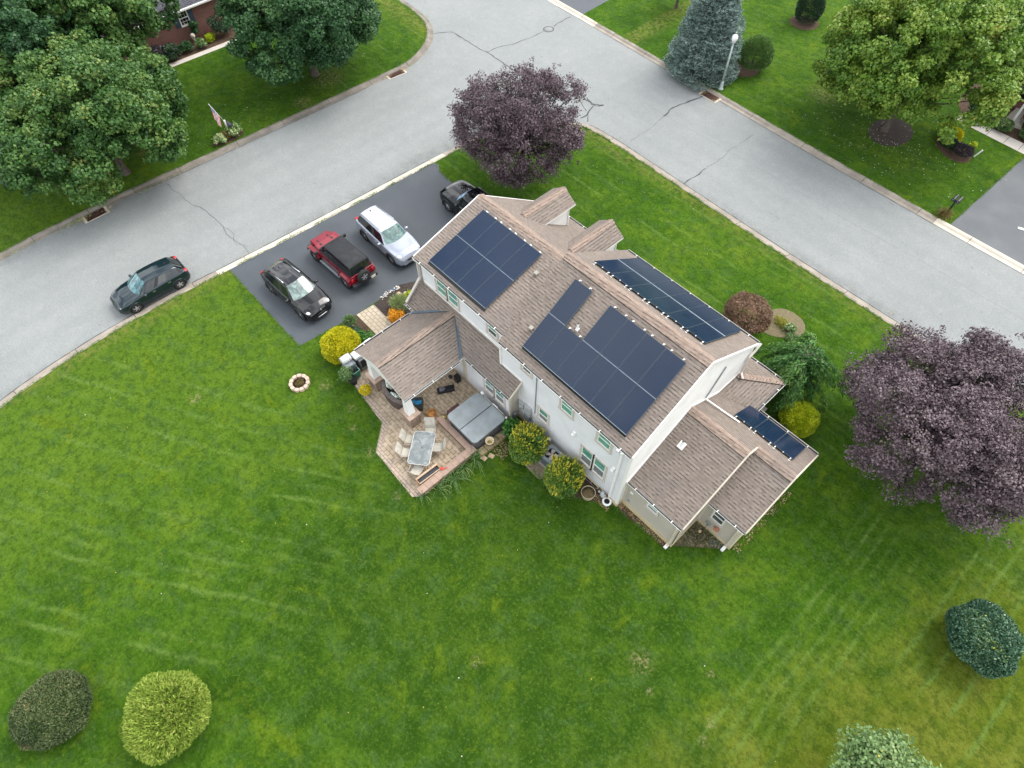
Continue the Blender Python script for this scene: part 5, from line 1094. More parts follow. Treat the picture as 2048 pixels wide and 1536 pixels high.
def blades(name, label, x, y, rh, rv, n, ll, lw, mat, seed=1, z0=0, group=None, cat='shrub', jit=.35, outward=1.0, droop=0, ncl=0, part='foliage', sq=1.0, inner=.5, stemr=.03, asp=1.0, rot=0, core=True):
    """dense clipped or spiky shrub: blades pointing out of an ellipsoid"""
    g = np.random.default_rng(seed); root = empty(name, (x, y, z0), rot, label, cat, group); D = rdirs(g, int(n*1.6)); D = D[D[:, 2] > -.55][:n]; n = len(D)
    wob = 1+.03*np.sin(np.arctan2(D[:, 1], D[:, 0])*3+g.uniform(0, 6))+.025*np.sin(np.arctan2(D[:, 1], D[:, 0])*5+g.uniform(0, 6))+.03*np.sin(D[:, 2]*6+D[:, 0]*4+g.uniform(0, 6))
    if ncl:
        Q = rdirs(g, ncl); Q = Q[Q[:, 2] > -.5]; near = np.argmax(D@Q.T, axis=1); bmp = (D*Q[near]).sum(1); hump = .86+.17*np.clip((bmp-.85)/.15, 0, 1)*g.uniform(.7, 1.2, len(Q))[near]; ct = g.normal(0, .10, len(Q))[near]
    else: hump = 1+g.normal(0, .035, n); ct = np.zeros(n)
    d2 = np.sign(D)*np.abs(D)**sq; d2 = unit(d2)*1.0 if sq == 1 else d2/np.maximum(np.abs(d2).max(1, keepdims=True)*.55+.45, 1e-6)
    rad = hump*wob*(inner+(1-inner)*g.random(n)**.35); C = d2*np.array([rh*asp, rh/asp, rv])*rad[:, None]; C[:, 2] += rv*.95; ax = unit(D*outward+rdirs(g, n)*jit+np.array([0, 0, .25-droop]))
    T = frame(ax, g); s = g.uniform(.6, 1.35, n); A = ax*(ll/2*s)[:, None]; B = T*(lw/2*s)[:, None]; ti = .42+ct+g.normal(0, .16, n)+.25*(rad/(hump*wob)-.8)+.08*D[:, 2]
    keep = C[:, 2] > .03; quads(part, C[keep], A[keep], B[keep], ti[keep], mat, root)
    if core:
        mb = MB(); mb.lathe((0, 0, 0), [(stemr*1.6, 0), (stemr, rv*.9)], 6); [mb.tube([(0, 0, rv*.3), tuple(V3(D[i])*min(rh, rv)*.7+V3((0, 0, rv)))], [stemr*.6, .008], 4) for i in range(8)]; mb.build('stem', M['bark_d'], root, fixn=False)
    return root
# palettes
LM = {}
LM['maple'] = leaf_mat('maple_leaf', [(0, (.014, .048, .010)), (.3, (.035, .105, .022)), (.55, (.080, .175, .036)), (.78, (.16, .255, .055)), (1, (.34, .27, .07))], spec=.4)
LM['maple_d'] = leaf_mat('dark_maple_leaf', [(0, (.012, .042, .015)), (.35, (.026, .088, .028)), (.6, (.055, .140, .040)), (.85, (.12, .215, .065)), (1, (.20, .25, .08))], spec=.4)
LM['maple_l'] = leaf_mat('light_maple_leaf', [(0, (.030, .085, .010)), (.3, (.085, .185, .018)), (.55, (.165, .275, .032)), (.8, (.29, .36, .06)), (1, (.46, .30, .06))], spec=.4)
LM['plum'] = leaf_mat('purple_leaf', [(0, (.030, .017, .023)), (.3, (.066, .042, .052)), (.6, (.115, .080, .092)), (.85, (.17, .128, .140)), (1, (.24, .14, .12))], .5, .12, .4)
LM['plum2'] = leaf_mat('purple_grey_leaf', [(0, (.034, .020, .026)), (.3, (.078, .052, .064)), (.6, (.135, .098, .110)), (.85, (.195, .155, .165)), (1, (.27, .19, .18))], .5, .1, .4)
LM['spruce'] = leaf_mat('blue_spruce_needles', [(0, (.05, .06, .045)), (.12, (.13, .085, .06)), (.25, (.085, .135, .115)), (.6, (.17, .25, .22)), (1, (.32, .40, .36))], .6, 0)
LM['yellow'] = leaf_mat('golden_cypress_leaf', [(0, (.16, .19, .008)), (.35, (.42, .42, .010)), (.7, (.66, .60, .015)), (1, (.75, .68, .07))], .6, .25)
LM['gold_r'] = leaf_mat('lime_leaf', [(0, (.08, .16, .006)), (.35, (.27, .37, .010)), (.7, (.46, .52, .014)), (1, (.6, .6, .05))], .6, .25)
LM['chart'] = leaf_mat('chartreuse_leaf', [(0, (.08, .15, .018)), (.3, (.18, .28, .032)), (.6, (.30, .40, .062)), (1, (.46, .52, .13))], .7, .25)
LM['yew'] = leaf_mat('yew_leaf', [(0, (.020, .038, .012)), (.35, (.055, .09, .030)), (.7, (.115, .15, .055)), (.92, (.17, .165, .08)), (1, (.30, .19, .09))], .6, .1)
LM['holly'] = leaf_mat('holly_leaf', [(0, (.03, .085, .02)), (.35, (.09, .20, .035)), (.62, (.19, .30, .045)), (.82, (.40, .42, .04)), (1, (.75, .58, .04))], .35, .15, .5)
LM['hollyd'] = leaf_mat('blue_green_leaf', [(0, (.012, .045, .022)), (.35, (.035, .105, .058)), (.65, (.085, .18, .095)), (.88, (.17, .26, .11)), (1, (.40, .46, .06))], .35, .1, .5)
LM['jmap'] = leaf_mat('bronze_leaf', [(0, (.06, .04, .018)), (.3, (.15, .09, .05)), (.6, (.26, .165, .11)), (.85, (.36, .25, .18)), (1, (.36, .14, .08))], .6, .2)
LM['weep'] = leaf_mat('cedar_leaf', [(0, (.014, .055, .012)), (.35, (.045, .135, .030)), (.65, (.10, .23, .05)), (1, (.24, .38, .10))], .5, .2)
LM['birch'] = leaf_mat('grey_green_leaf', [(0, (.05, .11, .03)), (.35, (.12, .22, .075)), (.65, (.21, .32, .12)), (.9, (.32, .40, .16)), (1, (.5, .45, .07))], .5, .25)
LM['orange'] = leaf_mat('orange_flower', [(0, (.06, .09, .01)), (.22, (.28, .12, .01)), (.4, (.62, .25, .010)), (.7, (.80, .38, .02)), (1, (.85, .60, .08))], .7, .1)
LM['mumy'] = leaf_mat('yellow_flower', [(0, (.12, .16, .01)), (.2, (.45, .38, .01)), (.6, (.75, .62, .02)), (1, (.85, .75, .10))], .7, .1)
LM['grassy'] = leaf_mat('pale_grass_blade', [(0, (.10, .16, .04)), (.5, (.26, .34, .12)), (1, (.5, .55, .3))], .6, .2)
LM['green'] = leaf_mat('fresh_leaf', [(0, (.01, .05, .008)), (.5, (.04, .15, .02)), (1, (.12, .28, .04))], .4, .2)
LM['tuft'] = leaf_mat('daylily_blade', [(0, (.03, .08, .03)), (.5, (.10, .20, .06)), (.8, (.22, .30, .12)), (1, (.42, .38, .18))], .5, .2)
LM['varieg'] = leaf_mat('variegated_leaf', [(0, (.02, .07, .02)), (.5, (.09, .18, .05)), (.75, (.25, .34, .13)), (1, (.55, .6, .35))], .5, .1)
LM['hydr'] = leaf_mat('cream_flower', [(0, (.03, .09, .015)), (.45, (.07, .17, .03)), (.55, (.42, .48, .22)), (1, (.68, .70, .42))], .6, .1)
LM['dgreen'] = leaf_mat('dark_leaf', [(0, (.006, .02, .008)), (.5, (.02, .05, .02)), (1, (.06, .11, .04))], .5, .1)
LM['purple_s'] = leaf_mat('dusky_leaf', [(0, (.015, .012, .016)), (.5, (.05, .042, .05)), (1, (.12, .10, .10))], .5, .1)
LM['rusty'] = leaf_mat('rust_leaf', [(0, (.03, .03, .01)), (.4, (.09, .08, .02)), (.7, (.20, .12, .03)), (1, (.34, .18, .04))], .6, .1)

# big trees
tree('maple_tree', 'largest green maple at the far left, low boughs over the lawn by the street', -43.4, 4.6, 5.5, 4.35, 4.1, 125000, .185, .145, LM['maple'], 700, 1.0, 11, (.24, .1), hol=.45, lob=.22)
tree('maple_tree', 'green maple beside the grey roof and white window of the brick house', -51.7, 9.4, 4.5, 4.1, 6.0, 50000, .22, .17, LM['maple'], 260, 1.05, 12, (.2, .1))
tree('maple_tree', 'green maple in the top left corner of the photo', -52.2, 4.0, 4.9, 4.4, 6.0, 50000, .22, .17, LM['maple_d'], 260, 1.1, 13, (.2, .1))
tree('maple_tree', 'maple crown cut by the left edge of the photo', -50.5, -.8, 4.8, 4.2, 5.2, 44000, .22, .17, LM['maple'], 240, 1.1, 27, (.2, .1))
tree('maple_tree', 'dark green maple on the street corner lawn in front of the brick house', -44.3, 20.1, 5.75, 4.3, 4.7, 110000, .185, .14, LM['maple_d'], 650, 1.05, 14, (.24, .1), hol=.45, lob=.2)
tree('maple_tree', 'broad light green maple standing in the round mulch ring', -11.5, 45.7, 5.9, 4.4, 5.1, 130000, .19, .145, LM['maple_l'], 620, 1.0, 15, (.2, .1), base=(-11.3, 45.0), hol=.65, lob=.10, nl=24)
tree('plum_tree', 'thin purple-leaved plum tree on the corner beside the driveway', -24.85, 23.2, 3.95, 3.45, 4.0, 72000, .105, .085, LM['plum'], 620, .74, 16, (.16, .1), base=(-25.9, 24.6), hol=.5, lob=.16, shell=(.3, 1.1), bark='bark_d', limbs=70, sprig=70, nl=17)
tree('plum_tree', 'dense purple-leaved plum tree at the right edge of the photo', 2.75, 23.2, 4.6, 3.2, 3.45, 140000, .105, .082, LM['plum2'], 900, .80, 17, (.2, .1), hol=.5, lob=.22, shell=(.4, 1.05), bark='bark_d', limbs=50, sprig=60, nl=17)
tree('young_tree', 'grey-green leafy young tree cut by the bottom edge of the photo', 7.75, 9.6, 1.62, 1.3, 2.4, 7500, .13, .10, LM['birch'], 26, .5, 18, (.05, .1), hol=.3, lob=.25, shell=(.3, 1.1))
tree('yellow_tree', 'small yellow-green tree in front of the right-hand neighbour house', -6.85, 52.6, .62, .75, 1.35, 1400, .20, .10, LM['gold_r'], 12, .3, 19, (.04, .1), hol=.2)
tree('pine_tree', 'edge of a grey-green evergreen beside the blue spruce at the top', -31.6, 47.3, 1.7, 1.3, 2.0, 5000, .18, .06, LM['spruce'], 22, .6, 20, (.12, .1), hol=.3)
# blue spruce: tiers of drooping boughs
def spruce(name, label, x, y, h, rb, mat, seed, n=46000, z0=.15):
    g = np.random.default_rng(seed); root = empty(name, (x, y, 0), 0, label, 'tree'); C, D, tt = [], [], []; mb = MB(); mb.tube([(0, 0, 0), (0, 0, h*.97)], [.16, .02], 8)
    z = z0; 
    while z < h-.1:
        f = (z-z0)/(h-z0); R_ = rb*(1-f)**.62+.06; nb = max(4, int(15*(1-f)+4)); ph = g.uniform(0, 6.28)
        for i in range(nb):
            a = ph+2*math.pi*i/nb+g.normal(0, .12); L = R_*g.uniform(.82, 1.1); bt = g.normal(0, .08); p0 = np.array([0, 0, z+.25*L]); d = np.array([math.cos(a), math.sin(a), 0]); s_ = np.array([-math.sin(a), math.cos(a), 0])
            m = int(n*.0056*L/2.2*1.0)+10; u = g.random(m)**.6; wdt = .34*L*(1-u*.35)*np.minimum(1, u*3)
            pp = p0+d*(u*L)[:, None]+np.array([0, 0, 1])*(-.30*L*u**1.2+.10*L*u**4)[:, None]+s_*(g.uniform(-1, 1, m)*wdt)[:, None]; pp[:, 2] += g.normal(0, .045, m)-.03
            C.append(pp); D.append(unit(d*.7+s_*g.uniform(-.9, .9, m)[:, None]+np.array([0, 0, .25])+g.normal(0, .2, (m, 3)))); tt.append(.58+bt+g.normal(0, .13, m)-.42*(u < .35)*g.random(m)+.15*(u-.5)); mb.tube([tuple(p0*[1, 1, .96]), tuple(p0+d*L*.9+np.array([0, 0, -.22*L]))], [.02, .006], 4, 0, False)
        z += (.20+.10*(1-f))*1.15
    C, D, tt = map(np.concatenate, (C, D, tt)); T = frame(D, g); s = g.uniform(.7, 1.3, len(C)); quads('crown', C, D*(.085*s)[:, None], T*(.028*s)[:, None], tt, mat, root); mb.build('trunk', M['bark_d'], root, fixn=False); return root
spruce('spruce_tree', 'blue spruce beside the street lamp', -24.5, 41.6, 8.6, 2.7, LM['spruce'], 21, n=60000)
# weeping cedar: ropes of foliage hanging from arching boughs
def weeping(x, y, h, rh, seed):
    g = np.random.default_rng(seed); root = empty('weeping_cedar', (x, y, 0), 0, 'ragged weeping evergreen beside the front corner of the house', 'tree'); C, D, tt = [], [], []; mb = MB(); mb.tube([(0, 0, 0), (.1, 0, h*.9)], [.10, .03], 7)
    for i in range(80):
        a = g.uniform(0, 6.28); L = rh*g.uniform(.55, 1.12); z = h*(1-.75*g.random()**1.3); bt = g.normal(0, .1); d = np.array([math.cos(a), math.sin(a), 0]); side = np.array([-math.sin(a), math.cos(a), 0]); K = 14
        u = np.linspace(0, 1, K); P = np.outer(u*L, d)+np.outer(z+.18*L*np.sin(u*math.pi*.8)-(.62*L)*u**2.4, [0, 0, 1])+np.outer(g.normal(0, .12)*u, side); P[:, 2] = np.maximum(P[:, 2], .12)
        mb.tube([tuple(p) for p in P[::3]], [.022, .018, .012, .008, .005], 4, 0, False)
        for p, q, uu in zip(P[:-1], P[1:], u):
            m = 34; dr = unit((q-p)[None])[0]; hang = g.random(m)**1.5; c = p+(q-p)*g.random((m, 1))+side*(g.normal(0, .10, m)[:, None])+np.array([0, 0, -1])*(hang*.30*(.4+uu))[:, None]
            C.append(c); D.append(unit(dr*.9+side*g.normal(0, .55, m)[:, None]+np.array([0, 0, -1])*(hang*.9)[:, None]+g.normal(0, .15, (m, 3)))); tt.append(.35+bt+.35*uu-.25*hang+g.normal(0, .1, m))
    C, D, tt = map(np.concatenate, (C, D, tt)); C[:, 2] = np.maximum(C[:, 2], .04); T = frame(D, g); s = g.uniform(.6, 1.3, len(C)); quads('crown', C, D*(.085*s)[:, None], T*(.03*s)[:, None], tt, LM['weep'], root); mb.build('trunk', M['bark'], root, fixn=False)
weeping(-3.6, 21.9, 3.3, 2.1, 22)
# shrubs
blades('globe_shrub', 'round clipped green shrub behind the street lamp', -22.05, 44.5, 1.25, 1.2, 18000, .13, .045, LM['chart'] if False else leaf_mat('boxwood_leaf', [(0, (.02, .07, .015)), (.35, (.07, .17, .04)), (.65, (.17, .28, .08)), (1, (.36, .42, .16))], .5, .1), 31)
blades('conical_shrub', 'dark tapering shrub with brown top in a small mulch ring at the top edge', -23.05, 53.2, 1.05, 1.45, 12000, .12, .05, leaf_mat('dark_cypress', [(0, (.006, .025, .012)), (.5, (.02, .06, .03)), (.85, (.06, .10, .04)), (1, (.25, .17, .06))], .5, .1), 32, jit=.9, z0=-.35)
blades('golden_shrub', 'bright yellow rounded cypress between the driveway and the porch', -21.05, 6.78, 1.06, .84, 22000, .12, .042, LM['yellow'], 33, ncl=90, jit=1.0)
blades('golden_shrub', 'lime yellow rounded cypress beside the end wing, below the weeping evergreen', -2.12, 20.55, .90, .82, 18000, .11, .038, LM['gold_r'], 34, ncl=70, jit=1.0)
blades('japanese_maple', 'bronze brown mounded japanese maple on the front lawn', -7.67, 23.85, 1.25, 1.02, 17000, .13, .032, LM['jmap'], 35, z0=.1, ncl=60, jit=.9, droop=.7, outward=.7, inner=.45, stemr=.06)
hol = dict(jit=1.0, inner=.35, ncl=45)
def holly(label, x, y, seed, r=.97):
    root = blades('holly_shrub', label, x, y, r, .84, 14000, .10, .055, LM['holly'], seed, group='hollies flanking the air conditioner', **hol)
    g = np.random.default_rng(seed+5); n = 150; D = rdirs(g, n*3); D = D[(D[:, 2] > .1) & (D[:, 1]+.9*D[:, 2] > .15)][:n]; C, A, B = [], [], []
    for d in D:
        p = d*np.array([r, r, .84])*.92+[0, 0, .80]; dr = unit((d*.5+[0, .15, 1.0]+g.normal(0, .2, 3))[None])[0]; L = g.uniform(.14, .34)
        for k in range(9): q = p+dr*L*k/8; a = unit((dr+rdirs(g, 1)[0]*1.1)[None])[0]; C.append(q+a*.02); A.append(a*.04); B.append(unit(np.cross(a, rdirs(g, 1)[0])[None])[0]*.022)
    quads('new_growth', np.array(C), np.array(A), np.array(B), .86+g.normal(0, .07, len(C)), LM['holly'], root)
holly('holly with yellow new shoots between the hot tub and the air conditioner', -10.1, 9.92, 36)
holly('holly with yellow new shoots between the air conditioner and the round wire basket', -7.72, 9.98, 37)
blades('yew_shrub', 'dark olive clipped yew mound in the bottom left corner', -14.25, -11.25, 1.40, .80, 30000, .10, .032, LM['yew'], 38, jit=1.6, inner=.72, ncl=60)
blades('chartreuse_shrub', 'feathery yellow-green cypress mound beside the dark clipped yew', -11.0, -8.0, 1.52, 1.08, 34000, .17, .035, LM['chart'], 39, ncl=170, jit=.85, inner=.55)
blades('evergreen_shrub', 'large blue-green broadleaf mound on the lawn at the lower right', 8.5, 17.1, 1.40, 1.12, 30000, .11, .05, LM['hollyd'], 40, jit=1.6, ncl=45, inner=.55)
tree('hosta_plant', 'leafy green plant in the corner between the hot tub and the electric meter', -11.35, 10.1, .62, .42, .5, 900, .17, .14, LM['green'], 14, .2, 41, None, cat='plant', parts=('foliage', 'stem'), hol=.3)
blades('ornamental_grass', 'fountain of pale green grass in the dark mulch bed beside the porch', -21.6, 10.95, .52, .42, 1500, .36, .013, LM['grassy'], 42, jit=.5, inner=.2, core=False, cat='plant')
tree('orange_mums', 'bright orange chrysanthemums beside the paved walk', -20.98, 10.25, .50, .28, .32, 3400, .06, .05, LM['orange'], 30, .15, 43, None, cat='flowers', parts=('blooms', 'stem'), hol=.2)
tree('lime_plant', 'small lime green plant beside white stones under the downspout', -21.75, 11.75, .34, .2, .24, 900, .09, .06, LM['gold_r'], 12, .12, 44, None, cat='plant', parts=('foliage', 'stem'), hol=.2)
tree('perennial_plant', 'cluster of glossy green perennials between the golden cypress and the walk', -20.75, 7.95, .62, .34, .38, 1500, .15, .08, LM['green'], 18, .22, 45, None, cat='plant', parts=('foliage', 'stem'), hol=.2, asp=1.25)
tree('perennial_plant', 'blue-green perennials at the driveway end of the small garden bed', -21.65, 7.9, .45, .3, .3, 900, .12, .05, leaf_mat('bluish_leaf', [(0, (.02, .06, .03)), (.5, (.06, .13, .07)), (1, (.14, .22, .12))]), 12, .18, 46, None, cat='plant', parts=('foliage', 'stem'), hol=.2)
blades('potted_plant', 'wispy plant in a grey pot at the edge of the driveway', -22.25, 8.1, .36, .34, 900, .22, .02, LM['varieg'], 47, z0=.28, jit=.7, inner=.15, cat='plant')
mb = MB(); mb.lathe((-22.2, 8.0, 0), [(.10, 0), (.15, .3), (.17, .3), (.14, .27), (0, .26)], 14); thing(mb.build('flower_pot', M['galv'], None), 'grey round pot at the edge of the driveway', 'pot')
tree('potted_shrub', 'loose yellow-green potted shrub at the patio corner by the green bin', -19.4, 5.85, .42, .38, .78, 1100, .10, .05, LM['varieg'], 20, .16, 48, (.02, .05), cat='plant', parts=('foliage', 'stem'), hol=.2)
mb = MB(); mb.lathe((-19.15, 6.08, 0), [(.16, .03), (.21, .42), (.235, .42), (.235, .46), (.20, .46), (.19, .40), (0, .39)], 18); thing(mb.build('flower_pot', M['blackm'], None), 'black nursery pot holding the loose yellow-green shrub', 'pot')
blades('yellow_mums', 'round pot of bright yellow chrysanthemums on the patio', -18.22, 6.18, .30, .22, 2200, .05, .045, LM['mumy'], 49, z0=.1, jit=1, inner=.6, cat='flowers', part='blooms')
# long leaves flopping over the low patio wall
def flop(label, x, y, n, L, seed, mat='tuft', name='daylily', h=.5, grp=None, lean=(0, 0), w_=.022):
    g = np.random.default_rng(seed); root = empty(name, (x, y, 0), 0, label, 'plant', grp); C, A, B, tt = [], [], [], []
    for i in range(n):
        a = g.uniform(0, 6.28); d = np.array([math.cos(a), math.sin(a), 0])+np.array([*lean, 0]); l = L*g.uniform(.6, 1.2); hh = h*g.uniform(.5, 1.1); p0 = g.normal(0, .10, 3)*[1, 1, 0]; K = 8; u = np.linspace(0, 1, K); s_ = unit(np.cross(d, [0, 0, 1])[None])[0]; bt = g.normal(.45, .18)
        P = p0+np.outer(u*l, d)+np.outer(np.sin(u*math.pi*.62)*hh*1.3-(u**3)*hh*.9+.02, [0, 0, 1]); P[:, 2] = np.maximum(P[:, 2], .03)
        for p, q, uu in zip(P[:-1], P[1:], u): C.append((p+q)/2); A.append((q-p)*.62); B.append(s_*w_*(1-uu*.6)); tt.append(bt+uu*.15)
    quads('foliage', np.array(C), np.array(A), np.array(B), np.array(tt), LM[mat], root); return root
for i, (x, y, n, L, lb) in enumerate([(-11.55, 7.75, 34, .60, 'tall daylily clump nearest the hot tub, flopping over the lawn'), (-11.5, 7.05, 26, .52, 'daylily clump second from the hot tub, outside the low patio wall'), (-11.45, 6.35, 34, .62, 'daylily clump level with the middle of the long planter bench'), (-11.5, 5.6, 24, .45, 'daylily clump near the outer end of the low patio wall'), (-11.75, 4.75, 18, .40, 'smallest daylily clump at the outer corner of the patio')]):
    flop(lb, x, y, n, L, 60+i, grp='daylilies along the patio wall', lean=(.25, .0))
# right-hand neighbour planting
blades('golden_shrub', 'bright yellow spreading shrub in the oval bed across the street', -7.95, 47.45, .78, .42, 5200, .13, .045, LM['yellow'], 70, ncl=24, jit=.6, asp=1.1)
blades('low_shrub', 'grey-green low shrub in the oval bed across the street', -7.5, 46.45, .66, .36, 3800, .10, .03, LM['dgreen'], 71, ncl=20, jit=.8, inner=.5)
blades('low_shrub', 'dusky purple low shrub in the oval bed across the street', -6.45, 46.35, .66, .36, 3800, .10, .03, LM['purple_s'], 72, ncl=20, jit=.8, inner=.5)
blades('variegated_shrub', 'pale variegated shrub beside the white porch column', -5.9, 50.95, .66, .36, 3600, .13, .05, LM['varieg'], 73, jit=.9, ncl=20)
blades('variegated_shrub', 'variegated shrub at the right edge beside the concrete sidewalk', -4.2, 51.15, .6, .32, 2800, .13, .05, LM['varieg'], 74, jit=.9, ncl=20)
blades('barberry_shrub', 'rusty green shrub between the maple and the porch column', -6.9, 51.7, .55, .5, 2800, .10, .04, LM['rusty'], 75, jit=.9, ncl=20)
blades('barberry_shrub', 'rusty green shrub between the two variegated shrubs', -4.6, 52.1, .5, .34, 2000, .10, .04, LM['rusty'], 76, jit=.9, ncl=16)
tree('garden_shrub', 'mid green leafy shrub overhanging the start of the sidewalk', -7.75, 50.9, .75, .6, .8, 2600, .15, .10, LM['maple_d'], 18, .3, 77, (.04, .1), cat='shrub', parts=('foliage', 'stem'))
flop('rust tipped grass clump under the two mailboxes', -4.4, 39.95, 130, .52, 78, 'rusty', 'ornamental_grass', .42, w_=.02)
# left neighbour planting
for i, (x, y, r_, v, nm, lb, mt) in enumerate([(-53.75, 13.3, .72, .5, 'garden_shrub', 'dark green shrub at the near end of the path by the brick wall', 'dgreen'), (-53.9, 14.5, .6, .4, 'garden_shrub', 'dark leafy shrub between the brick wall and path, left of the urn', 'maple_d'), (-53.6, 15.6, .42, .3, 'garden_shrub', 'small white-flowered shrub just below the stone urn', 'varieg'), (-54.0, 16.6, .4, .26, 'garden_shrub', 'lime green small shrub right of the stone urn', 'gold_r'), (-54.2, 17.8, .9, .8, 'garden_shrub', 'dark evergreen shrub against the brick wall behind the corner maple', 'dgreen'), (-54.9, 16.0, .35, .9, 'garden_shrub', 'climbing rose under the white window of the brick house', 'maple_d'), (-54.3, 12.5, .75, .5, 'garden_shrub', 'grey-leaved shrub under the maple by the brick wall', 'purple_s')]):
    tree(nm, lb, x, y, r_, v, v+.05, 1800, .15, .10, LM[mt], 16, r_*.35, 80+i, None, cat='shrub', parts=('foliage', 'stem'), hol=.2)
tree('hydrangea', 'hydrangea with cream flower heads right of the mailbox post', -41.95, 12.05, .58, .40, .45, 1800, .12, .10, LM['hydr'], 22, .17, 90, None, cat='shrub', parts=('foliage', 'stem'), hol=.4)
tree('hydrangea', 'low cream-flowered hydrangea below the flag by the kerb', -41.85, 10.75, .55, .25, .28, 1500, .12, .10, LM['hydr'], 20, .15, 91, None, cat='shrub', parts=('foliage', 'stem'), hol=.3)
tree('rose_shrub', 'reddish green low shrub at the foot of the mailbox post', -41.95, 11.4, .4, .22, .25, 900, .10, .06, LM['rusty'], 12, .15, 92, None, cat='shrub', parts=('foliage', 'stem'), hol=.2)
# rock bed planting
tree('sedum_plant', 'small variegated plant on the mossy bed beside the bronze maple', -5.75, 25.5, .32, .18, .2, 700, .10, .06, LM['varieg'], 10, .14, 93, None, cat='plant', parts=('foliage', 'stem'), hol=.2)
tree('sedum_plant', 'low grey-green creeping plant at the edge of the mossy bed', -5.3, 25.1, .45, .12, .13, 800, .12, .03, LM['tuft'], 12, .14, 94, None, cat='plant', parts=('foliage', 'stem'), hol=.2)
tree('moss_mound', 'yellow-green mossy ground plant next to the bronze maple', -6.25, 25.6, .55, .07, .07, 2200, .05, .04, leaf_mat('moss', [(0, (.12, .13, .02)), (.5, (.26, .26, .03)), (1, (.42, .38, .06))]), 16, .16, 95, None, cat='plant', parts=('foliage', 'stem'), hol=.1)
tree('coral_plant', 'orange-red shrub in the dark corner beside the hip roof', -3.25, 19.2, .5, .35, .35, 1200, .12, .07, leaf_mat('orange_leaf', [(0, (.05, .03, .01)), (.5, (.25, .07, .015)), (1, (.45, .14, .02))]), 12, .18, 96, None, cat='plant', parts=('foliage', 'stem'), hol=.2)
tree('garden_shrub', 'dark green shrub against the end wing below the weeping evergreen', -2.5, 19.45, .55, .4, .45, 1800, .12, .08, LM['maple_d'], 14, .2, 97, None, cat='shrub', parts=('foliage', 'stem'), hol=.2)
# ------------------------------------------------------------------ street furniture
def P(name, mat, par, fn, **k): mb = MB(); fn(mb); return mb.build(name, mat, par, **k)
lamp = empty('street_lamp', (-22.05, 40.78, 0), 0, 'pale grey street lamp with white globe by the storm drain', 'street lamp')
P('base', M['lampg'] if 'lampg' in M else plain('lamp_grey', (.40, .46, .44), .5), lamp, lambda m: m.lathe((0, 0, 0), [(.20, 0), (.21, .06), (.14, .12), (.12, .5), (.10, .62)], 12))
P('pole', bpy.data.materials['lamp_grey'], lamp, lambda m: m.tube([(0, 0, .6), (0, 0, 3.42)], [.085, .055], 12))
P('collar', bpy.data.materials['lamp_grey'], lamp, lambda m: m.lathe((0, 0, 3.38), [(.06, 0), (.13, .05), (.15, .12), (.12, .16)], 12))
P('globe', plain('white_globe', (.82, .82, .80), .25, var=.03), lamp, lambda m: m.lathe((0, 0, 3.5), [(.12, 0), (.19, .12), (.22, .28), (.18, .42), (.08, .50), (.0, .51)], 16))
P('finial', M['metal'], lamp, lambda m: m.tube([(0, 0, 4.0), (0, 0, 4.14)], [.03, .012], 8))
def drain(x, y, rz, label):
    r = empty('storm_drain', (x, y, -.112), rz, label, 'storm drain', 'storm drains at the kerbs')
    P('grate', [M['rust'], M['dark']], r, lambda m: (m.box(-.62, .62, -.30, .30, -.01, .012, 1), [m.box(-.60+.085*k, -.565+.085*k, -.29, .29, .012, .03) for k in range(15)], m.box(-.63, .63, -.02, .02, .03, .036), m.box(-.64, .64, -.31, -.28, .0, .034), m.box(-.64, .64, .28, .31, .0, .034)))
    P('frame', M['apron'], r, lambda m: (m.box(-.80, -.64, -.36, .34, -.02, .02), m.box(.64, .80, -.36, .34, -.02, .02), m.box(-.64, .64, -.36, -.31, -.02, .015)))
drain(-41.02, 1.45, R(90), 'rusty storm drain grate under the big left maple'); drain(-40.28, 24.7, R(84), 'rusty storm drain grate below the corner maple, with straw on it'); drain(-22.1, 39.64, R(-1.5), 'rusty storm drain grate beside the street lamp')
mb = MB(); mb.lathe((-36.75, 37.5, -.114), [(.44, 0), (.44, .008), (.36, .009), (.36, .004)], 26, 0); mb.lathe((-36.75, 37.5, -.114), [(.36, .0), (.355, .006), (.0, .007)], 26, 1)
thing(mb.build('manhole_cover', [M['crack'], M['road']]), 'round manhole cover where the road crack passes through it', 'manhole')
# straw and leaves caught on the grates
rnd = random.Random(9); mb = MB()
for (x, y, n, s_) in ((-40.35, 25.45, 110, .17), (-40.4, 24.0, 60, .14), (-41.15, .7, 60, .16), (-40.9, 2.3, 70, .15), (-22.6, 39.7, 40, .12), (-21.5, 39.6, 40, .12), (-31.2, 6.9, 30, .3), (-23.7, 39.65, 30, .3)):
    for _ in range(n):
        px, py = x+rnd.gauss(0, s_), y+rnd.gauss(0, s_*1.3); a = rnd.uniform(0, 3.14); l = rnd.uniform(.03, .11); c, q = math.cos(a)*l, math.sin(a)*l; z = -.095+rnd.uniform(0, .04); mb.poly([(px-c, py-q, z), (px+q*.12, py-c*.12, z+.01), (px+c, py+q, z), (px-q*.12, py+c*.12, z+.01)])
tag(mb.build('straw_litter', plain('straw', (.42, .33, .19), .8, var=.3), fixn=False), 'dry straw and leaf litter caught at the storm drains', 'litter', kind='stuff')
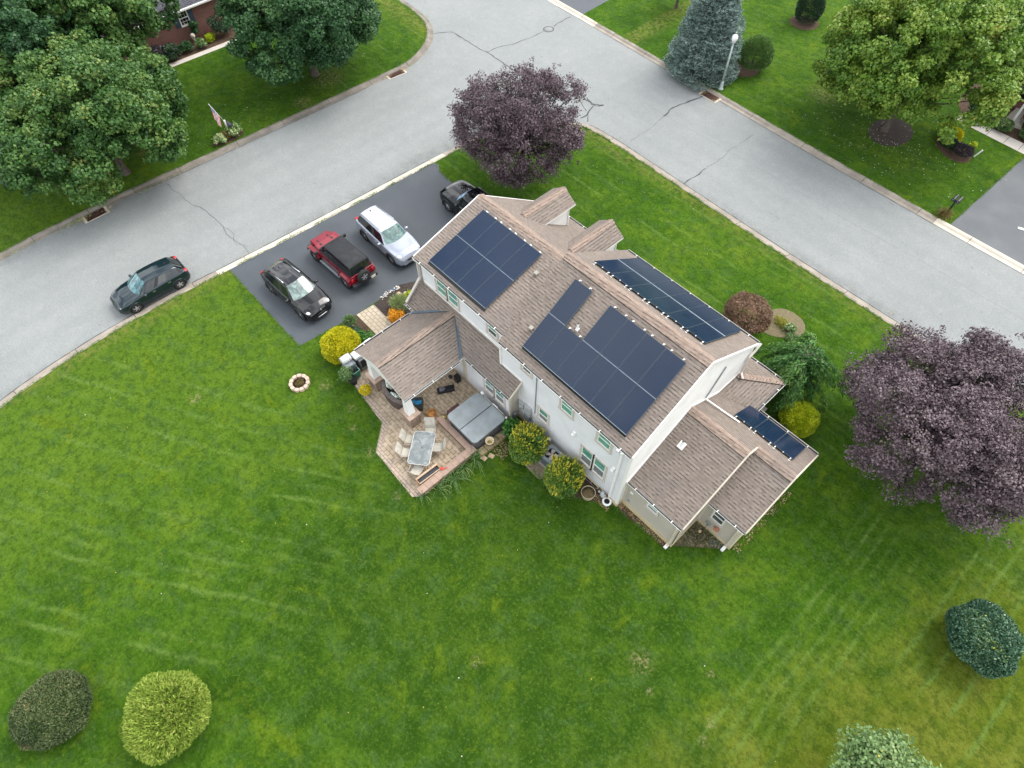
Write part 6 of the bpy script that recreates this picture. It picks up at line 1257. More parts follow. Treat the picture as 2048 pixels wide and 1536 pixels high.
# weeds growing in the gutter
gg = np.random.default_rng(4); C, A, B, tt = [], [], [], []
for (x, y, sx, sy, n) in ((-41.2, .35, .14, .5, 260), (-40.95, 4.9, .1, .5, 90), (-40.95, 6.8, .07, .5, 60), (-41.25, -3.5, .1, .7, 90), (-41.2, 13.5, .1, 1.2, 90), (-40.4, 26.1, .2, .35, 70), (-45.3, 31.4, .4, .15, 80), (-42.7, 29.8, .25, .25, 30)):
    for _ in range(n):
        p = np.array([x+gg.normal(0, sx), y+gg.normal(0, sy), -.07]); d = unit((gg.normal(0, .6, 3)+[0, 0, .7])[None])[0]; C.append(p+d*.03); A.append(d*.05); B.append(unit(np.cross(d, gg.normal(0, 1, 3))[None])[0]*.012); tt.append(gg.uniform(.3, .9))
tag(quads('gutter_weeds', np.array(C), np.array(A), np.array(B), np.array(tt), LM['grassy']), 'weeds growing along the far kerb and around the grates', 'weeds', kind='stuff')
# ragged grass blades overhanging the kerbs, drive and patio edges
C, A, B, tt = [], [], [], []
def fringe(Pl, dens, w_):
    for a, b in zip(Pl[:-1], Pl[1:]):
        L = math.dist(a, b); n = int(L*dens)
        for _ in range(n):
            f = gg.random(); x, y = a[0]+(b[0]-a[0])*f+gg.normal(0, w_), a[1]+(b[1]-a[1])*f+gg.normal(0, w_); k = .55+.45*math.sin(x*3.1+y*2.3)+.3*math.sin(x*7.7-y*5.1)
            if gg.random() > k: continue
            d = unit((gg.normal(0, .8, 3)*[1, 1, .1]+[0, 0, .35])[None])[0]; l = gg.uniform(.03, .07); C.append(np.array([x, y, .02])+d*l*.6); A.append(d*l); B.append(unit(np.cross(d, [0, 0, 1])[None])[0]*.012); tt.append(gg.normal(.5, .2))
vis = lambda K, c: [p for p in densify(K, .8) if c(*p)]
fringe(vis(K1, lambda x, y: y > -16 and x < 4 and not (x < -29.5 and 5.4 < y < 20)), 120, .035); fringe(vis(K2, lambda x, y: y > -12 and x > -52), 100, .035); fringe(vis(K3, lambda x, y: -36 < x < -4), 90, .035)
fringe([(-30.8, 5.28), (-23.18, 5.27), (-22.9, 7.9)], 110, .03); fringe([(-30.1, 20.3), (-29.3, 19.92), (-27.95, 19.82), (-20, 19.9)], 110, .04); fringe(PAT[1:8], 100, .03); fringe([(-3.72, 39.8), (-3.45, 49.3)], 80, .03); fringe([(-10.4, 9.6), (-7.6, 9.28), (-6.79, 9.95), (-5.3, 11.0), (-2.3, 11.2)], 130, .06)
tag(quads('grass_fringe', np.array(C), np.array(A), np.array(B), np.array(tt), leaf_mat('fringe_blade', [(0, (.03, .09, .01)), (.5, (.07, .16, .02)), (1, (.20, .26, .06))], .6, .2)), 'ragged grass blades along the kerb, drive and patio edges', 'grass', kind='stuff')
# mailbox post with a flag
fx, fy = -42.3, 11.75
mp = empty('mailbox', (fx, fy, 0), 0, 'dark curbside mailbox on a white post with a small flag, among hydrangeas', 'mailbox')
P('post', M['white'], mp, lambda m: (m.box(-.05, .05, -.05, .05, 0, 1.0), m.obox((0, 0, 1.02), (.06, 0, 0), (0, .06, 0), (0, 0, .05))))
P('box', plain('plum_grey_box', (.05, .045, .065), .4), mp, lambda m: m.prism([(.06-.02+a, b) for a, b in ((0, .68), (.24, .68), (.24, .82), (.19, .9), (.05, .9), (0, .82))], 'x', -.05, .5))
fl = empty('flag', (fx, fy, 1.0), 0, 'American flag hanging from a short white pole at the mailbox', 'flag')
tip = V3((-.12, -.48, 1.42)); P('pole', M['white'], fl, lambda m: (m.tube([(0, 0, -.02), tuple(tip)], .016, 7), m.ell(tuple(tip*1.02), (.03, .03, .03), 8, 6)))
red, blue, wht = plain('flag_red', (.42, .015, .025), .7, var=.08), plain('flag_blue', (.015, .025, .13), .7, var=.08), plain('flag_white', (.75, .74, .74), .7, var=.04)
mb = MB(); nx, nyy = 26, 13; a0 = tip*.96; a1 = tip*.33; grid = []
for i in range(nx+1):       # i runs away from the pole, cloth falls mostly straight down
    row = []
    for j in range(nyy+1):
        f = j/nyy; u = i/nx; p = a0.lerp(a1, f); fold = .05*math.sin(f*9+u*3)*u; q = p+V3((.03*u+fold, -.10*u+.04*math.sin(f*8)*u-.1*f*u, -.98*u*(1-.12*f))); row.append(q)
    grid.append(row)
for i in range(nx):
    for j in range(nyy):
        canton = i < nx*.4 and j < 7; mb.poly([grid[i][j], grid[i+1][j], grid[i+1][j+1], grid[i][j+1]], 1 if canton else (0 if j % 2 == 0 else 2), True)
        if canton and (i+j) % 2 == 0 and i > 0:
            c = (grid[i][j]+grid[i+1][j+1])/2; 
            for sg in (.006, -.006): mb.poly([c+V3((sg, -.012, -.012)), c+V3((sg, .012, -.012)), c+V3((sg, .012, .012)), c+V3((sg, -.012, .012))], 2)
mb.build('cloth', [red, blue, wht], fl, fixn=False)
# double mailbox across the street
mp = empty('mailbox_pair', (-4.35, 40.25, 0), R(0), 'two black arched mailboxes side by side on one post beside the driveway', 'mailbox')
P('post', M['blackm'], mp, lambda m: (m.box(-.05, .05, .1, .2, 0, 1.0), m.box(-.26, .26, .08, .22, .98, 1.03)))
for sx in (-.14, .14):
    b = P('box', plain('glossy_black_box', (.02, .021, .024), .15, coat=.5), mp, lambda m: m.prism([(sx-.10, 1.03), (sx+.10, 1.03), (sx+.10, 1.13)]+[(sx+.10*math.cos(a), 1.13+.10*math.sin(a)) for a in np.linspace(.2, 2.94, 8)]+[(sx-.10, 1.13)], 'y', -.12, .42)); P('door_knob', M['metal'], b, lambda m: m.box(sx-.02, sx+.02, -.14, -.12, 1.12, 1.16))
# white parcel slip on the neighbour's driveway, path marker and pot
mb = MB(); mb.obox((-.63, 42.35, .02), V3((.16, .06, 0)), V3((-.03, .08, 0)), (0, 0, .006)); thing(mb.build('white_parcel', M['white']), 'small white packet lying on the asphalt driveway at the right edge', 'packet')
mb = MB(); mb.obox((-5.65, 46.75, .35), V3((.10, .04, .28)), V3((.0, .02, 0)), (.04, 0, -.01)); thing(mb.build('garden_marker', M['white']), 'leaning white garden marker beside the oval bed', 'marker')
mb = MB(); mb.lathe((-6.25, 47.35, 0), [(.11, 0), (.15, .24), (.17, .24), (.14, .2), (0, .19)], 12); thing(mb.build('flower_pot', M['blackm']), 'small black pot at the oval bed across the street', 'pot')
tree('bedding_plant', 'lime green plant in the small black pot across the street', -6.25, 47.35, .24, .15, .36, 300, .10, .06, LM['gold_r'], 8, .1, 98, None, cat='plant', parts=('foliage', 'stem'))
# ------------------------------------------------------------------ neighbours' houses
nh = empty('brick_house', (-60, 16, 0), 0, 'red brick house with grey roof and white window behind the left trees', 'house')
NM = Matrix.Translation((-60, 16, 0)).inverted()
def nb(name, mat, fn, par=None, root=nh, mm=NM): mb = MB(); fn(mb); o = mb.build(name, mat, par or root); o.matrix_parent_inverse = mm if not par else Matrix(); return o
nb('wall', M['brick'], lambda m: m.prism([(-66, 0), (-55.4, 0), (-55.4, 2.45), (-60.7, 5.4), (-66, 2.45)], 'y', 2, 26))
nb('roof', [M['shingle_g'], M['trim']], lambda m: (m.slab([(-55.0, 1.7, 2.45), (-55.0, 26.3, 2.45), (-60.7, 26.3, 5.6), (-60.7, 1.7, 5.6)], .14, 0, 1), m.slab([(-60.7, 1.7, 5.6), (-60.7, 26.3, 5.6), (-66.4, 26.3, 2.45), (-66.4, 1.7, 2.45)], .14, 0, 1)))
nb('gutter', M['trim'], lambda m: m.box(-55.02, -54.9, 1.7, 26.3, 2.30, 2.42))
def nwin(y0, y1, z0=1.12, z1=2.2):
    w_ = nb('window', M['trim'], lambda m: (m.box(-55.4, -55.33, y0, y0+.07, z0, z1), m.box(-55.4, -55.33, y1-.07, y1, z0, z1), m.box(-55.4, -55.33, y0, y1, z1-.06, z1), m.box(-55.4, -55.31, y0-.02, y1+.02, z0-.08, z0+.05), m.box(-55.4, -55.335, y0, y1, (z0+z1)/2-.03, (z0+z1)/2+.03), [m.box(-55.36, -55.34, y0+(y1-y0)*k/3-.008, y0+(y1-y0)*k/3+.008, z0, z1) for k in (1, 2)], [m.box(-55.36, -55.342, y0, y1, z0+(z1-z0)*k/4-.008, z0+(z1-z0)*k/4+.008) for k in (1, 3)]))
    nb('pane', M['glass_d'] if False else M['carglass'], lambda m: m.box(-55.4, -55.36, y0+.05, y1-.05, z0+.03, z1-.03), w_)
    for a, b in ((y0-.42, y0-.03), (y1+.03, y1+.42)): nb('shutter', M['shut'] if 'shut' in M else plain('slate_blue_shutter', (.045, .07, .10), .5), lambda m: (m.box(-55.4, -55.35, a, b, z0-.03, z1+.02), [m.box(-55.35, -55.342, a+.04, b-.04, z0+.05+.09*k, z0+.09+.09*k) for k in range(12)]))
nwin(15.28, 16.08); nwin(8.6, 9.4); nwin(21, 21.8)
u = empty('garden_urn', (-54.45, 15.52, 0), 0, 'pale stone garden urn on a pedestal in front of the brick wall', 'urn'); st = plain('pale_stone', (.52, .48, .40), .8, var=.2)
P('pedestal', st, u, lambda m: m.lathe((0, 0, 0), [(.13, 0), (.13, .08), (.07, .14), (.06, .32), (.12, .42)], 12)); P('bowl', st, u, lambda m: m.lathe((0, 0, .42), [(.05, 0), (.16, .12), (.18, .26), (.12, .38), (.0, .44)], 14))
g_ = empty('garden_gnome', (-53.15, 12.35, 0), 0, 'small pink and grey garden ornament at the end of the left path', 'ornament')
P('body', plain('dusty_pink', (.42, .22, .17), .7), g_, lambda m: m.lathe((0, 0, 0), [(.10, 0), (.11, .15), (.06, .3)], 10)); P('top', plain('grey_clay', (.3, .3, .33), .7), g_, lambda m: m.lathe((0, 0, .3), [(.07, 0), (.05, .1), (.0, .22)], 10))
rh_ = empty('neighbour_house', (-3, 56, 0), 0, 'brick house with a white-columned porch at the upper right edge', 'house'); RM = Matrix.Translation((-3, 56, 0)).inverted()
rb = lambda name, mat, fn, par=None: nb(name, mat, fn, par, rh_, RM)
rb('wall', M['brick'], lambda m: m.prism([(53.9, 0), (63, 0), (63, 2.9), (58.4, 5.4), (53.9, 2.9)], 'x', -7.2, 10))
rb('roof', [M['shingle_g'], M['trim']], lambda m: (m.slab([(-7.5, 53.6, 2.85), (10.3, 53.6, 2.85), (10.3, 58.4, 5.5), (-7.5, 58.4, 5.5)], .14, 0, 1), m.slab([(-7.5, 58.4, 5.5), (10.3, 58.4, 5.5), (10.3, 63.3, 2.85), (-7.5, 63.3, 2.85)], .14, 0, 1)))
rb('porch_roof', [M['shingle_g'], M['white']], lambda m: (m.slab([(-6.6, 51.6, 2.55), (2, 51.6, 2.55), (2, 53.9, 3.2), (-6.6, 53.9, 3.2)], .12, 0, 1), m.box(-6.65, 2, 51.5, 51.62, 2.36, 2.55), m.box(-6.7, -6.58, 51.5, 53.9, 2.36, 2.55)))
rb('porch_column', M['white'], lambda m: (m.box(-5.75, -5.60, 51.95, 52.10, .14, 2.4))); rb('porch_column', M['white'], lambda m: (m.box(-2.1, -1.95, 51.95, 52.10, .14, 2.4)))
rb('porch_floor', M['walkc'], lambda m: m.box(-6.2, 2, 51.8, 53.9, 0, .14))
w_ = rb('window', M['trim'], lambda m: (m.box(-6.7, -6.63, 53.83, 53.9, .8, 2.2), m.box(-5.2, -5.13, 53.83, 53.9, .8, 2.2), m.box(-6.7, -5.13, 53.83, 53.9, 2.13, 2.2), m.box(-6.7, -5.13, 53.8, 53.9, .74, .82), m.box(-6.7, -5.13, 53.84, 53.9, 1.46, 1.52))); rb('pane', M['carglass'], lambda m: m.box(-6.63, -5.2, 53.86, 53.9, .82, 2.13), w_)
ch = empty('porch_chair', (-5.1, 52.6, .14), R(20), 'dark red seat on the neighbour porch behind the white column', 'chair'); rd = plain('burgundy_cushion', (.14, .012, .018), .8)
P('seat', rd, ch, lambda m: m.box(-.28, .28, -.26, .26, .34, .44), bevel=.03); P('backrest', rd, ch, lambda m: m.box(-.28, .28, .24, .34, .40, .88), bevel=.03); [P('leg', M['blackm'], ch, lambda m: m.tube([(sx*.24, sy*.22, 0), (sx*.24, sy*.22, .34)], .018, 6)) for sx in (-1, 1) for sy in (-1, 1)]
# ------------------------------------------------------------------ patio
wl = empty('low_patio_wall', (-12, 6.5, 0), 0, 'L-shaped low garden wall of reddish coping blocks around the patio corner', 'wall'); WM = Matrix.Translation((-12, 6.5, 0)).inverted()
for nm, mt, fn in (('wall', 'stack', lambda m: (m.box(-12.02, -11.74, 4.76, 8.06, -.02, .36), m.box(-14.3, -12.02, 7.78, 8.02, -.02, .36))), ('coping', 'coping', lambda m: (m.box(-12.07, -11.69, 4.72, 8.09, .36, .42), m.box(-14.36, -12.07, 7.74, 8.05, .36, .415))), ):
    o = P(nm, M[mt], wl, fn); o.matrix_parent_inverse = WM
lg = P('stone_ledge', plain('mossy_tan_stone', (.27, .215, .12), .9, var=.35, scale=5, bump=.02), None, lambda m: [m.obox((-11.55, 8.32+.40*k, .10+.008*(k % 2)), (.17, 0, 0), (0, .185, 0), (0, 0, .11)) for k in range(5)]); thing(lg, 'row of mossy tan stone slabs along the foot of the hot tub', 'stone ledge')
for i, (x, y, a, lb) in enumerate(((-11.28, 8.16, .2, 'loose square tan paver in the bed, nearer the patio wall'), (-11.12, 8.5, .35, 'loose square tan paver in the bed, nearer the holly'))):
    mb = MB(); mb.obox((x, y, .03), V3((math.cos(a), math.sin(a), 0))*.14, V3((-math.sin(a), math.cos(a), 0))*.11, (0, 0, .03)); tag(mb.build('paver_block', M['walkc'] if False else plain('tan_block', (.42, .31, .20), .85, var=.2)), lb, 'paver')
# hot tub
tb = empty('hot_tub', (-12.84, 9.08, .03), 0, 'square hot tub with a two-part grey cover against the rear wall', 'hot tub')
def rsq(hx, hy, r_, n=6): return [(sx*(hx-r_)+r_*math.cos(a), sy*(hy-r_)+r_*math.sin(a)) for sx, sy, a0 in ((1, 1, 0), (-1, 1, 90), (-1, -1, 180), (1, -1, 270)) for a in [R(a0+90*k/n) for k in range(n+1)]]
P('shell', plain('charcoal_tub_panel', (.10, .10, .10), .6, var=.2), tb, lambda m: (m.prism(rsq(1.0, .97, .2), 'z', 0, .80), [m.box(-1.005, 1.005, -.8+.02*0+.2*k, -.79+.2*k, .05, .75) for k in range(9)]))
cov = plain('grey_vinyl_cover', (.225, .255, .265), .5, var=.14, scale=1.6, bump=.006)
def half(m, x0, x1):
    pts = [p for p in rsq(1.06, 1.03, .22, 8)]; q = []
    for x, y in pts: q.append((min(max(x, x0), x1), y))
    r_ = []; [r_.append(p) for p in q if not r_ or math.dist(p, r_[-1]) > 1e-4]
    if math.dist(r_[0], r_[-1]) < 1e-4: r_.pop()
    m.prism(r_, 'z', .80, .90)
P('cover', cov, tb, lambda m: half(m, -1.06, -.022), bevel=.02); P('cover', cov, tb, lambda m: half(m, .022, 1.06), bevel=.02); P('cover_seam', M['blackm'], tb, lambda m: m.box(-.022, .022, -1.0, 1.0, .82, .888))
P('cover_lifter', M['white'], tb, lambda m: (m.tube([(-.85, 1.12, .8), (.75, 1.12, .8)], .018, 6), m.ell((-.85, 1.14, .88), (.11, .08, .08)), m.ell((.98, 1.08, .80), (.06, .06, .07)), m.tube([(.05, 1.03, .86), (.0, 1.10, .94), (.35, 1.12, .9)], .02, 6)))
P('strap', M['blackm'], tb, lambda m: [m.box(1.0, 1.015, y-.02, y+.02, .5, .84) for y in (-.6, .6)])
mb = MB(); mb.box(-14.15, -13.85, 8.1, 10.45, .03, .042); struct(mb.build('patio_border', M['coping']))
# red-brown step beside the tub
sp_ = plain('maroon_plastic', (.10, .035, .040), .5); stp = empty('tub_step', (-14.28, 8.78, .03), 0, 'maroon plastic step at the near corner of the hot tub', 'step'); P('tread', sp_, stp, lambda m: (m.box(-.12, .12, -.36, .36, .22, .27), m.box(-.10, .10, -.32, .32, .27, .275)), bevel=.01); P('frame', sp_, stp, lambda m: (m.box(-.11, .11, -.35, -.31, 0, .22), m.box(-.11, .11, .31, .35, 0, .22)))
cb = empty('citronella_candle', (-14.32, 8.12, .03), 0, 'round pale yellow candle bowl at the end of the low wall', 'candle'); P('bowl', plain('brown_bowl', (.18, .12, .06), .6), cb, lambda m: m.lathe((0, 0, 0), [(.13, 0), (.18, .12), (.18, .17), (.16, .17), (.15, .13), (0, .12)], 18)); P('wax', plain('yellow_wax', (.62, .52, .18), .5), cb, lambda m: m.lathe((0, 0, .13), [(.15, 0), (0, .012)], 18))
pt = empty('clay_pot', (-11.62, 8.85, .2), 0, 'cream plastic pot on the mossy stone ledge', 'pot'); P('pot', plain('cream_pot', (.66, .56, .38), .6), pt, lambda m: m.lathe((0, 0, 0), [(.12, 0), (.19, .26), (.22, .26), (.22, .30), (.18, .30), (.15, .1), (0, .08)], 20)); P('soil', plain('pale_soil', (.45, .34, .12), .9, var=.3), pt, lambda m: m.lathe((0, 0, .09), [(.14, 0), (0, .02)], 16))
# outdoor dining set
glass_top = NT('frosted_table_glass'); _o = glass_top.objc(); _f = glass_top.noise(2.4, 4, .6, _o, .8); glass_top = glass_top.fin(glass_top.mix(glass_top.mapr(_f, .4, .65), (.14, .16, .16), (.25, .27, .27)), .12, spec=.6)
fm = plain('taupe_metal_frame', (.40, .34, .28), .4, .3); sling = plain('beige_sling', (.44, .42, .36), .7, var=.12, bump=.004)
dx, dy = 1.08, -1.30; ang = math.atan2(dy, dx); tbl = empty('patio_table', (-13.42, 6.14, .03), ang, 'long frosted glass patio table in the middle of the dining set', 'table')
P('table_top', glass_top, tbl, lambda m: m.prism(rsq(.88, .52, .16), 'z', .695, .71)); P('rim', plain('pale_rim', (.5, .5, .47), .4, .3), tbl, lambda m: m.tube([(x, y, .703) for x, y in rsq(.88, .52, .16)]+[(rsq(.88, .52, .16)[0][0], rsq(.88, .52, .16)[0][1], .703)], .016, 6))
for sx in (-1, 1):
    for sy in (-1, 1): P('leg', fm, tbl, lambda m: m.tube([(sx*.70, sy*.38, 0), (sx*.62, sy*.33, .35), (sx*.74, sy*.42, .69)], .018, 6))
P('umbrella_hole', M['blackm'], tbl, lambda m: m.lathe((.0, 0, .7105), [(.03, 0), (0, .003)], 10))
def schair(x, y, fxy, label, hi=.96):
    a = math.atan2(fxy[1], fxy[0]); r = empty('patio_chair', (x, y, .03), a, label, 'chair', 'sling chairs round the patio table')
    def sh(m, pts, w_):
        for p, q in zip(pts[:-1], pts[1:]): m.mesh([(p[0], -w_, p[1]), (q[0], -w_, q[1]), (q[0], w_, q[1]), (p[0], w_, p[1]), (p[0], -w_, p[1]-.012), (q[0], -w_, q[1]-.012), (q[0], w_, q[1]-.012), (p[0], w_, p[1]-.012)], [(0, 1, 2, 3), (4, 7, 6, 5), (0, 4, 5, 1), (3, 2, 6, 7), (1, 5, 6, 2), (0, 3, 7, 4)])
    P('seat', sling, r, lambda m: sh(m, [(.26, .42), (.10, .40), (-.12, .385), (-.22, .40)], .24)); P('backrest', sling, r, lambda m: sh(m, [(-.23, .41), (-.27, .60), (-.34, .80), (-.42, hi)], .24))
    for s_ in (-1, 1):
        P('side_frame', fm, r, lambda m: (m.tube([(.27, s_*.255, .42), (-.22, s_*.255, .40), (-.28, s_*.255, .60), (-.43, s_*.255, hi+.01)], .013, 6), m.tube([(.24, s_*.29, .40), (.22, s_*.31, .60), (.05, s_*.31, .63), (-.27, s_*.29, .60)], .017, 6)))
        P('leg', fm, r, lambda m: m.tube([(.24, s_*.27, .41), (.30, s_*.29, .0)], .013, 6)); P('leg', fm, r, lambda m: m.tube([(-.20, s_*.27, .40), (-.32, s_*.29, .0)], .013, 6))
    P('crossbar', fm, r, lambda m: m.tube([(-.43, -.255, hi+.01), (-.43, .255, hi+.01)], .014, 6)); P('crossbar', fm, r, lambda m: m.tube([(.27, -.255, .42), (.27, .255, .42)], .012, 6))
schair(-14.0, 7.05, (.72, -.70), 'high-backed beige sling chair at the head of the table near the stone pier', 1.05)
schair(-14.32, 6.10, (.80, .60), 'beige sling chair on the lawn side of the table, nearer the stone pier')
schair(-13.88, 5.52, (.77, .64), 'beige sling chair on the lawn side of the table, further from the stone pier')
schair(-12.80, 5.30, (-.42, .91), 'beige sling chair at the foot of the table beside the long planter bench')
schair(-13.08, 6.80, (-.66, -.75), 'beige sling chair on the hot tub side of the table, turned askew')
# long planter bench
wd = plain('pale_wood', (.50, .36, .24), .7, var=.2, scale=9, bump=.004); bn = empty('planter_box', (-12.28, 5.58, .03), R(90-2), 'long narrow wooden planter with a dark liner beside the low wall', 'planter')
P('board', wd, bn, lambda m: (m.box(-.60, .60, .12, .145, .05, .46), m.box(-.60, .60, -.145, -.12, .05, .40))); P('end_board', plain('worn_wood', (.33, .20, .11), .8, var=.3), bn, lambda m: (m.box(-.62, -.585, -.15, .15, 0, .44), m.box(.585, .62, -.15, .15, 0, .44))); P('liner', plain('dark_liner', (.035, .04, .048), .6), bn, lambda m: m.box(-.585, .585, -.12, .12, .30, .34)); P('rail', wd, bn, lambda m: (m.box(-.62, .62, .08, .16, .46, .49), m.box(-.62, .62, -.165, -.13, .40, .425)))
sc = P('red_scoop', plain('red_plastic', (.55, .04, .03), .4), None, lambda m: (m.ell((-12.05, 6.22, .47), (.09, .07, .04)), m.bar((-12.0, 6.2, .46), (-11.92, 6.45, .47), .03, .02)), ); thing(sc, 'small red plastic scoop on the low wall by the planter', 'scoop')
# wicker sofa (curved) with cushions, ottoman
wk = plain('brown_wicker', (.075, .055, .048), .75, var=.35, scale=12, bump=.01); cu = plain('dark_olive_cushion', (.045, .045, .035), .85); sofa = empty('curved_sofa', (-16.85, 8.35, .03), 0, 'curved dark wicker sofa with patterned pillows under the porch roof', 'sofa')
def arc(m, r0, r1, z0, z1, a0, a1, n=16):
    for k in range(n):
        a, b = R(a0+(a1-a0)*k/n), R(a0+(a1-a0)*(k+1)/n); q = [(r*math.cos(t), r*math.sin(t)) for r, t in ((r0, a), (r1, a), (r1, b), (r0, b))]; v = [(*p, z0) for p in q]+[(*p, z1) for p in q]; m.mesh(v, [(0, 3, 2, 1), (4, 5, 6, 7), (0, 1, 5, 4), (2, 3, 7, 6), (1, 2, 6, 5), (3, 0, 4, 7)])
P('back', wk, sofa, lambda m: arc(m, 1.52, 1.68, 0, .74, 188, 322)); P('base', wk, sofa, lambda m: arc(m, .95, 1.52, 0, .26, 190, 320)); P('top_rail', plain('worn_wicker_top', (.15, .125, .115), .7, var=.3, scale=10), sofa, lambda m: arc(m, 1.49, 1.71, .74, .77, 188, 322)); [P('seat_cushion', cu, sofa, lambda m: arc(m, .93, 1.50, .26, .40, 190+43.5*k, 232+43.5*k, 6)) for k in range(3)]
pt_ = NT('patterned_pillow'); vv = pt_.n('TexVoronoi'); vv.inputs['Scale'].default_value = 9; pt_.l(pt_.objc(), vv.inputs[0]); pil = pt_.fin(pt_.mix(pt_.mapr(vv.outputs['Distance'], .25, .38), (.12, .34, .36), (.62, .66, .60)), .85)
for a, lb in ((206, 'patterned teal and cream pillow on the curved sofa, the one nearer the white mum side'), (243, 'patterned teal and cream pillow in the middle of the curved sofa'), (276, 'patterned teal and cream pillow on the curved sofa nearest the corner pier')):
    t_ = R(a); c = V3((-16.85+1.32*math.cos(t_), 8.35+1.32*math.sin(t_), .62)); rad = V3((math.cos(t_), math.sin(t_), 0)); tg = V3((-math.sin(t_), math.cos(t_), 0)); mb = MB(); up = (V3((0, 0, 1))+rad*.55).normalized(); mb.obox(c, tg*.23, up*.22, rad.cross(V3((0, 0, 0))) if False else (up.cross(tg))*.06)
    o = mb.build('pillow', pil, None, bevel=.05); o.data.polygons.foreach_set('use_smooth', [True]*len(o.data.polygons)); thing(o, lb.replace(' white mum side', ' yellow mums'), 'pillow', 'patterned pillows on the curved sofa')
ot = empty('ottoman', (-15.78, 7.62, .03), R(-40), 'dark wicker footstool with a blue towel behind the corner pier', 'footstool'); P('base', wk, ot, lambda m: m.box(-.30, .30, -.30, .30, 0, .36), bevel=.02); P('cushion', plain('dark_teal_cushion', (.03, .045, .05), .8), ot, lambda m: m.box(-.29, .29, -.29, .29, .36, .42), bevel=.03)
g = np.random.default_rng(8); mb = MB(); tw = plain('bright_blue_towel', (.03, .25, .48), .8, var=.4, scale=14)
pts = [(-15.95+.045*i, 7.45+.045*i+.06*math.sin(i*1.3), .47+.02*math.sin(i*2)) for i in range(9)]; mb.tube(pts, [.03]+[.06]*7+[.02], 7); mb.tube([(p[0]+.10, p[1]-.05, p[2]) for p in pts[1:8]], [.02, .05, .05, .06, .05, .05, .02], 7); thing(mb.build('towel', tw), 'crumpled bright blue towel on the dark footstool', 'towel')
bk_ = P('woven_basket', plain('orange_leather', (.40, .19, .06), .6, var=.5, scale=5), None, lambda m: (m.lathe((-14.85, 7.82, .03), [(.18, 0), (.26, .12), (.28, .26), (.25, .28), (.22, .14), (0, .06)], 14), m.obox((-14.80, 7.78, .27), V3((.16, .05, .05)), V3((-.05, .14, .0)), (0, 0, .05)))); thing(bk_, 'crumpled orange-tan fabric tub beside the corner pier', 'basket')
# speaker and covered instrument/bag near the wall
bg = empty('black_bag', (-15.52, 9.28, .03), R(62), 'long black bag with a grey bundle lying on the pavers', 'bag'); P('body', plain('black_nylon', (.010, .011, .016), .5, var=.3), bg, lambda m: m.box(-.45, .45, -.17, .17, 0, .20), bevel=.05); P('bundle', plain('grey_mesh', (.13, .13, .16), .7, var=.5, scale=18), bg, lambda m: m.ell((-.18, 0, .21), (.17, .14, .06), 12, 8, 0, lambda d: 1+.15*math.sin(d[0]*9+d[1]*7))); P('handle', M['blackm'], bg, lambda m: m.tube([(.0, -.18, .1), (.08, -.27, .12), (.22, -.27, .12), (.28, -.18, .1)], .015, 6))
sk_ = P('speaker_box', M['black'], None, lambda m: (m.box(-15.72, -15.42, 9.98, 10.25, .03, .50),), bevel=.02); thing(sk_, 'black upright box against the rear wing wall', 'box'); lt = P('hanging_planter', M['blackm'], None, lambda m: (m.ell((-15.95, 9.95, .16), (.12, .12, .10)), m.tube([(-15.95, 9.95, .1), (-15.95, 9.95, .03)], .05, 8))); thing(lt, 'small round black object behind the black box', 'object')
# outdoor kitchen: covered grill, side counters, green bin
gr = empty('grill', (-19.85, 6.75, .03), 0, 'stainless barbecue with white covers beside the porch corner post', 'grill'); ws_ = plain('white_metal', (.66, .68, .68), .35, .2); 
P('cabinet', plain('grey_cabinet', (.15, .16, .17), .5), gr, lambda m: (m.box(-.20, .42, .08, .52, 0, .9),)); P('cabinet', M['galv'], gr, lambda m: m.box(-.28, .30, -.62, -.08, 0, .85), bevel=.01)
P('lid', ws_, gr, lambda m: m.tube([(-.16, -.62, .98), (-.16, -.10, .98)], [.22, .22], 18), ); P('lid', ws_, gr, lambda m: (m.box(-.22, .28, -.04, .46, .90, 1.12)), bevel=.05); P('handle', M['metal'], gr, lambda m: m.tube([(.12, -.05, 1.0), (.12, -.05, 1.14), (.30, -.05, 1.0)], .015, 6)); P('side_table', M['metal'], gr, lambda m: (m.box(-.36, -.06, .52, .98, 1.0, 1.04))); P('side_table', M['white'], gr, lambda m: (m.box(-.40, -.02, .98, 1.35, .97, 1.02))); P('fire_box', M['blackm'], gr, lambda m: m.box(.1, .44, .12, .46, .3, .86)); P('leg', M['metal'], gr, lambda m: [m.tube([(x, y, 0), (x, y, 1.0)], .02, 6) for x in (-.33, -.08) for y in (.56, 1.3)])
bn_ = empty('green_bin', (-19.4, 6.42, .03), 0, 'open dark green plastic bin by the barbecue', 'bin'); gm = plain('green_plastic', (.008, .13, .085), .35, var=.1); a, b, h = .15, .20, .62
def tub_(m):
    o0 = [(-a, -a), (a, -a), (a, a), (-a, a)]; o1 = [(-b, -b), (b, -b), (b, b), (-b, b)]; i1 = [(x*.93, y*.93) for x, y in o1]; i0 = [(x*.93, y*.93) for x, y in o0]
    for k in range(4): j = (k+1) % 4; m.poly([(*o0[k], 0), (*o0[j], 0), (*o1[j], h), (*o1[k], h)]); m.poly([(*i0[k], .04), (*i1[k], h), (*i1[j], h), (*i0[j], .04)])
    m.poly([(*p, .04) for p in i0])
P('body', gm, bn_, tub_, fixn=False); P('rim', plain('bin_rim', (.35, .6, .5), .4), bn_, lambda m: m.tube([(-b, -b, h), (b, -b, h), (b, b, h), (-b, b, h), (-b, -b, h)], .013, 5))
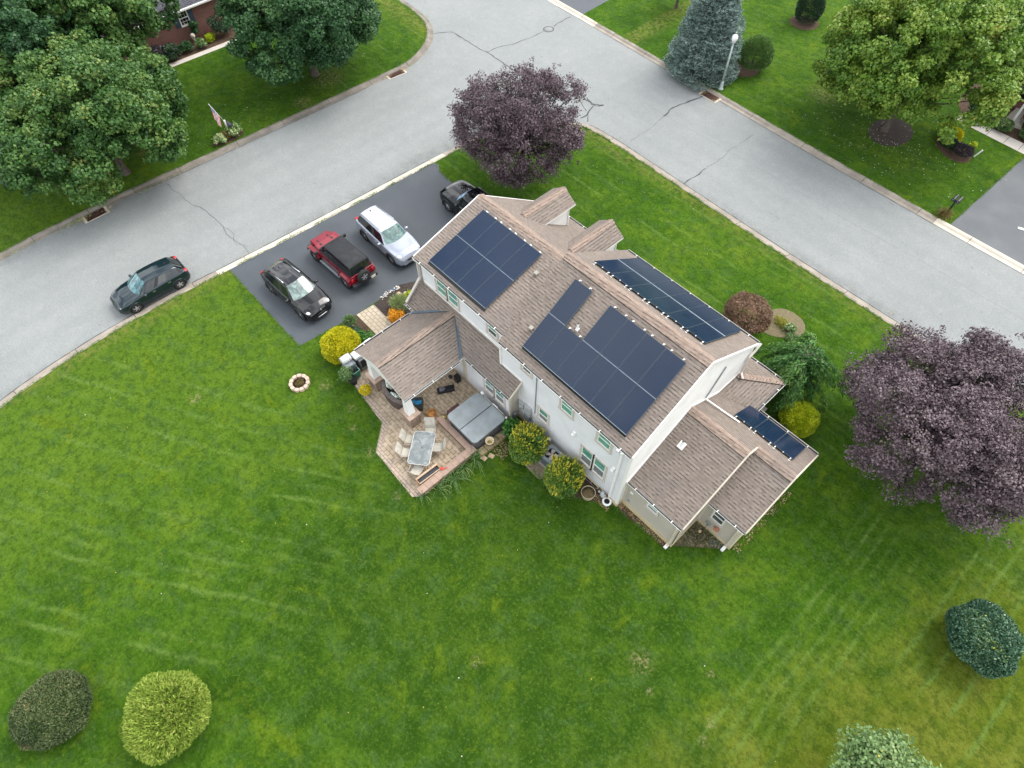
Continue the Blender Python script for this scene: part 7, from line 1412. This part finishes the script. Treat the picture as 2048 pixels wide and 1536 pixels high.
# fire pit
fp = empty('fire_pit', (-21.06, 3.97, 0), 0, 'round fire pit ring of pale blocks on the lawn', 'fire pit')
for k in range(11):
    a0, a1 = 2*math.pi*k/11+.03, 2*math.pi*(k+1)/11-.03; mb = MB(); q = [(r_*math.cos(t), r_*math.sin(t)) for r_, t in ((.36, a0), (.52, a0), (.545, (a0+a1)/2), (.52, a1), (.36, a1))]; mb.prism(q, 'z', 0, .17+.01*(k % 3)); mb.build('block', [plain('pale_pink_block', (.50, .37, .29), .85, var=.2, bump=.01), ][0] if k == 0 else bpy.data.materials['pale_pink_block'], fp, bevel=.01)
P('ash', M['debris'], fp, lambda m: m.lathe((0, 0, .05), [(.37, 0), (0, .05)], 18)); tree('weed_clump', 'weeds growing inside the fire pit ring', -21.06, 3.97, .24, .08, .17, 300, .08, .04, LM['rusty'], 8, .1, 99, None, cat='plant', parts=('foliage', 'stem'), hol=.1)
# bowl of rocks / wash tub under the downspout at the porch corner
wt = empty('wash_tub', (-20.35, 10.85, .01), R(8), 'grey wash tub holding tangled netting under the porch valley', 'tub'); P('body', plain('grey_blue_tub', (.17, .20, .24), .5), wt, lambda m: (m.prism(rsq(.30, .46, .12), 'z', 0, .34)), bevel=.02); P('netting', plain('white_black_net', (.35, .37, .4), .6, var=.6, scale=24), wt, lambda m: [m.tube([(.22*math.cos(a+i), .36*math.sin(a*2+i), .36+.03*math.sin(a*5+i)) for a in np.linspace(0, 5, 12)], .018, 5) for i in range(5)])
for i, (x, y, s_, c, lb) in enumerate(((-22.35, 11.45, .17, (.50, .33, .23), 'pinkish boulder at the driveway side of the mulch bed'), (-22.15, 11.75, .15, (.48, .44, .38), 'grey-white boulder touching the pinkish one'), (-20.72, 10.85, .13, (.55, .48, .38), 'rounded cream stone between the pale grass and wash tub'), (-21.4, 9.98, .15, (.55, .42, .30), 'cream rock at the corner of the paved walk by the orange flowers'), (-21.95, 11.4, .09, (.45, .30, .2), 'small brown stone behind the pale grass'))):
    mb = MB(); r2 = random.Random(i); ph = [r2.uniform(0, 6) for _ in range(3)]; mb.ell((x, y, s_*.45), (s_, s_*.85, s_*.7), 14, 9, 0, lambda d: 1+.12*math.sin(d[0]*4+ph[0])+.1*math.sin(d[1]*5+ph[1])+.08*math.sin(d[2]*6+ph[2])); tag(mb.build('boulder', plain('boulder_stone', c, .85, var=.3, scale=10, bump=.01)), lb, 'rock')
rnd = random.Random(3); mb = MB()
for _ in range(150):
    f = rnd.random(); x, y = -22.05+f*1.0+rnd.gauss(0, .13), 11.65+f*1.5+rnd.gauss(0, .13); s_ = rnd.uniform(.025, .055); mb.ell((x, y, s_*.5), (s_, s_*rnd.uniform(.6, 1), s_*.6), 6, 4)
for _ in range(60): x, y = -22.9+rnd.gauss(0, .08), 10.9+rnd.uniform(-.4, .9); s_ = rnd.uniform(.02, .05); mb.ell((x, y, s_*.5), (s_, s_, s_*.6), 6, 4)
tag(mb.build('white_pebbles', plain('white_pebble', (.60, .58, .52), .7, var=.3, scale=20)), 'trail of white pebbles in the dark mulch bed', 'pebbles', kind='stuff')
hs = P('garden_hose', M['black'], None, lambda m: m.tube([(-21.0+.48*math.cos(a)*.8, 14.05+.50*math.sin(a), .03+.01*math.sin(3*a)) for a in np.linspace(0, 6.28, 26)], .018, 6)); thing(hs, 'dark loop of hose on the driveway at the house corner', 'hose')
bl = P('solar_light', plain('blue_metal', (.05, .10, .25), .4), None, lambda m: (m.tube([(-22.75, 11.35, 0), (-22.75, 11.35, .22)], .012, 5), m.obox((-22.75, 11.35, .24), (.07, 0, 0), (0, .05, 0), (0, 0, .02)))); thing(bl, 'small blue stake light in the mulch bed at the driveway edge', 'stake light')
# air conditioner
ac = empty('air_conditioner', (-8.92, 10.4, 0), R(2), 'grey-blue air conditioner with visible fan blades between two hollies', 'air conditioner'); am = plain('blue_grey_metal', (.19, .225, .245), .45, .2)
P('pad', M['walkc'], ac, lambda m: m.box(-.46, .46, -.44, .44, 0, .06)); 
def acb(m):
    q = rsq(.40, .40, .12, 5); m.prism(q, 'z', .06, .74); 
P('body', am, ac, acb); P('louvre', plain('dark_blue_grey', (.09, .11, .125), .5), ac, lambda m: ([m.box(-.403-.004, -.403+.004, -.26+.055*k, -.235+.055*k, .12, .68) for k in range(10)], [m.box(-.26+.055*k, -.235+.055*k, -.407, -.399, .12, .68) for k in range(10)], [m.box(.399, .407, -.26+.055*k, -.235+.055*k, .12, .68) for k in range(10)]))
def ring(m, q0, q1, z0, z1):
    n = len(q0)
    for k in range(n): j = (k+1) % n; m.poly([(*q0[k], z0), (*q0[j], z0), (*q1[j], z1), (*q1[k], z1)], 0, False)
cq = [(.34*math.cos(t), .34*math.sin(t)) for t in [math.atan2(y, x) for x, y in rsq(.42, .42, .13, 5)]]
P('top_cover', am, ac, lambda m: (ring(m, rsq(.42, .42, .13, 5), cq, .80, .80), ring(m, cq, cq, .80, .76), ring(m, rsq(.42, .42, .13, 5), rsq(.42, .42, .13, 5), .74, .80), ring(m, rsq(.42, .42, .13, 5), rsq(.40, .40, .12, 5), .74, .74)), fixn=False); P('fan_well', M['dark'], ac, lambda m: m.lathe((0, 0, .742), [(.338, 0), (.0, .002)], 20))
fan = P('fan', plain('fan_blade', (.36, .30, .28), .5, var=.25), ac, lambda m: ([m.mesh([V3((math.cos(a)*.06-math.sin(a)*.05, math.sin(a)*.06+math.cos(a)*.05, .785)), V3((math.cos(a)*.06+math.sin(a)*.05, math.sin(a)*.06-math.cos(a)*.05, .765)), V3((math.cos(a)*.29+math.sin(a)*.11, math.sin(a)*.29-math.cos(a)*.11, .76)), V3((math.cos(a)*.29-math.sin(a)*.09, math.sin(a)*.29+math.cos(a)*.09, .79))], [(0, 1, 2, 3)]) for a in (.5, 2.07, 3.64, 5.2)], m.lathe((0, 0, .75), [(.06, 0), (.06, .04), (0, .045)], 10)), fixn=False); P('bracket', M['galv'], ac, lambda m: (m.bar((-.34, 0, .805), (.34, 0, .805), .02, .012), m.bar((0, -.34, .808), (0, .34, .808), .02, .012)))
# wire basket of dry leaves, gas meter, downspout bowl
wb = empty('wire_basket', (-6.55, 10.45, 0), 0, 'round cream-rimmed wire basket of dry leaves by the basement window', 'basket'); cr_ = plain('cream_wire', (.45, .40, .26), .6); P('rim', cr_, wb, lambda m: [m.tube([(.33*math.cos(a)*k, .33*math.sin(a)*k, z) for a in np.linspace(0, 2*math.pi, 26)], .016, 5) for z, k in ((.34, 1), (.31, .99), (.03, .8))]); P('wire', cr_, wb, lambda m: [m.tube([(.33*math.cos(a), .33*math.sin(a), .33), (.27*math.cos(a), .27*math.sin(a), .02)], .006, 4) for a in np.linspace(0, 2*math.pi, 20, endpoint=False)]); P('leaves', mulch_mat('dry_leaves', (.10, .075, .04), (.30, .23, .12)), wb, lambda m: m.ell((0, 0, .14), (.29, .29, .13), 16, 10, 0, lambda d: 1+.1*math.sin(d[0]*13)*math.sin(d[1]*11)))
gm_ = empty('gas_meter', (-6.02, 10.9, 0), 0, 'gas meter with rusty pipes at the foot of the wall', 'gas meter'); P('meter', plain('pale_grey_meter', (.42, .45, .45), .5), gm_, lambda m: (m.box(-.10, .12, -.12, .06, .18, .42), m.ell((.01, -.13, .30), (.09, .03, .09)), m.ell((-.22, -.02, .28), (.08, .06, .07)))); P('pipe', M['rust'], gm_, lambda m: (m.tube([(-.32, .05, 0), (-.32, .05, .42), (-.22, .02, .46), (-.22, .0, .3)], .025, 6), m.tube([(.2, .05, 0), (.2, .05, .44), (.05, .0, .48), (.05, -.02, .4)], .025, 6), m.tube([(-.22, -.02, .22), (-.05, -.05, .22)], .025, 6)))
db = empty('splash_bowl', (-5.70, 10.82, 0), 0, 'white round drain basin under the white downspout', 'basin'); P('bowl', M['white'], db, lambda m: m.lathe((0, 0, 0), [(.18, 0), (.22, .14), (.225, .17), (.20, .18), (.13, .17)], 24, close=False)); P('boot', M['black'], db, lambda m: (m.lathe((0, 0, .12), [(.135, .05), (.12, .07), (.085, .02)], 20, close=False), m.lathe((0, .0, .13), [(.13, 0), (0, .001)], 16)))
# garden corner between the wings: shepherd's crook, bird feeder, slate sheet
sh = empty('shepherds_hook', (-1.78, 12.45, 0), 0, 'thin black garden hook by the end wing wall', 'garden hook'); P('pole', M['black'], sh, lambda m: (m.tube([(0, 0, 0), (.02, .05, 1.05), (.02, .15, 1.35), (0, .3, 1.45)], .012, 6))); P('feeder', plain('brass_feeder', (.45, .33, .18), .5), sh, lambda m: m.lathe((-.1, .25, .35), [(.02, 0), (.08, .05), (.06, .14), (0, .18)], 10))
bh = empty('wall_ornament', (-1.42, 13.12, .78), 0, 'terracotta wall ornament below the end wing window', 'ornament'); P('body', plain('terracotta', (.42, .17, .10), .8, var=.3), bh, lambda m: (m.prism([(-.13, -.10), (-.05, -.16), (.08, -.14), (.13, -.03), (.11, .12), (-.02, .15), (-.12, .08)], 'y', -.03, .05)))
sl = P('slate_board', plain('blue_slate', (.10, .16, .18), .5, var=.4), None, lambda m: m.obox((-1.02, 12.98, .05), V3((.28, .2, 0)), V3((-.08, .11, 0)), (0, 0, .02))); thing(sl, 'blue-grey slate board lying at the foot of the end wing', 'slate')
# twigs and leaves in the corner bed
gg = np.random.default_rng(14); C, A, B, tt = [], [], [], []
for _ in range(2600):
    u_, v_ = gg.random(), gg.random(); x = -2.3+u_*1.5; y = 11.5+v_*1.65
    if y < 11.45+(x+2.35)*.93: continue
    d = unit((gg.normal(0, 1, 3)*[1, 1, .25]+[0, 0, .1])[None])[0]; C.append(np.array([x, y, .03+gg.random()*.12])); A.append(d*gg.uniform(.03, .09)); B.append(unit(np.cross(d, [0, 0, 1])[None])[0]*.014); tt.append(gg.random())
tag(quads('weedy_litter', np.array(C), np.array(A), np.array(B), np.array(tt), leaf_mat('dry_litter', [(0, (.04, .06, .015)), (.4, (.09, .11, .03)), (.7, (.24, .19, .12)), (1, (.45, .38, .28))])), 'weeds, twigs and dry leaves in the corner bed between the wings', 'litter', kind='stuff')
gg = np.random.default_rng(15); C, A, B, tt = [], [], [], []
for x0, x1, y0, y1, n in ((-5.2, -2.5, 11.1, 11.35, 260), (-5.28, -5.0, 11.05, 11.35, 120), (-11.4, -10.6, 8.7, 9.6, 200), (-6.3, -5.4, 10.5, 10.8, 120), (-.45, -.1, 13.3, 17.5, 220)):
    for _ in range(n):
        d = unit((gg.normal(0, 1, 3)*[1, 1, .2])[None])[0]; C.append(np.array([gg.uniform(x0, x1), gg.uniform(y0, y1), .03])); A.append(d*gg.uniform(.02, .06)); B.append(unit(np.cross(d, [0, 0, 1])[None])[0]*.018); tt.append(gg.random())
tag(quads('dry_leaves', np.array(C), np.array(A), np.array(B), np.array(tt), leaf_mat('tan_leaf', [(0, (.12, .07, .03)), (.6, (.34, .24, .12)), (1, (.5, .42, .25))])), 'dry tan leaves along the foot of the walls', 'leaves', kind='stuff')
